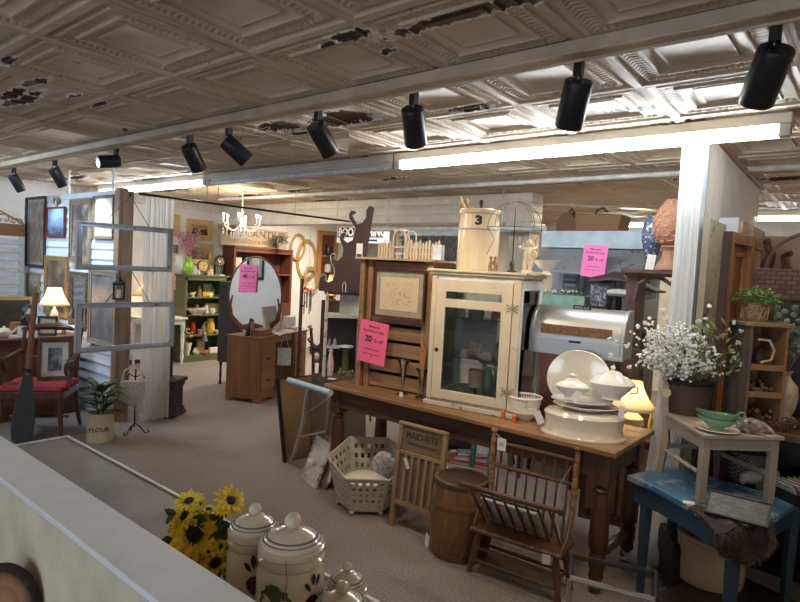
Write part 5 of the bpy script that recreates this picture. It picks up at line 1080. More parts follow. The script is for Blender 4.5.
# top shelf
item('fig',3,-.30,P((.25,.15,.08),.5),'brown figure at the left of the top green shelf',.03,.13)
item('bird',3,-.19,P((.55,.55,.25),.4),'yellow-green bird on the top green shelf',.05,.08)
item('fig',3,-.08,P((.28,.17,.06),.5),'tall brown carved figure in the middle of the top green shelf',.045,.18)
item('box',3,.09,YEL,'yellow box sign on the top green shelf',.085,.07,.15); sh_=sh(3,.09,.15)
item('bird',3,.08,LEM,'two-tone yellow bird in front of the yellow box sign',.05,.055,.03)
framed('framed_tile','blue-grey framed tile behind the yellow box on the top green shelf',.16,.2,.02,P((.2,.28,.32),.5),P((.35,.4,.4),.5),sh(3,.16,.25),PI/2,rx=R(-5),cat='frame')
item('fig',3,.24,TEA,'teal vase figure at the right end of the top green shelf',.03,.16,.2)
# second shelf
item('bowl',2,-.17,P((.66,.58,.48),.3),'scalloped cream bowl hanging over the second green shelf edge',.16,.10,.02)
item('cup',2,-.30,P((.5,.45,.35),.4),'little cup at the left of the second green shelf',.03,.13,.2)
item('jug',2,-.05,YEL,'yellow and white jug left of the teapot on the second shelf',.04,.14,.2)
item('jug',2,.06,P((.6,.62,.5),.3),'pale green pitcher on the second green shelf',.045,.14,.12)
item('cup',2,.16,CER,'white cup on the second green shelf in front of the yellow box',.04,.09,.08)
item('box',2,.22,PIC('abs',((.6,.45,.05),(.45,.4,.3),(.65,.5,.1)),5,5),'yellow patterned box at the right of the second shelf',.12,.16,.2)
item('bird',2,.30,LEM,'lemon yellow bird on top of the second shelf patterned box',.04,.05,.2) if 0 else None
item('fig',2,.31,LEM,'lemon bird figure at the right end of the second green shelf',.025,.20,.10)
# third shelf
item('fig',1,-.28,TERR,'dark red figure at the left of the third green shelf',.05,.2,.15)
item('jug',1,-.16,RED,'red pitcher on the third green shelf',.045,.20,.12)
item('cup',1,-.08,PNK,'pink and white cup beside the red pitcher',.035,.08,.05)
item('vase',1,.03,P((.2,.28,.15),.4),'green patterned vase in the middle of the third shelf',.04,.15,.12)
item('jug',1,.16,YEL,'tall yellow pitcher on the third green shelf',.07,.24,.13)
item('bowl',1,.25,CER,'small white dish at the right of the third green shelf',.06,.05,.05)
# bottom shelf
item('bowl',0,-.27,CER,'white footed planter at the left of the bottom green shelf',.07,.20,.08,cat='planter')
q=thing('potted_flowers','yellow-flowering plant in the white footed planter','plant',sh(0,-.27,.08)+Vector((0,0,.20))); b_=B(); 
for i in range(22): a=random.uniform(0,6.3); b_.leaf((0,0,0),(math.cos(a),math.sin(a),random.uniform(.5,3)),random.uniform(.08,.2),.03,(0,0,1),.02)
b_.build('leaves',P((.06,.10,.03)),q,solid=.001); b_=B()
for i in range(18): b_.ball((random.uniform(-.09,.09),random.uniform(-.09,.09),random.uniform(.07,.22)),(.02,.02,.012),6)
b_.build('blossoms',P((.7,.6,.2),.6),q)
item('vase',0,-.13,CER,'small white vase beside the footed planter',.05,.11,.06)
item('box',0,.0,PIC('abs',((.4,.28,.14),(.45,.32,.16),(.05,.03,.02)),7,5),'brown plaque with a dark bird on the bottom green shelf',.065,.22,.15,cat='plaque')
item('box',0,.22,CARD,'cream box at the right of the bottom green shelf',.10,.09,.08)
item('bird',0,.02,TERR,'dark brown carved piece in front of the plaque, bottom shelf',.07,.06,.02)
q=thing('doll','dark-haired doll with red dress hanging from the third green shelf','doll',sh(1,-.03,.0)+Vector((.02,0,-.10)),PI/2); B().tube([(0,0,0),(0,0,.06),(0,0,.1)],[.05,.035,.015],10).build('dress',P((.12,.12,.2),.6),q); B().ball((0,0,.12),.025,10).build('head',P((.5,.32,.24),.5),q)
# on top of the bookcase
item('vase',4,-.25,P((.26,.52,.05),.15,coat=.5),'lime green glass vase holding pink blossoms on the green bookcase',.085,.28,.15)
q=thing('pink_blossoms','spray of pink artificial blossoms in the lime green vase','flowers',sh(4,-.25,.15)+Vector((0,0,.26))); 
b_=B(); b2_=B()
for i in range(16):
    a=random.uniform(0,6.3); t_=random.uniform(.05,.24); e=Vector((t_*math.cos(a)*.8,t_*math.sin(a),random.uniform(.25,.55))); b_.tube([(0,0,-.03),e*.5+Vector((0,0,.05)),e],.003,5)
    e.x=max(e.x,-.10)
    for k in range(16): u=random.uniform(.3,1.05); c=e*u+Vector([random.uniform(-.045,.045) for _ in range(3)]); b2_.ball(c,(.016,.016,.011),6,d=.2)
b_.build('twigs',P((.2,.12,.08)),q); b2_.build('blossoms',P((.62,.28,.33),.6,var=.3,s=40),q)
q=thing('mantel_clock','round yellow-faced clock on a scroll stand on the green bookcase','clock',sh(4,-.02,.12),PI/2); B().tube([(0,-.02,.14),(0,.02,.14)],.095,28).build('rim',P((.20,.13,.05),.4,.4),q); B().tube([(0,-.024,.14),(0,-.019,.14)],.08,28).build('dial',P((.62,.46,.18),.5),q); 
for k in range(12): a=k*PI/6; B().box((.065*math.sin(a),-.0255,.14+.065*math.cos(a)),(.005,.002,.016),(0,a,0)).build('hour_mark',BLACK,q)
B().box((.012,-.026,.155),(.005,.002,.05),(0,.4,0)).box((-.02,-.026,.15),(.004,.002,.05),(0,-1.0,0)).build('hands',BLACK,q); B().tube([(-.06,0,.01),(-.03,0,.05),(.03,0,.05),(.06,0,.01)],.012,8).build('feet',P((.2,.13,.05),.4,.4),q)
item('fig',4,.10,P((.60,.42,.14),.4),'golden cherub figurine beside the clock on the bookcase',.055,.15,.08)
item('fig',4,.02,P((.55,.5,.42),.4),'small cream figurine in front of the clock',.025,.07,.02)
item('vase',4,-.12,P((.7,.7,.66),.3),'tiny white vase left of the clock',.025,.08,.06)
q=thing('glass_cloche','clear cloche over a dried bouquet on the green bookcase','cloche',sh(4,.30,.14)); B().lathe([(.09,0),(.09,.015),(0,.015)],n=24).build('base',CER,q); B().lathe([(.02,.015),(.014,.10),(.012,.16)],n=12).build('stem',P((.2,.4,.3),.4),q); B().ball((0,0,.22),(.075,.075,.085),12,d=.15).build('dried_flowers',P((.36,.26,.17),.8,var=.5,s=40),q)
sbm=B().lathe([(.085,.016),(.088,.1),(.088,.22),(.07,.29),(.03,.32),(.0,.325)],n=24); sbm.build('dome',GL((.95,.97,.97),.03,.2),q)
# pictures on the wall above it
def onw(box,label,fm,pm,fw=.03,mount=0,mc=None,name='framed_picture',X=LW+.012,**k):
    loc,w,h=hxx(*box,X); return framed(name,label,w,h,fw,fm,pm,loc,PI/2,mount,mc,**k)
GF=CH((.62,.42,.19),(.30,.17,.07),.34,20,.45)
onw((186,219.5,212,240),'gold-framed brown landscape, upper one above the green bookcase',GF,PIC('land',((.34,.24,.13),(.09,.06,.03),(.03,.02,.015)),3,5),.085)
onw((186,243.5,212.5,264),'gold-framed sepia mountain landscape, lower one above the bookcase',GF,PIC('land',((.40,.30,.20),(.15,.08,.06),(.05,.03,.02)),11,3),.075)
onw((164,214,179,236),'gold-framed landscape partly behind the hanging sash, far left of the wall',GF,PIC('land',((.45,.42,.36),(.2,.17,.1),(.1,.08,.05)),6,4),.08)
onw((188,236,199.5,247),'small blue-white tile plaque overlapping the two gold landscapes',P((.5,.55,.58),.4),PIC('abs',((.25,.33,.38),(.5,.55,.56),(.6,.62,.6)),5,6),.015,X=LW+.06)
# pink-black price card
onw((172,245,177,253),'small dark striped card pinned left of the blossoms',BLACK,PIC('abs',((.1,.08,.08),(.3,.2,.2),(.5,.4,.4)),2,9),.01)
# ---- mercantile sign
a=PX(220,226,LW+.1); b2=PX(286,239,LW+.1); 
sgx=-8.30; zt=1.0
loc,w,h=hxx(219,227,287,243,-8.30)
loc.z=1.87
q=thing('store_sign','long weathered wooden sign lettered MERCANTILE above the brown hutch','sign',loc,PI/2); h=.30
B().prism([(-w/2-.03,h+.02),(-w/2+.03,0),(w/2,0),(w/2,h)],-.02,0,'y').build('board',CH((.30,.22,.13),(.10,.06,.04),.34,9,.7),q)
text('lettering','MERCANTILE',.17,P((.08,.05,.03),.6),q,(.0,-.021,h*.70),ext=.001,bold=.002,sx=1.15); text('lettering','• DRY GOODS & NOTIONS •',.085,P((.10,.06,.035),.6),q,(.02,-.021,h*.24),ext=.001,sx=1.05)
# ---- brown hutch
hl=5.72; hr=PX(291,300,-8.25).y
HB=W((.07,.02,.012),(.15,.045,.022),'z',.8,rough=.4)
q=thing('brown_hutch','tall reddish-brown open hutch against the far left wall','hutch',(-8.25,(hl+hr)/2,0),PI/2); w=hr-hl
for s_ in(-1,1): B().bb(s_*(w/2-.02)-.02,s_*(w/2-.02)+.02,0,.33,0,1.83).build('side_panel',HB,q)
B().bb(-w/2,w/2,-.02,.33,1.83,1.86).bb(-w/2+.04,w/2-.04,0,.02,1.77,1.83).build('top',HB,q)
for z in(.9,1.42): B().bb(-w/2+.04,w/2-.04,.0,.31,z-.025,z).build('shelf',HB,q)
B().bb(-w/2+.04,w/2-.04,.31,.325,0,1.83).build('back_panel',HB,q); B().bb(-w/2+.04,w/2-.04,.0,.31,0,.875).build('base_cabinet',HB,q)
def onh(px,z): 
    y=PX(px,270,-8.35).y; return Vector((-8.40,y,z))
framed('framed_card','tan framed card with a dark figure on the hutch shelf, left one',.20,.26,.035,CARD,PIC('abs',((.06,.05,.05),(.4,.3,.2),(.6,.5,.38)),3,2),onh(238,1.421),PI/2,rx=R(-6),cat='frame')
framed('framed_photo','white-framed black and white landscape photo on the hutch shelf',.33,.26,.03,P((.66,.62,.54),.5),PIC('land',((.4,.4,.38),(.10,.10,.10),(.04,.04,.04)),5,4),onh(256,1.421),PI/2,.03,P((.6,.57,.5),.7),rx=R(-6))
solo(B().lathe([(.04,0),(.05,.04),(.03,.10),(.04,.13),(0,.13)],n=16),'ornament',BRASS,'small brass ornament at the right of the hutch shelf','ornament',onh(269,1.421))
q=thing('trailing_fern','bushy green fern on top of the hutch beside the sign','plant',(-8.15,PX(281,240,-8.15).y,1.862)); B().lathe([(.06,0),(.08,.12),(0,.1)],n=16).build('pot',P((.3,.2,.12)),q); b_=B()
for i in range(90): a=random.uniform(0,6.3); b_.leaf((random.uniform(-.05,.05),random.uniform(-.1,.1),.1+random.uniform(0,.12)),(math.cos(a)*.7,math.sin(a),random.uniform(-.3,.8)),random.uniform(.10,.24),.035,(0,0,1),.05)
b_.build('fronds',P((.12,.16,.09),.6,var=.4),q,solid=.001)
# ---- black cabinet with legs, hat boxes on it
p=G(222,387,0); q=thing('black_cabinet','tall very dark cabinet on slim turned legs beside the green bookcase','cabinet',p+Vector((-.06,.42,0)),R(100)); zt=PD(230,298,p).z
BKC=W((.012,.009,.008),(.03,.02,.018),'z',.8,rough=.35,bump=.1)
B().bb(-.33,.33,-.20,.22,.30,zt).build('body',BKC,q,bev=.005)
B().bb(-.36,.36,-.23,.24,zt,zt+.02).build('top',BKC,q,bev=.004); B().bb(-.28,.28,-.206,-.2,.36,zt-.06).build('door',BKC,q,bev=.004)
B().bb(-.34,-.33,-.15,.17,.36,zt-.06).build('side_panel',BKC,q)
for sx in(-1,1):
    for sy in(-1,1): B().lathe([(.02,0),(.024,.02),(.012,.05),(.018,.12),(.012,.2),(.022,.3)],(sx*.30,sy*.18,0),10).build('leg',BKC,q)
kp=q.location+Vector((0,-.08,0)); kp.z=zt+.021
q=thing('black_case','wide flat-topped black metal case on the dark cabinet','case',kp,R(100)); B().bb(-.28,.28,-.17,.17,0,.17).build('body',BLACK,q,bev=.008); B().bb(-.285,.285,-.175,.175,.17,.19).build('lid',P((.05,.05,.055),.3),q,bev=.006); B().box((0,-.18,.16),(.05,.01,.04)).build('latch',BRASS,q)
q=thing('black_hat_box','smaller black hat box stacked on the wide black case','box',kp+Vector((0,.02,.192)),R(100)); B().lathe([(.15,0),(.14,.14)],n=30).build('body',BLACK,q); B().lathe([(.148,.14),(.148,.17),(0,.175)],n=30).build('lid',BLK2,q)
# ---- vanity desk
V0=G(258,404,0); rzv=R(110.7); xv=Vector((math.cos(rzv),math.sin(rzv),0)); yv=Vector((-math.sin(rzv),math.cos(rzv),0))
VW,VD,VH=1.12,.44,.77
q=thing('vanity_desk','honey-brown kneehole vanity desk with drawer pedestals and carved feet','desk',V0,rzv)
VO=W((.15,.06,.022),(.27,.12,.045),'z',.8,rough=.4,coat=.15); VOx=W((.15,.06,.022),(.27,.12,.045),'x',.8,rough=.4,coat=.15)
B().bb(-.015,VW+.015,-.02,VD+.01,VH-.022,VH).build('top',VOx,q,bev=.005)
for x in(0,VW-.34):
    pd_=B().bb(x,x+.34,.0,VD,.06,VH-.022).build('pedestal',VO,q)
    for z0_,z1_ in((.13,.37),(.39,.63)):
        dr=B().bb(x+.03,x+.31,-.012,.0,z0_,z1_).build('drawer',VOx,q,bev=.004); B().bb(x+.13,x+.21,-.02,-.012,(z0_+z1_)/2-.014,(z0_+z1_)/2+.014).build('pull_plate',P((.08,.05,.03),.4,.6),dr,bev=.003); B().tube([(x+.14,-.02,(z0_+z1_)/2),(x+.17,-.035,(z0_+z1_)/2-.008),(x+.20,-.02,(z0_+z1_)/2)],.004,6).build('handle',P((.06,.04,.03),.4,.6),dr)
    B().prism([(x,0),(x+.05,0),(x+.08,.04),(x+.26,.04),(x+.29,0),(x+.34,0),(x+.34,.10),(x,.10)],-.006,.012,'y').build('plinth',VOx,q)
    B().bb(x+.02,x+.32,-.008,0,.65,.73).build('frieze',VOx,q)
B().prism([(0.0,0),(.06,0),(.09,.045),(VD-.09,.045),(VD-.06,0),(VD,0),(VD,.10),(0,.10)],-.006,.008,'x').build('side_plinth',VO,q)
B().bb(-.006,.0,.0,.05,.1,VH-.03).bb(-.006,0,VD-.05,VD,.1,VH-.03).bb(-.006,0,.05,VD-.05,.66,VH-.03).build('side_frame',VO,q)
B().bb(.34,VW-.34,.02,VD-.02,VH-.10,VH-.022).build('knee_drawer',VOx,q)
def onv(x,y,z=VH+.001): return V0+xv*x+yv*y+Vector((0,0,z))
# mirror, lyre frame
mc=onv(VW*.46,VD-.02); 
mw=.375; mh=.50
q=thing('vanity_mirror','large oval vanity mirror in a carved dark frame standing on the vanity','mirror',mc,facing(mc)-.55); mz=PD(276,300,mc).z-VH+.02
prm=[(mw*math.cos(2*PI*i/48)*(1-.12*max(0,-math.sin(2*PI*i/48))),mh*math.sin(2*PI*i/48)) for i in range(48)]
B().prism([(x*.97,z*.97+mz) for x,z in prm],-.006,.004,'y').build('glass',P((.80,.84,.86),.015,1,var=0,bump=0),q,smooth=0)
B().tube([(x,0,z+mz) for x,z in prm],.012,8,closed=True).build('frame',W((.08,.04,.02),(.2,.11,.06),'x'),q)
for s_ in(-1,1): B().tube([(s_*.10,0,.0),(s_*.22,0,.06),(s_*.33,0,.16),(s_*.35,0,.30),(s_*.32,0,.42)],[.02,.035,.03,.022,.012],8).build('support',MAH,q)
B().prism([(-.2,0),(.2,0),(.16,.06),(.05,.09),(-.05,.09),(-.16,.06)],-.02,.02,'y').build('base',MAH,q)
fm_=facing(mc)-.55; fxv=Vector((math.cos(fm_),math.sin(fm_),0)); sn=mc+Vector((math.sin(fm_),-math.cos(fm_),0))*.02; sl=[(a_,b_,c_,d_,e_) for (a_,b_,c_,d_,e_) in SL]; sl[2]=("40",.57,.20,-.16,.006)
q=sign('sale_sign','pink 40% off sale sign taped to the oval mirror',sn+Vector((0,0,0))-fxv*.10+Vector((0,0,mz+.06)),fm_,.25,.34,sl,PINKM)
q=solo(B().prism([(-.14,0),(-.02,0),(-.06,.12),(-.12,.16)],-.002,0,'y'),'pink_sheet',PINKM,'second pink sheet peeking out under the 40% off sign','paper',sn+Vector((0,.004,0))-fxv*.10+Vector((0,0,mz+.05)),fm_)
# things on the vanity
framed('hydrangea_picture','unframed hydrangea painting leaning below the mirror','',.01,MAH,MAH,(0,0,0)) if 0 else None
framed('hydrangea_picture','hydrangea painting in white and purple leaning below the oval mirror',.42,.32,.006,CARD,PIC('abs',((.22,.28,.14),(.55,.50,.42),(.38,.12,.22)),13,3),onv(.56,.17),rzv,rx=R(-12))
q=thing('wooden_box','flat honey-brown wooden box on the vanity top','box',onv(.22,.12),rzv+.1); B().bb(-.15,.15,-.08,.08,0,.055).build('body',VOx,q,bev=.003); B().bb(-.153,.153,-.083,.083,.055,.068).build('lid',VOx,q,bev=.003)
q=thing('white_glove','white lace glove draped over the front edge of the vanity','glove',onv(.36,.02),rzv); b_=B().ball((0,.0,.012),(.05,.05,.012),12)
for k in range(5): x=-.038+k*.019; b_.tube([(x*.8,-.03,.014),(x,-.06,.012),(x*1.1,-.075,-.01+.002*k)],[.009,.008,.005],6)
b_.tube([(0,.03,.012),(.0,.10,.012)],[.04,.05],10).build('body',P((.7,.72,.72),.8),q)
solo(B().lathe([(.24,0),(.245,.003),(.2,.006),(0,.007)],n=30,sy=.75),'lace_doily',P((.62,.58,.5),.9,s=80,var=.3),'large cream lace doily spread at the right of the vanity','doily',onv(.85,.2),rzv)
q=thing('photo_stand','black pointed stand holding a pink picture on the left of the vanity','stand',onv(.08,.2),rzv); B().prism([(-.10,0),(.10,0),(.05,.18),(0,.20)],-.02,.0,'y').build('easel',BLACK,q); B().bb(-.02,.04,-.03,-.02,.02,.16).build('picture',P((.5,.25,.25),.5),q)
q=thing('watering_teapot','pale blue long-spouted teapot on the vanity','teapot',onv(.80,.26),rzv); B().lathe([(.03,0),(.05,.03),(.05,.06),(.02,.09),(.01,.10),(0,.11)],n=18).build('body',P((.42,.52,.60),.3),q); B().tube([(-.045,0,.03),(-.08,0,.06),(-.10,0,.11)],[.012,.009,.006],7).build('spout',P((.42,.52,.60),.3),q); B().tube([(.04,0,.07),(.08,0,.08),(.08,0,.04),(.045,0,.03)],.006,6).build('handle',P((.42,.52,.60),.3),q)
q=thing('square_pitcher','white and blue floral square pitcher at the right of the vanity','pitcher',onv(1.0,.20),rzv); B().bb(-.09,.09,-.05,.05,0,.17).build('body',PIC('abs',((.45,.52,.65),(.55,.6,.68),(.45,.25,.35)),6,5),q,bev=.015); B().tube([(.09,0,.14),(.13,0,.12),(.12,0,.05),(.09,0,.04)],.009,7).build('handle',P((.5,.55,.65),.4),q)
solo(B().lathe([(.02,0),(.045,.02),(.05,.035),(.04,.035),(0,.015)],n=16),'tiny_cup',P((.55,.65,.72),.2),'tiny pale blue dish on the lace doily','dish',onv(.92,.07,VH+.008))
# vanity chair and post stand
p=G(292,402,0); q=thing('post_stand','tall slim dark wooden post stand in front of the vanity','stand',p+Vector((-.2,.25,0)),R(20)); 
B().cyl((0,0,0.02),(0,0,1.45),.022,n=10).build('post',MAH,q); B().bb(-.12,.12,-.02,.02,0,.03).bb(-.02,.02,-.12,.12,0,.03).build('foot',MAH,q)
for z in(1.3,1.1): B().tube([(0,0,z),(.05,-.02,z+.03),(.07,-.03,z+.07)],.008,6).build('peg',MAH,q)
o_=q.location
q=thing('linen_sachet','white printed linen sachet hanging from the dark post','sachet',PD(284,365,o_)+Vector((.03,-.03,0)),facing(o_)); B().bb(-.085,.085,-.012,.012,0,.22).build('pouch',PIC('abs',((.5,.5,.47),(.62,.62,.58),(.35,.38,.4)),3,6,.9),q,bev=.01); B().tube([(-.05,0,.22),(0,.0,.42),(.05,0,.22)],.0035,5).build('cord',CARD,q)
q=thing('vanity_chair','dark open-backed chair tucked at the right of the vanity','chair',G(306,400,0)+Vector((-.08,.42,0)),R(140)); 
B().bb(-.2,.2,-.2,.2,.43,.46).build('seat',P((.10,.08,.065),.8),q,bev=.01)
for sx in(-1,1): B().cyl((sx*.18,-.18,0),(sx*.18,-.18,.43),.015).build('leg',MAH,q); B().tube([(sx*.18,.18,0),(sx*.18,.19,.45),(sx*.18,.24,.85)],.015,8).build('leg',MAH,q)
for z in(.84,.68): B().tube([(-.2,.235,z),(0,.26,z+.01),(.2,.235,z)],.018,8).build('back_rail',MAHx,q)
q=thing('cast_fish','dark grey cast metal fish-like piece propped on the vanity chair','cast piece',G(306,400,0)+Vector((-.10,.40,.46)),R(60)); b_=B().ball((0,0,.12),(.14,.03,.09),14); 
for k in range(6): b_.leaf((-.12,0,.12),(-1,0,.9-.35*k),.12,.05,(0,-1,0),0)
b_.tube([(.0,0,0),(.02,0,.06)],.02,6).build('body',P((.12,.11,.10),.5,.5),q,solid=.003)
# ---- oval gold frames linked, on the beaded wall
def oval(px,py,rx,rz_,tw,label,X,tilt=0):
    a=PX(px,py,X); s=mm(a); ca=Vector(a); l=PX(px-rx,py,X);r2=PX(px+rx,py,X); hw_=(r2.y-l.y)/2; hh=rz_*s
    q=thing('gilt_oval_ring',label,'frame',a,PI/2,'gilt oval frames linked together',0,tilt); n=40
    B().cyl((0,0,hh),(0,a.x-LW-.001,hh),.005,n=6).build('hanging_nail',IRON,q)
    for rr,w_,yy in((1,tw*.7,0),(.88,tw*.35,-.006)): B().tube([(hw_*rr*math.cos(2*PI*i/n),yy,hh*rr*math.sin(2*PI*i/n)) for i in range(n)],w_,8,closed=True).build('moulding',GOLD,q)
oval(298,247,7,13,.022,'upper left gilt oval frame, smallest but one of the linked three',LW+.06,R(8))
oval(306.5,260.5,9.5,20,.035,'largest gilt oval frame, middle of the linked three',LW+.02)
oval(311,279,6,12,.025,'lowest gilt oval frame of the linked three',LW+.10,R(-12))
# wooden shadow box with things, right of the ovals
loc,w,h=hxx(317,231,336,262,LW+.05); 
q=thing('shadow_box','honey wooden wall shelf box with a dark vase inside, right of the ovals','wall shelf',loc+Vector((0,0,-.45)),PI/2); h=h+.45; W__=PINEz
B().bb(-w/2,-w/2+.09,-.05,0,0,h).bb(w/2-.06,w/2,-.05,0,0,h).bb(-w/2+.09,w/2-.06,-.05,0,h-.08,h).build('frame',PINEz,q); B().bb(-w/2+.09,w/2-.06,-.04,0,h*.52,h*.55).build('shelf',PINE,q); B().bb(-w/2+.09,w/2-.06,-.004,0,0,h-.08).build('back_panel',MAH,q)
solo(B().lathe([(.05,0),(.07,.06),(.05,.16),(.08,.19),(0,.19)],n=16),'dark_vase',BLACK,'black vase on the shelf of the honey wall box','vase',loc+Vector((.06,0,-.45+h*.55+.001)))
solo(B().lathe([(.06,0),(.07,.1),(.05,.16),(0,.16)],n=16),'grey_crock',P((.35,.33,.3),.5),'grey crock low in the honey wall box','crock',loc+Vector((.10,-.04,-.45+.25)))
# BOO.. HING banner sign
loc=PY(362,243,7.9); a=PY(334,243,7.9); b2=PY(386,243,7.9)
w=(b2-a).length; q=thing('banner_sign','black and white lettered banner sign hanging behind the brown bracket','sign',loc,0); hh=.30
B().bb(-w/2,w/2,-.004,0,-.0,hh).build('panel',P((.6,.62,.64),.5),q); B().bb(-w/2+.02,w/2-.14,-.007,-.004,.10,hh-.02).build('black_field',BLACK,q); text('lettering','BOO       HING',.2,P((.75,.75,.75),.5),q,(-.02,-.008,.19),ext=.001,bold=.006,sx=.9); B().bb(.1,.38,-.007,-.004,.03,.07).build('dash',BLACK,q)
B().cyl((-w/2+.05,0,hh),(-w/2+.05,0,hh+.28),.003,n=5).cyl((w/2-.05,0,hh),(w/2-.05,0,hh+.28),.003,n=5).build('hanging_wires',IRON,q)
# ---- chandelier
p=Vector((-6.42,4.55,CEIL-.015)); q=thing('chandelier','cream candle chandelier with crystal drops hanging near the store sign','chandelier',p)
CHM=P((.62,.56,.45),.35,coat=.2); s=mm(p); cz=PD(243,226,p).z-p.z
B().lathe([(.05,-.02),(.05,0)],n=16).build('ceiling_cap',CHM,q); B().cyl((0,0,0),(0,0,cz+.17),.006).build('chain',CHM,q)
B().lathe([(.0,-.10),(.018,-.07),(.01,-.04),(.03,0),(.02,.05),(.035,.09),(.014,.13),(.02,.17),(.01,.20)],(0,0,cz),16).build('column',CHM,q)
CRY=P((.85,.86,.86),.05,trans=.6,bump=0,var=0)
for k in range(6):
    a=2*PI*k/6+.25; c,s_=math.cos(a),math.sin(a); rr=.24
    ar=B().tube([(.02*c,.02*s_,cz),(.10*c,.10*s_,cz-.06),(.18*c,.18*s_,cz-.05),(rr*c,rr*s_,cz+.01)],.007,7).build('arm',CHM,q)
    B().lathe([(.01,0),(.03,.012),(.028,.016)],(rr*c,rr*s_,cz+.01),12).build('drip_pan',CHM,ar); B().cyl((rr*c,rr*s_,cz+.02),(rr*c,rr*s_,cz+.10),.009,n=8).build('candle_sleeve',P((.8,.75,.62),.5),ar); B().ball((rr*c,rr*s_,cz+.125),(.013,.013,.026),8).build('flame_bulb',EM((1,.88,.66),30),ar)
    for t_ in(0,1):
        b_=B(); x,y=(rr*c*(1-.45*t_),rr*s_*(1-.45*t_)); 
        for j in range(4): b_.ball((x,y,cz-.03-.035*t_-j*.028),(.009,.009,.013),6)
        b_.build('crystal_drop',CRY,q)
b_=B()
for k in range(12):
    a=2*PI*k/12
    b_=B()
    for j in range(4): b_.ball((.08*math.cos(a),.08*math.sin(a),cz-.07-j*.022),(.007,.007,.010),6)
    b_.build('crystal_strand',CRY,q)
bulb(p+Vector((0,0,cz+.12)),16,(1,.8,.55),.15)
# ---- big scroll bracket
bp=PY(345,292,3.28); s=mm(bp); 
q=thing('scroll_bracket','large dark brown scroll-cut wooden porch bracket standing on the white shelf','bracket',bp,facing(bp)+.0)
pp=[(325,292),(362,292),(362,268),(364,262),(370,208),(369,206),(366,205),(364,206),(362,210),(362,217),(359,222),(354,224),(352,221),(349,216),(353,213),(351,211),(347,211),(345,215),(346,220),(349,224),(352,228),(350,240),(345,243),(341,240),(343,236),(344,234),(341,233),(338,235),(337,239),(339,244),(341,250),(340,257),(336,261),(332,259),(334,256),(331,254),(329,257),(330,263),(333,268),(334,274),(332,281),(328,283),(325,281),(326,277),(323,275),(320,278),(319,284),(319,292)]
pts=[((x-345)*s,(292-y)*s) for x,y in pp]
from mathutils.geometry import tessellate_polygon
tri=tessellate_polygon([[Vector((x,y,0)) for x,y in pts]]); b_=B(); n=len(pts); th=.035
vs=[(x,-th/2,z) for x,z in pts]+[(x,th/2,z) for x,z in pts]; b_.add(vs,[tuple(t) for t in tri]+[tuple(i+n for i in t[::-1]) for t in tri]+[(i,(i+1)%n,n+(i+1)%n,n+i) for i in range(n)])
b_.build('cut_board',CH((.06,.028,.022),(.14,.09,.07),.33,14,.6),q,smooth=20)
B().tube([(x*1.0,-th/2-.001,z) for x,z in pts[5:46]],.0028,5).build('chipped_white_edge',P((.5,.5,.47),.7),q)
solo(B().tube([(-.02,-.03,.0),(-.02,-.03,.06),(-.008,-.03,.085),(.004,-.03,.06),(.004,-.03,.0)],.004,6),'ring_pull',P((.55,.55,.52),.4),'little white hoop at the foot of the brown scroll bracket','hoop',bp,facing(bp))
# ---- white shelf it stands on
st_=bp.copy(); wz=bp.z-.001; q=thing('white_shelf','chippy white open shelf unit with birch post, left end of the table','shelf',(bp.x,bp.y,TZ),facing(bp)+.1); hh=wz-TZ-.0; WS=CH((.48,.47,.42),(.25,.2,.15),.36,14)
B().bb(.115,.155,-.06,.10,0,hh-.17).build('side_post',WS,q,bev=.002); B().cyl((-.14,-.05,0),(-.14,-.05,hh),.013,n=8).build('birch_post',CH((.55,.52,.46),(.10,.09,.08),.42,30),q)
B().bb(-.145,.155,-.06,.10,hh-.20,hh-.17).build('shelf_board',WS,q,bev=.002); B().bb(-.155,.155,-.06,.10,hh-.02,hh).build('top_board',DARK,q); B().bb(-.14,-.02,-.04,.10,hh*.33,hh*.33+.012).build('shelf_board',WS,q)
B().bb(-.03,.15,.07,.08,hh-.17,hh-.02).build('cream_back',P((.5,.47,.38),.6),q); B().bb(-.145,.155,.09,.10,0,hh-.2).build('back_panel',DARK,q)
for x in(-.13,.14): B().bb(x-.01,x+.01,.08,.1,hh-.2,hh).build('back_post',DARK,q)
Mw=Matrix.Translation(q.location)@Matrix.Rotation(q.rotation_euler[2],4,'Z')
q=thing('stump_ornament','mossy green stump ornament with pale blue top on the table end','ornament',Mw@Vector((.03,.0,.001)),0); B().lathe([(.045,0),(.03,.05),(.028,.18),(.045,.22)],n=14,wob=0).build('trunk',P((.07,.08,.03),.9,var=.5,s=50,bump=1),q); B().lathe([(.05,.22),(.06,.228),(.05,.236),(0,.238)],n=20).build('blue_top',P((.45,.60,.66),.4),q)
b_=B()
for i in range(40): a=random.uniform(0,6.3); rr=random.uniform(.03,.075); b_.ball((rr*math.cos(a),rr*math.sin(a)*.7,random.uniform(.004,.04)),.009,6,d=.3)
b_.build('moss',P((.25,.27,.14),.9,var=.5,s=60),q)
q=thing('fabric_doll','pink and white floral fabric doll figure standing on the table end','doll',Mw@Vector((-.09,-.03,.001)),facing(bp)); B().tube([(0,0,0),(0,0,.08),(0,0,.15),(0,0,.18)],[.022,.03,.02,.01],10).build('dress',PIC('abs',((.55,.12,.16),(.6,.35,.35),(.65,.6,.55)),4,6,.8),q); B().ball((0,0,.195),.018,8).build('head',P((.6,.5,.42),.6),q)
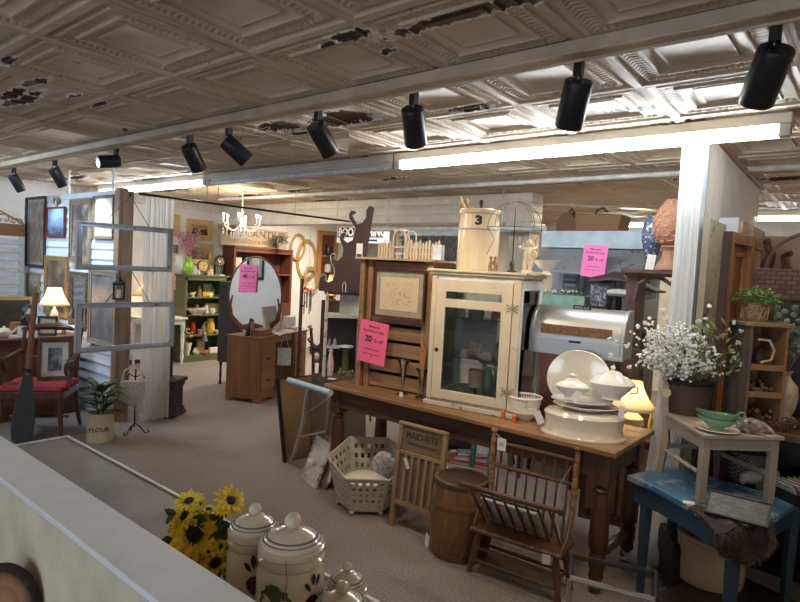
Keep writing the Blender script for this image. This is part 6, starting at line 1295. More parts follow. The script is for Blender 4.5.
for k,(x,y,r_,h_,c_,lb,nm) in enumerate(((.09,-.02,.013,.05,(.4,.1,.1),'tiny red and white figure beside the mossy stump','trinket'),(.075,.05,.012,.06,(.1,.12,.2),'tiny dark blue bottle behind the mossy stump','bottle'))): solo(B().lathe([(r_,0),(r_*.9,h_*.6),(r_*.4,h_*.7),(r_*.5,h_),(0,h_)],n=12),nm,P(c_,.4),lb,nm,Mw@Vector((x,y,.001)))
solo(B().bb(-.03,.03,-.02,.02,0,.002),'white_card',PAPER,'small white card lying at the left end of the long table','card',G(332,379,TZ+.0005),.4)
for k,(x,z,c_) in enumerate(((-.1,hh*.33+.013,(.15,.18,.25)),(-.06,hh*.33+.013,(.3,.32,.35)))): solo(B().lathe([(.014,0),(.014,.04),(.007,.05),(.008,.06),(0,.06)],n=10),'ink_bottle',P(c_,.2),['dark blue little bottle on the small white shelf step','grey little bottle on the small white shelf step'][k],'bottle',Mw@Vector((x,.02,z)))
# lamp with pleated shade behind the bracket and garland of things at 300-330
lp=PY(331,300,4.2); q=lamp('table_lamp','small lit lamp with cream shade glimpsed left of the scroll bracket',Vector((lp.x,lp.y,lp.z-.0)),.085,.17,.10,BRASS,shademat((.9,.75,.5),0),2,flare=.35)
solo(B().bb(-.07,.07,-.07,.07,-lp.z,-.001),'tall_pedestal',MAH,'tall dark pedestal supporting the small lit lamp','pedestal',lp,.3)
p=PX(308,310,-7.6); q=thing('wind_chime','pink blossom wind chime with dark tubes hanging right of the vanity','wind chime',PD(308,290,p)); 
b_=B()
for i in range(26): a=random.uniform(0,6.3); b_.ball((.09*math.cos(a)*random.random(),.09*math.sin(a)*random.random(),random.uniform(-.03,.05)),.03,6,d=.2)
b_.build('blossoms',P((.6,.22,.15),.6,var=.4,s=30),q)
for i in range(7): a=i*.9; B().cyl((.06*math.cos(a),.06*math.sin(a),-.03),(.06*math.cos(a),.06*math.sin(a),-.30-.06*(i%3)),.010,n=6).build('tube',P((.12,.11,.11),.4,.5),q)
B().cyl((0,0,.05),(0,0,CEIL-.015-q.location.z),.002,n=5).build('cord',IRON,q)

# pictures on the back of the booth siding, seen in the oval mirror
for i,(x,z,w,h,lb) in enumerate(((-6.35,1.35,.26,.42,'black-framed botanical print on the back of the booth siding, lower one in the mirror'),(-6.42,1.92,.24,.30,'black-framed print high on the back of the booth siding, upper one in the mirror'))):
    framed('framed_print',lb,w,h,.035,BLACK,PIC('sketch',((.6,.6,.55),(.1,.12,.1)),4+i,2),(x,PY0+.0505,z),PI,.04,P((.30,.33,.30),.7))
# ============================================================ right: drape, boards, blue table, chair, flowers
SHEER=voile((.88,.88,.86),.06); SHEERW=voile((.66,.62,.56),.08)
b_=curtain('x','',(cx0+.11+.0,cy0+.14,0),(-.905,5.85,0),.9,2.50,None,20,.014)
solo(b_,'sheer_drape',SHEERW,'long gathered sheer drape hanging from the ceiling behind the leaning doors','curtain',smooth=180)
b_=curtain('x','',(cx0-.008,cy0-.02,0),(cx0+.118,cy0-.03,0),.0,2.49,None,4,.008)
for v in b_.v:
    t_=max(0,min(1,(1.7-v.z)/1.7)); 
    if v.x<cx0+.03: v.x-=.10*t_**1.5
    v.y-=.04*t_**2
solo(b_,'sheer_drape',SHEER,'sheer white drape wrapped over the front of the square column','curtain',smooth=180)
b_=B().surf(lambda u,v:(cx0-.14+.30*u+.03*math.sin(9*v+5*u),cy0-.16-.10*math.sin(PI*u)*(1-v)-.05*math.sin(14*u)*(1-v)+.1*v,.015+.26*v*v+.03*abs(math.sin(11*u+4*v))),16,10)
solo(b_,'puddled_drape',SHEER,'end of the sheer drape puddled on the floor by the column','fabric',smooth=180)
q=B().tube([(cx0+.14,3.8,2.49),(cx0+.12,4.4,2.48),(-.87,5.1,2.49),(-.88,5.85,2.48)],.018,8); solo(q,'curtain_pole',P((.30,.16,.08),.6),'brown pole carrying the sheer drape along the ceiling','curtain rod')
wx=-.853; WBY=4.2
q=thing('booth_boards','white-edged tan plank booth boards behind the leaning doors','boards',(wx,WBY,0)); top=PY(730,218,WBY).z; wW=.112
B().bb(-.0,wW,-.02,.0,0,top).build('white_post',CH((.60,.62,.64),(.4,.38,.35),.25,8),q,bev=.003)
PL=W((.34,.22,.13),(.50,.36,.23),'z',.5,rough=.7); PLy=W((.34,.22,.13),(.52,.37,.24),'y',.5,rough=.7); LB_=.86
B().bb(wW-.015,wW,0,LB_,0,top-.02).build('plank_side',PL,q); B().bb(wW,wW+.02,0,LB_,top-.16,top-.02).build('top_rail',PLy,q)
for y_ in(0,.42): B().bb(wW,wW+.02,y_,y_+.08,0,top-.16).build('stile',PL,q)
B().bb(wW+.001,wW+1.5,LB_,LB_+.02,0,top-.05).build('plank_back',W((.34,.22,.14),(.46,.33,.22),'z',.4,rough=.7),q)
B().bb(wW+.12,wW+1.3,LB_-.02,LB_-.001,1.1,1.72).build('recess_panel',W((.36,.26,.18),(.43,.31,.21),'z',.4,rough=.7),q)
text('lettering','TO',.10,P((.72,.7,.66),.6),q,(wW+.022,.28,top-.07),(PI/2,0,PI/2),ext=.002,bold=.003)
OLD=CH((.56,.52,.38),(.13,.09,.06),.44,10,.7)
o1=(-.822,3.66,0); hh=PD(699,220,o1).z
q=thing('old_door','chippy cream old door leaning against the column','door',o1,PI/2)
B().bb(0,.44,-.03,0,0,hh).build('slab',OLD,q,bev=.003); B().bb(-.006,.0,-.034,.002,0,hh).build('edge',CH((.12,.11,.09),(.35,.30,.22),.66,20),q); B().bb(.10,.36,-.036,-.03,.3,hh*.62).build('raised_panel',CH((.42,.37,.26),(.10,.07,.05),.48,14),q,bev=.004)
B().box((.2,-.034,hh*.66),(.44,.008,.03)).build('cross_rail',CH((.2,.15,.1),(.4,.35,.25),.6,14),q)
o1=(-.705,3.50,0); hh=PD(717,233,o1).z
RW=W((.20,.075,.03),(.42,.19,.075),'z',.9,rough=.45); RWd=W((.10,.04,.018),(.22,.09,.035),'z',.9); RDK=W((.03,.016,.01),(.08,.04,.022),'z')
q=thing('framed_cabinet_door','reddish brown framed cabinet door leaning beside the chippy cream door','door',o1,R(82),rx=R(.6)); wd_=.38
B().bb(.0,wd_,-.012,0,0,hh).build('back_panel',RWd,q); B().bb(-.008,0,-.042,.0,0,hh).build('dark_edge',RDK,q)
b_=B().bb(0,.05,-.042,-.012,0,hh).bb(wd_-.05,wd_,-.042,-.012,0,hh).bb(.05,wd_-.05,-.042,-.012,hh-.06,hh).bb(.05,wd_-.05,-.042,-.012,0,.08); b_.build('outer_frame',RW,q,bev=.003)
B().bb(.10,.125,-.03,-.012,.1,hh-.10).bb(wd_-.125,wd_-.10,-.03,-.012,.1,hh-.10).bb(.10,wd_-.10,-.03,-.012,hh-.125,hh-.10).build('inner_moulding',RW,q,bev=.003)
# ---- blue table
BT=.62; A=G(627,475,BT); C_=G(738,531,BT); D_=G(806,498,BT); Bk=G(668,466,BT)
out=[A,G(655,487,BT),G(690,506,BT),G(715,522,BT),C_,G(770,520,BT),D_,G(790,492,BT),G(758,490,BT),G(712,477,BT),Bk]
q=thing('blue_table','distressed blue painted table with bowed top at the right','table',(C_.x,C_.y,0)); o=q.location
BLP=CH((.06,.17,.30),(.26,.34,.40),.47,7,.45); BLD=CH((.035,.075,.12),(.10,.09,.08),.36,16,.5)
B().prism([(v.x-o.x,v.y-o.y) for v in out],BT-.028,BT,'z').build('tabletop',BLP,q,bev=.003)
ctr=sum((v for v in out),Vector())/len(out)
ins=[(ctr.lerp(v,.90)) for v in out]; b_=B(); n=len(ins)
vs=[(v.x-o.x,v.y-o.y,z) for z in(BT-.13,BT-.028) for v in ins]+[((ctr.lerp(v,.94)).x-o.x,(ctr.lerp(v,.94)).y-o.y,z) for z in(BT-.13,BT-.028) for v in ins]
b_.add(vs,[(2*n+i,2*n+(i+1)%n,3*n+(i+1)%n,3*n+i) for i in range(n)]+[(i,n+i,n+(i+1)%n,(i+1)%n) for i in range(n)]+[(i,(i+1)%n,2*n+(i+1)%n,2*n+i) for i in range(n)]); b_.build('apron',BLD,q,smooth=20)
for k,v in enumerate((ctr.lerp(A,.80)+Vector((.02,-.0,0)),ctr.lerp(C_,.90),ctr.lerp(D_,.86),ctr.lerp(Bk,.8))):
    b_=B().tube([(v.x-o.x,v.y-o.y,BT-.028),(v.x-o.x,v.y-o.y,BT-.14),(v.x-o.x,v.y-o.y,0)],[.034,.033,.022],4); b_.build('leg',BLD,q,smooth=20,bev=.003)
# ---- chair-stool on it
FLp,FRp,BLp=G(700,502,BT),G(768,503,BT),G(663,474,BT); xd=(FRp-FLp); cwid=xd.length; yd=(BLp-FLp); cdep=yd.length; rzc=math.atan2(xd.y,xd.x); 
yv_=Vector((-math.sin(rzc),math.cos(rzc),0)); 
cdp=.26
q=thing('small_chair','taupe painted small chair standing on the blue table','chair',(FLp+FRp)/2+Vector((0,0,.0)),rzc); CT=CH((.36,.30,.23),(.22,.15,.10),.27,12,.55)
sz=PD(703,436,FLp).z-BT; bk_skew=(BLp-FLp).dot(Vector((math.cos(rzc),math.sin(rzc),0))); bky=(BLp-FLp).dot(yv_)
hw=cwid/2
def cp_(u,v): # u across 0..1, v depth 0..1 (chair narrows to the back)
    return Vector((-hw+u*2*hw+ (0.03*(1-2*u))*v, v*max(bky,.22),0))
Lb=cp_(0,1); 
for u in(0,1):
    f_=cp_(u,0); b1=cp_(u,1)
    B().box((f_.x,f_.y,sz/2),(.036,.036,sz)).build('leg',CT,q,bev=.003)
    B().tube([(b1.x,b1.y+.04,0),(b1.x,b1.y,sz*.6),(b1.x,b1.y+.02,sz+.02),(b1.x,b1.y+.05,sz+(.30 if u==0 else .03))],[.022,.024,.022,.02],4).build('back_post',CT,q,bev=.002)
    B().cyl((f_.x,f_.y,sz*.42),(b1.x,b1.y,sz*.42),.012,n=4).build('side_stretcher',CT,q)
bl,brr=cp_(0,1),cp_(1,1)
B().prism([(-hw-.028,-.035),(hw+.028,-.035),(brr.x+.01,brr.y+.02),(bl.x-.01,bl.y+.02)],sz,sz+.020,'z').build('seat',CT,q,bev=.004)
B().bb(-hw,hw,-.012,.006,sz-.058,sz).build('front_rail',CT,q,bev=.002)
for u in(0,1): f_=cp_(u,0);b1=cp_(u,1); B().prism([(f_.x-.008,f_.y),(f_.x+.008,f_.y),(b1.x+.008,b1.y),(b1.x-.008,b1.y)],sz-.058,sz,'z').build('side_rail',CT,q)
B().bb(-hw+.02,hw-.02,max(bky,.22)-.008,max(bky,.22)+.008,sz*.46,sz*.54).build('back_stretcher',CT,q)
Ms=Matrix.Translation(q.location)@Matrix.Rotation(rzc,4,'Z')
def ons(x,y,z=.0205): return Ms@Vector((x,y,sz+z))
bd_=max(bky,.22)
# gravy boat + plate
pp=ons(-hw*.50,.045); pr_=.098
solo(B().lathe([(pr_*.6,0),(pr_*.65,.003),(pr_,.012),(pr_*.98,.014),(pr_*.6,.006),(0,.005)],n=40),'saucer_plate',P((.62,.56,.42),.2,coat=.5,var=.05,bump=0),'cream plate under the green gravy boats on the small chair','plate',pp)
JG=P((.14,.30,.17),.18,coat=.7,var=.08,bump=0)
def boat(loc,k,lb):
    q=thing('gravy_boat',lb,'gravy boat',loc,facing(loc)+.05,'jade green gravy boats'); b_=B()
    def fn(u,v,inn=1):
        a=2*PI*u; z=v; rr=(.35+.65*math.sin(v*PI/2)**.8); lip=1+.30*max(0,math.cos(a-PI))**6*v; x=.075*k*rr*math.cos(a)*lip*inn; y=.038*k*rr*math.sin(a)*inn; return (x,y,.045*k*v+.012*k*v*max(0,math.cos(a-PI))**4+.006*(1-inn)*10*0)
    b_.surf(lambda u,v:fn(u,v),32,8,cu=True); b_.surf(lambda u,v:fn(u,v,.93) if v>.0 else fn(u,.02,.9),32,8,cu=True)
    b_.build('bowl',JG,q); B().lathe([(.03*k,0),(.026*k,.008)],(0,0,-.006),20,sy=.55).build('foot',JG,q)
    B().tube([(.07*k,0,.04*k),(.085*k,0,.062*k),(.10*k,0,.062*k),(.105*k,0,.045*k),(.085*k,0,.015*k)],.0055*k,8).build('handle',JG,q); return q
boat(pp+Vector((0,0,.014)),1.0,'green gravy boat, lower of the two on the cream plate'); boat(pp+Vector((0.0,0.0,.036)),1.06,'green gravy boat nested on top of the other')
# conch shell
pp=ons(hw*.55,.035,.045); q=thing('conch_shell','large tan and purple-brown conch shell on the small chair','shell',pp,rzc)
sm=PIC('abs',((.50,.36,.24),(.16,.08,.09),(.58,.50,.42)),4,2.2,.5)
B().tube([(-.085,0,.0),(-.05,0,.005),(-.01,0,.002),(.03,0,-.005),(.07,-.01,-.02),(.10,-.02,-.035)],[.012,.034,.042,.036,.022,.006],14).build('body_whorl',sm,q)
b_=B(); 
for i in range(7): a=i*.8; b_.tube([(-.055+.004*i,.028*math.cos(a),.028*math.sin(a)+.005),(-.068+.004*i,.052*math.cos(a),.05*math.sin(a)+.008)],[.012,.002],6)
b_.build('spines',sm,q); b_=B().leaf((-.03,-.035,-.015),(1,-.25,-.2),.12,.05,(0,0,1),.01); b_.build('lip',P((.55,.40,.30),.4),q,solid=.004)
# flower bin
fp=ons(-hw*.42,bd_-.035,.0); fp=G(698,420,BT+sz+.02)+Vector((-.015,.07,0)); s=mm(fp); r=.115
fp=Vector((ons(-hw*.35,bd_+.10).x,ons(-hw*.35,bd_+.10).y,BT)); zb_=BT+sz+.0215; fp=G(696,417,zb_)+Vector((cf.x,cf.y,0)).normalized()*.11; s=mm(fp); r=22*s; zt=PD(696,380,fp).z-zb_
q=thing('rusty_bin','dark rusty metal bin holding the white flowers behind the small chair','bin',fp); RB=CH((.06,.032,.024),(.16,.07,.035),.40,7,.6)
B().lathe([(r*.92,0),(r*.94,.01),(r,zt*.5),(r*1.02,zt-.01),(r*1.05,zt),(r*.98,zt),(r*.96,zt-.1),(r*.9,.04),(0,.03)],n=40).build('body',RB,q); B().lathe([(r*1.055,zt-.014),(r*1.06,zt)],n=40).build('rim',IRON,q,solid=.003)
solo(B().lathe([(.022,0),(.024,.002),(0,.004)],n=18),'round_tag',P((.5,.42,.3),.8),'small round tan tag hanging on the rusty bin','tag',fp+Vector((-.02,-r*.98,zt-.06))+cr0*-.06,facing(fp),rx=PI/2)
fl=thing('white_flowers','large airy spray of white filler blossoms in the rusty bin','flowers',fp+Vector((0,0,zt-.02)))
tw=B(); bl_=B(); lf=B(); o_=fl.location; random.seed(5)
def pxy(px,py,dd=0): return PD(px,py,o_)-o_+cf*dd
for i in range(120):
    t_=random.random()
    ex=random.choice((random.uniform(634,690),random.uniform(640,724))) ; ey=random.uniform(322,376)
    # cloud shape: wide to the left
    if ex<650: ey=random.uniform(328,368)
    e=pxy(ex,ey,random.uniform(-.12,.10)); 
    b0=Vector((random.uniform(-.05,.05),random.uniform(-.05,.05),-.02)); m_=e*.5+Vector((0,0,.05)); tw.tube([b0,m_,e],.0013,4,caps=False)
    for k in range(13):
        u=random.uniform(.5,1.03); c=(b0.lerp(m_,u*2) if u<.5 else m_.lerp(e,u*2-1))+Vector([random.uniform(-.026,.026) for _ in range(3)])
        a=Vector([random.uniform(-1,1) for _ in range(3)]).normalized()
        bl_.ball(c,(random.uniform(.006,.010),random.uniform(.006,.010),random.uniform(.005,.008)),6,d=.3)
for (ex,ey) in ((741,349),(732,342),(748,364),(751,363),(735,363),(728,357),(700,318),(703,306),(693,321),(660,317),(657,310),(634,326),(622,345),(625,366),(606,338),(611,341),(607,354),(735,330),(728,322),(640,322)):
    e=pxy(ex,ey,-.06); tw.tube([Vector((0,0,0)),e*.6+Vector((0,0,.03)),e],.0013,4,caps=False)
    for j in range(8): d=Vector([random.uniform(-1,1) for _ in range(3)]); bl_.ball(e+d*.009,(.007,.007,.005),6,d=.3)
for i in range(60):
    e=pxy(random.uniform(688,733),random.uniform(325,376),random.uniform(-.1,.0)); lf.leaf(e,(random.uniform(-1,1),random.uniform(-.5,.5),random.uniform(.2,1)),random.uniform(.03,.06),.013,(0,-1,0),.004)
tw.build('twigs',P((.16,.17,.09),.7),fl); bl_.build('blossoms',P((.80,.81,.76),.7,var=.06,bump=0),fl,smooth=0); lf.build('leaves',P((.22,.27,.10),.6,var=.4,s=30),fl,solid=.0005)
b_=B()
for (x,y) in ((705,362),(712,335),(718,330),(700,345),(722,350)): 
    c=pxy(x,y,-.10); 
    for j in range(10): b_.leaf(c,(random.uniform(-1,1),random.uniform(-1,.2),random.uniform(-.3,1)),.022,.012,(0,0,1),.003)
b_.build('cream_blossoms',P((.62,.58,.35),.7),fl,smooth=0)
# ---- things lying on the blue table
p=G(744,488,BT+.001)+Vector((.0,.05,0)); 
q=thing('pottery_bird','lumpy grey-white pottery bird lying under the small chair','figurine',G(751,484,BT)+Vector((0,.0,.0)),rzc); B().ball((0,0,.035),(.06,.035,.034),16,d=.03).ball((-.055,-.01,.02),(.018,.018,.018),8).tube([(.03,0,.04),(.07,0,.055),(.09,0,.05)],[.02,.012,.005],8).build('body',P((.45,.43,.39),.4,s=20,var=.2),q)
f0=G(712,509,BT+.02); q=framed('framed_print','framed grey botanical print lying tilted on the fur at the table edge',.235,.125,.010,P((.03,.018,.018),.5),PIC('abs',((.03,.035,.028),(.07,.07,.06),(.14,.135,.12)),6,8,.5),G(735,521,BT+.045),R(2),rx=R(-58),dep=.012) ; q['label']='framed grey botanical print lying tilted on the brown fur'
# fur
random.seed(8); fpos=G(738,528,BT+.012); q=thing('fur_pelt','dark brown fur pelt draped over the front corner of the blue table','fur',fpos); b_=B()
def fsurf(u,v):
    a=(u-.5)*2; L_=.10+.42*v; along=cr0*a*(.145-.035*v); 
    p=along+Vector((0,0,0)); back=Vector((cf.x,cf.y,0)).normalized()
    if v<.35: p+=back*(.16*(1-v/.35)-.02); p.z+=.012+.012*math.sin(7*u)
    else: p+=-back*(.03+.03*math.sin(5*u+3*v)); p.z+=-.155*(v-.35)/.65*(1-.55*abs(a)**1.5)+.012
    return p+Vector((0,0,.01*math.sin(13*u+9*v)))
b_.surf(fsurf,26,20); pelt=b_.build('hide',P((.05,.032,.028),.9,s=30,var=.4),q,solid=.014)
b_=B()
for i in range(2600):
    u,v=random.random(),random.random(); p=fsurf(u,v); n=(-cf*.6+Vector((random.uniform(-.5,.5),random.uniform(-.5,.5),random.uniform(-.9,.4)))).normalized(); n=n if v>.35 else (n+Vector((0,0,.8))).normalized(); e=n.orthogonal().normalized()*.0022; l=random.uniform(.018,.034); b_.add([p-e,p+e,p+n*l+Vector((0,0,-.008))],[(0,1,2)])
h_=b_.build('hair',P((.10,.066,.06),.8,s=30,var=.5,bump=0),q,smooth=0); h_['kind']='stuff'
q=thing('book_tray','black tray holding a row of tilted brown and white booklets','tray',G(788,500,BT)+Vector((.06,.10,.0)),rzc+.15); B().bb(-.15,.15,-.09,.09,0,.012).bb(-.15,.15,-.09,-.08,.012,.05).bb(-.15,-.14,-.08,.09,.012,.05).bb(.14,.15,-.08,.09,.012,.05).build('tray',BLACK,q)
Mt=Matrix.Translation(q.location)@Matrix.Rotation(rzc+.15,4,'Z')
for i in range(6):
    k=thing('booklet','brown and white booklet tilted in the black tray with others like it','booklet',Mt@Vector((-.11+i*.036,-.0,.014)),rzc+.15,'booklets tilted in the black tray',R(0),R(-32)); B().bb(-.002,.002,-.065,.065,0,.085).build('pages',P((.66,.62,.55),.7),k); B().bb(.003,.007,-.06,.06,.0,.075).build('cover',P((.22,.09,.035),.5),k)
q=thing('white_card','little cream card lying flat near the chair foot on the blue table','card',G(690,503,BT+.001),.3); B().bb(-.03,.02,-.02,.02,0,.002).build('card_sheet',CARD,q)
# ---- under the blue table
p=G(726,592,0.12)+Vector((.05,.12,-.12)); s=mm(p); r=.135
p=Vector((-.33,2.95,.0)); 
q=thing('low_platform','dark brown wooden platform under the blue table','platform',(-.28,3.2,0),R(-20)); B().bb(-.42,.42,-.34,.30,0,.10).build('box',DARK,q,bev=.004); B().bb(-.42,.42,-.345,-.34,.01,.09).build('front_board',MAHx,q)
p=PD(721,596,(-.33,2.92,.1)); p=G(721,590,.101); s=mm(p); p=p+Vector((cf.x,cf.y,0))*.12
q=thing('large_crock','large plain cream crock standing under the blue table','crock',p,facing(p)); r=31*mm(p); h=PD(721,532,p).z-.10
B().lathe([(r*.96,0),(r*.98,.01),(r,h*.3),(r,h*.88),(r*.96,h*.9),(r*1.04,h*.92),(r*1.04,h*.98),(r*.98,h),(r*.9,h),(r*.88,h*.88),(r*.9,.03),(0,.02)],n=44).build('body',P((.50,.42,.28),.3,coat=.3,var=.06,s=4,bump=0),q); B().tube([(r*1.0,0,h*.8),(r*1.15,0,h*.8),(r*1.15,0,h*.7),(r*1.0,0,h*.68)],.012,8).build('lug_handle',P((.50,.42,.28),.3),q)
q=thing('dark_ottoman','dark brown leather cube stool on the floor left of the cream crock','stool',G(690,600,0)+Vector((-.04,.18,0)),R(30)); B().box((0,0,.13),(.30,.30,.26)).build('body',P((.035,.018,.015),.5),q,bev=.02); B().box((0,0,.262),(.29,.29,.015)).build('cushion',P((.045,.022,.018),.5),q,bev=.008)
q=thing('blue_yoke','curved pale blue painted wooden yoke piece leaning at the lower right corner','yoke',G(788,602,0.0)+Vector((.03,.30,.10)),facing(G(788,602,0))+.1,rx=R(-25)); 
pts=[]; 
for i in range(15): t_=i/14; pts.append((-.16+.36*t_,.42-.40*t_**1.6))
out=[(x+.055,z+.05) for x,z in pts]+[(x-.06,z-.05) for x,z in pts[::-1]]; 
b_=B(); n=15; vs=[(x+.06,-.015,z+.045) for x,z in pts]+[(x-.06,-.015,z-.045) for x,z in pts]+[(x+.06,.015,z+.045) for x,z in pts]+[(x-.06,.015,z-.045) for x,z in pts]; fs=[]
for i in range(n-1): fs+=[(i,i+1,n+i+1,n+i),(2*n+i,3*n+i,3*n+i+1,2*n+i+1),(i,2*n+i,2*n+i+1,i+1),(n+i,n+i+1,3*n+i+1,3*n+i)]
fs+=[(0,n,3*n,2*n),(n-1,3*n-1,4*n-1,2*n-1)]; b_.add(vs,fs); b_.build('board',CH((.14,.24,.30),(.3,.27,.22),.36,12,.5),q)
b_=B()
for i in range(2,13): x,z=pts[i]; b_.leaf((x,-.017,z),(.8,0,.5),.03,.014,(0,-1,0),0).leaf((x,-.017,z),(-.8,0,-.1),.03,.014,(0,-1,0),0)
b_.build('painted_leaves',P((.04,.07,.09),.5),q); 
# ---- rustic display stand, shelf crate, plants, baskets at far right
STZ=.92
q=thing('display_stand','dark rustic plank display stand behind the blue table at right','stand',(-.05,3.72,0)); RS=W((.06,.03,.015),(.15,.075,.035),'x',.8,rough=.6)
B().bb(-.59,.9,-.25,.25,STZ-.03,STZ).build('top_board',RS,q); B().bb(-.59,.9,-.25,.25,.50,.525).build('shelf_board',RS,q)
for x in(-.575,.25,.885): B().bb(x-.015,x+.015,-.24,.24,0,STZ-.03).build('upright',W((.05,.025,.012),(.12,.06,.03),'z',.8),q)
B().bb(-.59,.9,.24,.25,0,STZ-.03).build('back_board',DARK,q)
sp0=PD(752,421,(-.2,3.8,0)); sp0=Vector((sp0.x,sp0.y,STZ))
shp=PY(746,420,3.50); shp.z=STZ+.001; s=mm(shp)
q=thing('crate_shelf','upright rustic crate shelf with three cubbies and weathered grey side','shelf',shp,R(36)); ch_=PD(752,326,shp).z-STZ; cwd=.165; cdp_=.25
INW=W((.22,.11,.05),(.36,.19,.09),'x',.8,rough=.6); WG=W((.07,.06,.05),(.22,.18,.14),'z',1.4,rough=.85,bump=.9)
B().bb(-.012,.0,.0,cdp_,0,ch_).build('side_panel',WG,q); B().bb(cwd,cwd+.012,0,cdp_,0,ch_).build('side_panel',INW,q)
B().bb(-.04,cwd+.03,-.02,cdp_+.01,ch_,ch_+.022).build('top_board',W((.20,.12,.07),(.34,.22,.13),'x',1,rough=.7),q,bev=.005)
zs=[.0,ch_*.30,ch_*.57]
for z in zs: B().bb(0,cwd,0,cdp_,z,z+.014).bb(0,cwd,-.008,.004,z,z+.03).build('shelf_board',INW,q)
B().bb(0,cwd,cdp_-.012,cdp_,0,ch_).build('back_board',INW,q)
Mh=Matrix.Translation(shp)@Matrix.Rotation(R(36),4,'Z')
for i,(z,lb) in enumerate(((zs[0],'cluster of small dark and rusty trinkets in the bottom cubby of the crate shelf'),(zs[1],'cluster of small dried pods in the middle cubby of the crate shelf'))):
    b_=B(); random.seed(20+i)
    for k in range(16): b_.ball((random.uniform(.03,.16),random.uniform(.02,.10),.012+random.uniform(0,.05)*(1 if k%2 else .4)),random.uniform(.008,.017),7,d=.3)
    zz_=solo(b_,'trinket_cluster',P((.14,.08,.05),.5,var=.7,s=60),lb,'trinkets',Mh@Vector((0,0,z+.015)),R(36)); zz_['kind']='stuff'
q=thing('loop_handled_mug','small dark mug with a big tan loop handle in the top cubby','mug',Mh@Vector((.07,.06,zs[2]+.015)),R(24)); B().lathe([(.028,0),(.03,.06),(.02,.07),(.024,.09),(0,.09)],n=16).build('body',P((.04,.025,.02),.3),q); B().tube([(.0,-.03,.02),(.045,-.04,.04),(.055,-.04,.09),(.03,-.04,.14),(-.02,-.03,.14)],.007,8).build('handle',P((.5,.38,.24),.4),q)
# raffia pot plant on the crate shelf
pz=Mh@Vector((.05,.10,ch_+.023)); q=thing('raffia_pot','raffia-wrapped glass pot on top of the crate shelf','planter',pz,R(24)); B().lathe([(.055,0),(.058,.10),(.052,.10),(.05,.01),(0,.01)],n=24).build('body',P((.22,.15,.09),.5,s=40,var=.5),q)
b_=B()
for k in range(40): a=random.uniform(0,6.3); b_.tube([(.06*math.cos(a),.06*math.sin(a),random.uniform(0,.09)),(.066*math.cos(a+.3),.066*math.sin(a+.3),random.uniform(.01,.09)),(.06*math.cos(a+.6),.06*math.sin(a+.6),random.uniform(0,.09))],.0022,4)
b_.build('raffia',P((.5,.34,.16),.8,s=40,var=.4),q)
q=thing('boxwood_plant','bright green small-leaved plant in the raffia-wrapped pot','plant',pz+Vector((0,0,.095))); b_=B(); s=mm(pz)
for i in range(620):
    a=random.uniform(0,6.3); rr=random.random()**.6; x=.125*rr*math.cos(a); y=.09*rr*math.sin(a); z=random.uniform(-.005,.085*(1-rr*.6)+.015); b_.leaf((x,y,z),(random.uniform(-1,1),random.uniform(-1,1),random.uniform(-.2,1)),.017,.012,(0,0,1),.002)
b_.build('leaves',P((.16,.30,.07),.5,var=.45,s=60,bump=0),q,smooth=0); b_=B()
for k in range(14): a=k*2.4; b_.tube([(0,0,-.08),(.05*math.cos(a),.04*math.sin(a),.03)],.0018,4)
b_.build('stems',P((.14,.2,.07)),q)
# eucalyptus vase right
vp=PY(786,372,3.72); vp.z=STZ+.04; s=mm(vp)
solo(B().bb(-.09,.06,-.05,.06,0,.038),'book','' if 0 else P((.45,.38,.28),.7),'tan book under the mottled stone vase at right','book',vp-Vector((0,0,.039)),.2,bev=.002)
q=thing('stone_vase','mottled cream stone vase holding grey-green eucalyptus','vase',vp); B().lathe([(.035,0),(.055,.05),(.066,.11),(.06,.17),(.03,.205),(.022,.225),(.035,.25),(.028,.25),(.016,.22),(0,.2)],n=28).build('body',P((.45,.36,.27),.6,s=30,var=.35,bump=.4),q)
q=thing('eucalyptus','grey-green round-leaved eucalyptus branches in the stone vase','plant',vp+Vector((0,0,.24))); b_=B(); t2=B(); EU=P((.16,.22,.16),.6,var=.3,s=20)
for i in range(11):
    e=PD(random.uniform(766,822),random.uniform(293,335),vp)-q.location+cf*random.uniform(-.08,.06); m_=e*.5+Vector((0,0,.03)); t2.tube([(0,0,-.02),m_,e],.002,5)
    for k in range(8):
        u=.3+.09*k; c=Vector((0,0,0)).lerp(m_,u*2) if u<.5 else m_.lerp(e,u*2-1); d=Vector((random.uniform(-1,1),random.uniform(-1,.3),random.uniform(-.4,1))); b_.leaf(c,d,random.uniform(.03,.045),random.uniform(.03,.04),-cf,.004)
b_.build('leaves',EU,q,solid=.0006); t2.build('branches',P((.14,.10,.07)),q)
# back baskets etc
bp_=PY(765,300,4.75); 
q=thing('brick_box','large dark reddish woven box basket behind the green plant','basket',(-.42,4.40,0.0),R(0)); zb=PY(776,297,4.4).z; zt=PY(776,269,4.4).z
def brick():
    m,N,L,b=nt('woven_brick'); co_=coordn(N,L,(1,1,1)); br=N.new('ShaderNodeTexBrick'); sp=N.new('ShaderNodeSeparateXYZ'); L.new(co_,sp.inputs[0]); cx=N.new('ShaderNodeCombineXYZ'); L.new(math_(N,L,'ADD',sp.outputs[0],sp.outputs[1]),cx.inputs[0]); L.new(sp.outputs[2],cx.inputs[1]); L.new(cx.outputs[0],br.inputs[0]); br.inputs['Scale'].default_value=9; br.inputs['Color1'].default_value=(.11,.05,.04,1); br.inputs['Color2'].default_value=(.18,.09,.07,1); br.inputs['Mortar'].default_value=(.05,.03,.025,1); br.inputs['Mortar Size'].default_value=.03
    L.new(br.outputs[0],b.inputs['Base Color']); b.inputs['Roughness'].default_value=.8; bumpn(N,L,b,br.outputs[1],-.5,.01); return m
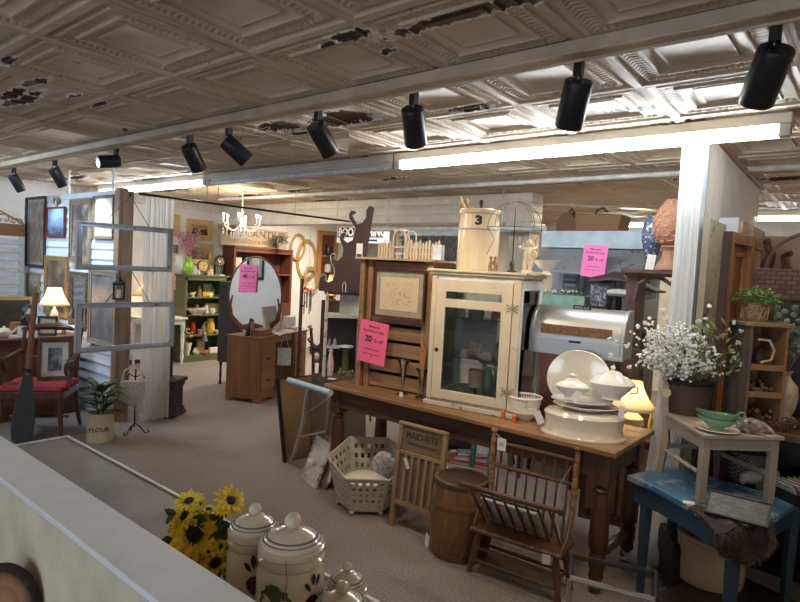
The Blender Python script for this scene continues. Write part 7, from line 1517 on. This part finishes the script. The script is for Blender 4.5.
B().bb(-.24,.30,-.14,.14,zb-.02,zt).build('body',brick(),q,bev=.01); B().bb(-.30,.34,-.2,.2,0,zb-.021).build('support_table',DARK,q)
B().tube([(.05+.24*math.cos(R(a_)),0,zt-.02+.25*math.sin(R(a_))) for a_ in range(0,181,12)],.011,7).build('arched_handle',P((.14,.08,.05),.7),q)
k=thing('wood_plane','weathered wood and metal plane tool standing in the woven box','tool',q.location+Vector((.12,-.05,zt+.001)),R(6),ry=R(28)); B().bb(-.03,.03,-.03,.03,0,.24).build('block',W((.14,.09,.06),(.3,.21,.14),'z'),k); B().bb(-.05,-.032,-.02,.02,0,.14).build('blade',CHROME,k)
zf=PY(745,276,4.6).z
solo(B().bb(-.10,.16,-.08,.08,0,zf-.001),'plank_plinth',DARK,'dark plinth inside the booth, under the two carved figures','plinth',(-.60,4.75,0))
solo(B().tube([(0,0,0),(-.01,0,.08),(.01,0,.16),(-.02,0,.22)],[.035,.04,.03,.02],10).ball((-.02,0,.24),.026,8),'carved_figure',MAH,'taller dark carved wooden figure in the plank booth','carving',(-.64,4.75,zf))
solo(B().tube([(0,0,0),(.01,0,.08),(-.01,0,.15),(.03,-.02,.17)],[.03,.035,.025,.02],10),'carved_figure',MAH,'shorter dark carved wooden figure in the plank booth','carving',(-.54,4.75,zf))
# baskets on the stand shelf
for i,(px,py,rr,c,lb,nm,z) in enumerate(((784,417,.10,(.16,.09,.05),'shallow brown wicker basket on the display stand at right','wicker_basket',STZ+.001),(793,416,.045,(.03,.02,.018),'dark pinecone-like ornament on the display stand at far right','ornament',STZ+.001))):
    p=PY(px,py,3.70 if i==0 else 3.68); p.z=z
    if i==0:
        b_=B().lathe([(rr*.7,0),(rr*.9,.03),(rr,.05),(rr*.94,.05),(rr*.7,.01),(0,.01)],n=26); solo(b_,nm,WV((.08,.04,.02),(.26,.15,.08),200,260),lb,'basket',p+Vector((-.03,-.10,0)))
    else: solo(B().ball((0,0,.04),(rr,rr,.045),12,d=.15),nm,P(c,.6),lb,'ornament',p+Vector((.07,.06,0)))
for i in range(3):
    p=PY(780+i*9,470,3.70); p.z=.526
    solo([B().bb(-.05,.05,-.03,.04,0,.16),B().lathe([(.07,0),(.09,.08),(.085,.08),(0,.02)],n=20),B().bb(-.06,.06,-.02,.02,0,.2)][i],['floral_tin','wicker_basket','picture_box'][i],[PIC('abs',((.32,.22,.15),(.4,.3,.2),(.2,.08,.05)),3,5),WV((.07,.04,.02),(.2,.12,.06),200,260),P((.12,.08,.06),.5)][i],['tan floral-printed tin on the lower shelf of the display stand','dark wicker basket on the lower shelf of the display stand','dark upright box at the far right of the lower shelf'][i],['tin','basket','box'][i],p+Vector((i*.06-.04,-.1,0)),.2)
p=PY(745,473,3.70); solo(B().lathe([(.08,0),(.10,.1),(.095,.22),(.08,.22),(0,.02)],n=26),'mesh_bucket',WV((.05,.05,.05),(.22,.2,.19),260,260),'grey mesh-patterned bucket seen under the small chair','bucket',(p.x,3.70,.526))
# ============================================================ back right: blue porch shelf, baskets, pottery on a carved stand
SYp=5.0
loc,w,h=hy(541,228,650,300,SYp); zt=PY(600,231,SYp).z; xl=PY(541,260,SYp).x; xr=PY(652,260,SYp).x
BS=CH((.20,.26,.32),(.10,.09,.09),.36,8,.6); BW_=P((.42,.52,.60),.5,s=5)
q=thing('porch_shelf','blue-grey wall shelf unit with a rusted slanted tin awning, behind the bread box','shelf',((xl+xr)/2,SYp,0)); w=xr-xl
B().bb(-w/2,w/2,-.02,.28,zt-.15,zt).build('header_board',BW_,q,bev=.003); B().bb(-w/2,w/2,.26,.28,1.0,zt-.15).build('back_panel',P((.50,.58,.66),.6,s=4),q)
za=zt-.16; B().add([(-w/2+.08,-.01,za),(w/2,-.01,za),(w/2,-.25,za-.20),(-w/2-.06,-.25,za-.20),(-w/2+.08,-.01,za-.02),(w/2,-.01,za-.02),(w/2,-.25,za-.22),(-w/2-.06,-.25,za-.22)],[(0,1,2,3),(4,7,6,5),(0,3,7,4),(1,5,6,2),(3,2,6,7),(0,4,5,1)]).build('tin_awning',CH((.20,.22,.25),(.11,.05,.035),.40,5,.6),q,smooth=0)
B().bb(-w/2,w/2,-.16,.27,za-.56,za-.40).build('lower_bin',CH((.17,.22,.28),(.3,.34,.38),.62,9),q,bev=.003)
for x in(-w*.24,w*.10,w*.40): B().bb(x-.07,x+.07,.10,.13,za-.42,za-.15).build('shutter_panel',BS,q)
for z in range(4): B().bb(-w*.24-.05,-w*.24+.05,.09,.10,za-.38+z*.05,za-.36+z*.05).build('slot',P((.5,.55,.6),.6),q)
B().bb(-w/2,w/2,-.42,.27,za-.62,za-.57).build('ledge',P((.35,.25,.15),.7),q); B().bb(-w/2,w/2,.0,.27,0,za-.63).build('base_cabinet',P((.16,.15,.14),.6),q)
for k in range(3): B().bb(-w/2+.06+k*w*.33,-w/2+.06+(k+.8)*w*.33,.24,.255,za-.40,za-.16).build('white_backing',P((.55,.62,.68),.7),q)
spz=za-.28; sign('sale_sign','pink 20% off sale sign hanging on the blue porch shelf',PY(592,277,SYp-.27),0,.20,.26,SL,PINKM,ry=R(4))
for i,(px0,px1,py0,py1,lb) in enumerate(((559,580,213,228,'house-shaped dark wicker basket on the blue porch shelf, left one'),(578,625,216,230,'long wide brown wicker basket on the blue porch shelf, right one'))):
    l=PY(px0,py1,SYp+.1).x; r_=PY(px1,py1,SYp+.1).x; hh=PY((px0+px1)/2,py0,SYp+.1).z-zt; k=thing('wicker_basket',lb,'basket',((l+r_)/2,SYp+.12,zt+.001),0); wv=WV((.08,.04,.02),(.33,.19,.09),260,320); wk=r_-l
    if i==0: B().prism([(-wk/2,0),(wk/2,0),(wk/2,hh*.55),(0.03,hh),(-.03,hh),(-wk/2,hh*.55)],-.09,.09,'y').build('body',WV((.05,.02,.012),(.20,.10,.05),200,200),k)
    else: B().prism([(-wk/2+.02,0),(wk/2-.02,0),(wk/2,hh),(-wk/2,hh*1.1)],-.12,.12,'y').build('body',wv,k,bev=.01)
    B().tube([(-wk*.2,0,hh*.9),(-wk*.12,0,hh*1.4),(0,0,hh*1.5),(wk*.1,0,hh*1.25)] if i else [(-.04,0,hh*.9),(0,0,hh*1.25),(.04,0,hh*.9)],.010,7).build('handle',P((.08,.04,.025),.7),k)
# green planter box in front of ledge
q=thing('planter_box','pale green box of small white flowers on the ledge of the porch shelf','planter',((xl+xr)/2-.25,SYp-.30,0)); zl=za-.569+.12; B().bb(-.28,.36,-.1,.08,zl-.12,zl+.05).build('box',P((.20,.33,.28),.6),q); b_=B()
for i in range(150): b_.leaf((random.uniform(-.26,.34),random.uniform(-.1,.05),zl+.045+random.uniform(0,.03)),(random.uniform(-1,1),random.uniform(-1,.5),random.uniform(.3,1)),.03,.012,(0,0,1),.004)
b_.build('foliage',P((.14,.22,.09),.6,var=.4,s=50),q,smooth=0); b_=B()
for i in range(30): b_.ball((random.uniform(-.2,.3),random.uniform(-.1,.0),zl+.06+random.uniform(0,.03)),.010,6)
b_.build('white_blooms',P((.65,.63,.55),.6),q)
# carved dark stand with vase and terracotta pineapple
cs=PY(655,270,4.25); cs_top=cs.z; 
q=thing('carved_stand','dark carved wooden arch stand carrying the pineapple and blue vase','stand',(PY(656,270,4.25).x,4.3,0)); CD=W((.05,.022,.016),(.12,.055,.035),'z',.9,rough=.45)
B().bb(-.20,.24,-.16,.18,cs_top-.03,cs_top).bb(-.18,.22,-.14,.16,cs_top-.045,cs_top-.03).build('top',CD,q,bev=.004)
for x in(-.14,.18): B().bb(x-.035,x+.035,-.10,.10,0,cs_top-.045).build('leg_panel',CD,q)
for s_ in(-1,1): B().tube([(.02+s_*.13,-.11,cs_top-.22),(.02+s_*.11,-.11,cs_top-.10),(.02+s_*.05,-.11,cs_top-.06),(.02,-.11,cs_top-.05)],.014,8).build('arch_bracket',CD,q)
tz=cs_top+.001
def vm():
    m,N,L,b=nt('blue_white_glaze'); co_=coordn(N,L); v=N.new('ShaderNodeTexVoronoi'); v.inputs['Scale'].default_value=48; L.new(co_,v.inputs['Vector']); n=noise(N,L,co_,40,4)
    L.new(ramp(N,L,math_(N,L,'MULTIPLY_ADD',v.outputs['Distance'],.8,math_(N,L,'MULTIPLY',n,.35)),[(.34,(.42,.45,.48)),(.46,(.16,.20,.27)),(.60,(.055,.08,.14))]),b.inputs['Base Color']); b.inputs['Roughness'].default_value=.2; b.inputs['Coat Weight'].default_value=.5; return m
vp=Vector((PY(650,270,4.34).x,4.34,tz)); s=mm(vp); H2=56*s; r=10*s
q=thing('ginger_jar','tall blue and white patterned vase with a tag on the carved stand','vase',vp,facing(vp)); B().lathe([(r*.62,0),(r*.66,.012),(r*.5,.04),(r*.52,.07),(r*.7,H2*.30),(r*1.0,H2*.52),(r*1.04,H2*.68),(r*.9,H2*.85),(r*.5,H2*.97),(0,H2)],n=36).build('body',vm(),q); B().box((.0,-r*1.0,.05),(.055,.002,.11),(0,.12,0)).build('tag',PAPER,q); B().lathe([(r*.68,0),(r*.68,.012)],n=30).build('foot_ring',P((.03,.03,.05),.4),q)
vp=Vector((PY(669,270,4.22).x,4.22,tz)); s=mm(vp); H2=70*s; r=18*s
q=thing('terracotta_pineapple','large terracotta pineapple finial on the carved stand beside the column','finial',vp,facing(vp)); TC=P((.36,.18,.115),.75,var=.15,s=10)
B().lathe([(r*.75,0),(r*.75,.02),(r*.60,.05),(r*.42,.09),(r*.40,.13),(r*.55,.155),(r*.42,.17),(r*.5,.18)],n=32).build('pedestal',TC,q)
def prr(t_): return r*math.sin(PI*(.14+.80*t_))**.65*(1-.10*t_)
z0_=.175; B().lathe([(prr(i/24),z0_+(H2-z0_)*i/24) for i in range(25)],n=36).build('fruit',TC,q)
b_=B()
for k in range(11):
    for s_ in(-1,1): b_.tube([((prr(t_)+.001)*math.cos(2*PI*k/11+s_*t_*2.6),(prr(t_)+.001)*math.sin(2*PI*k/11+s_*t_*2.6),z0_+(H2-z0_)*t_) for t_ in [j/16 for j in range(17)]],.0055,5)
for k in range(11):
    for j in range(9):
        t_=(j+.5)/9.2; a_=2*PI*(k+.5*(j%2)+ .0)/11; b_.ball(((prr(t_)+.002)*math.cos(a_),(prr(t_)+.002)*math.sin(a_),z0_+(H2-z0_)*t_),(.010,.010,.010),6)
b_.build('scales',P((.40,.20,.12),.75,var=.2,s=30),q,smooth=0)
# hood-like dark metal and white round seat
hp=PY(625,306,4.55); q=thing('round_stool','white oval-topped stool with black turned posts behind the bread box','stool',(hp.x,4.55,0)); zs_=PY(628,294,4.55).z
B().lathe([(.0,-.02),(.16,-.02),(.185,.0),(.18,.02),(.10,.035),(0,.037)],(0,0,zs_),30,sy=.7).build('seat',P((.50,.52,.46),.5,s=30,var=.2),q)
for k in range(4): a=PI/4+k*PI/2; c,s_=math.cos(a),math.sin(a)*.7; B().tube([(.09*c,.09*s_,zs_-.02),(.10*c,.10*s_,zs_-.1),(.11*c,.11*s_,zs_-.2),(.12*c,.12*s_,zs_-.4),(.15*c,.15*s_,0)],[.02,.03,.018,.028,.015],8).build('leg',BLK2,q)
q=thing('leather_saddle','dark brown folded saddle-like leather piece lying on the white stool','leather',(hp.x,4.55,zs_+.04),0); b_=B().surf(lambda u,v:((u-.5)*.5,(v-.5)*.26,.13*(1-abs(u-.30)/.7)*(1-(2*v-1)**2*.5)-.01*math.sin(8*u)),20,10); b_.build('hide',P((.05,.032,.03),.55),q,solid=.014); B().tube([(.02,-.12,.10),(.06,-.14,.06),(.04,-.14,.0)],.010,6).build('strap',P((.10,.07,.06),.5),q)
q=thing('printed_box','small dark cup-like box with white print left of the white stool','box',(PY(601,300,4.5).x,4.5,0)); zz=PY(601,285,4.5).z; B().bb(-.06,.06,-.06,.06,zz-.16,zz).build('body',PIC('abs',((.03,.035,.05),(.05,.06,.08),(.4,.45,.5)),4,7),q); B().bb(-.08,.08,-.07,.07,0,zz-.161).build('pedestal',DARK,q)
# lit lamp on a low cabinet behind the table end
lp=PD(634,432,(-1.25,4.1,0)); lz=lp.z; q=thing('low_cabinet','dark low cabinet behind the right end of the long table','cabinet',(lp.x,lp.y,0),.2); B().bb(-.30,.16,-.18,.04,.0,lz-.03).build('body',MAH,q); B().bb(-.32,.18,-.2,.06,lz-.03,lz-.002).build('top',MAHx,q,bev=.003); B().bb(-.26,-.07,-.19,-.18,.08,lz-.06).bb(-.05,.13,-.19,-.18,.08,lz-.06).build('door',P((.20,.09,.06),.5),q)
s=mm(lp); lamp('table_lamp','lit squat lamp with orange-glowing shade just past the end of the long table',Vector((lp.x,lp.y-.06,lz)),22*s,27*s,27*s,P((.55,.46,.30),.3),shademat((.92,.82,.64),0),2.4,base=[(.04,0),(.045,.008),(.05,.03),(.075,.07),(.07,.11),(.035,.14),(.02,.16)],flare=.32)
solo(B().lathe([(.018,0),(.02,.10),(.008,.14),(.010,.19),(0,.19)],n=12),'yellow_bottle',P((.55,.40,.05),.2,coat=.5),'slim yellow glass bottle right of the lit lamp','bottle',(lp.x+.12,lp.y-.05,lz))
# table beyond with white shelving lines (seen through cabinet)
q=thing('green_stool','green painted stool beyond the glazed cabinet','stool',(-2.45,4.30,0)); B().lathe([(.16,.9),(.17,.93),(0,.935)],n=24).build('seat',P((.06,.20,.15),.5),q)
for k in range(4): a=k*PI/2+.5; B().tube([(.10*math.cos(a),.10*math.sin(a),.9),(.16*math.cos(a),.16*math.sin(a),0)],[.02,.024],8).build('leg',P((.05,.18,.13),.5),q)
q=thing('wire_shelf','grey wire shelf rack beyond the glazed cabinet door','rack',(-3.05,4.75,0)); 
for z in(.5,.9,1.25,1.5): B().bb(-.45,.45,-.2,.2,z,z+.015).build('shelf',P((.35,.37,.4),.4,.5),q)
for x in(-.45,.45):
    for y in(-.2,.2): B().cyl((x,y,0),(x,y,1.55),.012).build('post',P((.35,.37,.4),.4,.5),q)
B().bb(-.4,.4,-.1,.1,.916,1.2).build('dark_bin',P((.05,.055,.07),.5),q); 
# dark leafy window display behind fence
q=thing('leafy_panel','dark framed window panel with trailing leaves, between the picket fence and the crock','window panel',(PY(432,250,5.35).x,5.35,0)); za=PY(432,236,5.35).z; zb=1.2; B().bb(-.42,.42,0,.03,zb,za).build('dark_panel',P((.10,.105,.10),.4,s=10,var=.5),q); B().bb(-.47,.47,-.02,.04,za,za+.05).bb(-.47,-.42,-.02,.04,0,za).bb(.42,.47,-.02,.04,0,za).build('frame',P((.60,.62,.60),.5),q); b_=B()
for i in range(240): b_.leaf((random.uniform(-.4,.4),random.uniform(-.06,-.01),random.uniform(zb,za)),(random.uniform(-1,1),-.3,random.uniform(-1,.6)),.06,.022,(0,-1,0),.01)
b_.build('leaves',P((.16,.16,.10),.7,var=.6,s=30),q,smooth=0)
solo(B().cyl((-1.3,0,0),(1.3,0,0),.03).cyl((-.8,0,0),(-.8,0,.57),.006).cyl((.8,0,0),(.8,0,.57),.006),'white_pipe',P((.66,.68,.68),.4),'thick white horizontal pipe under the cream tin soffit','pipe',(PY(440,230,5.5).x,5.5,PY(440,229,5.5).z))
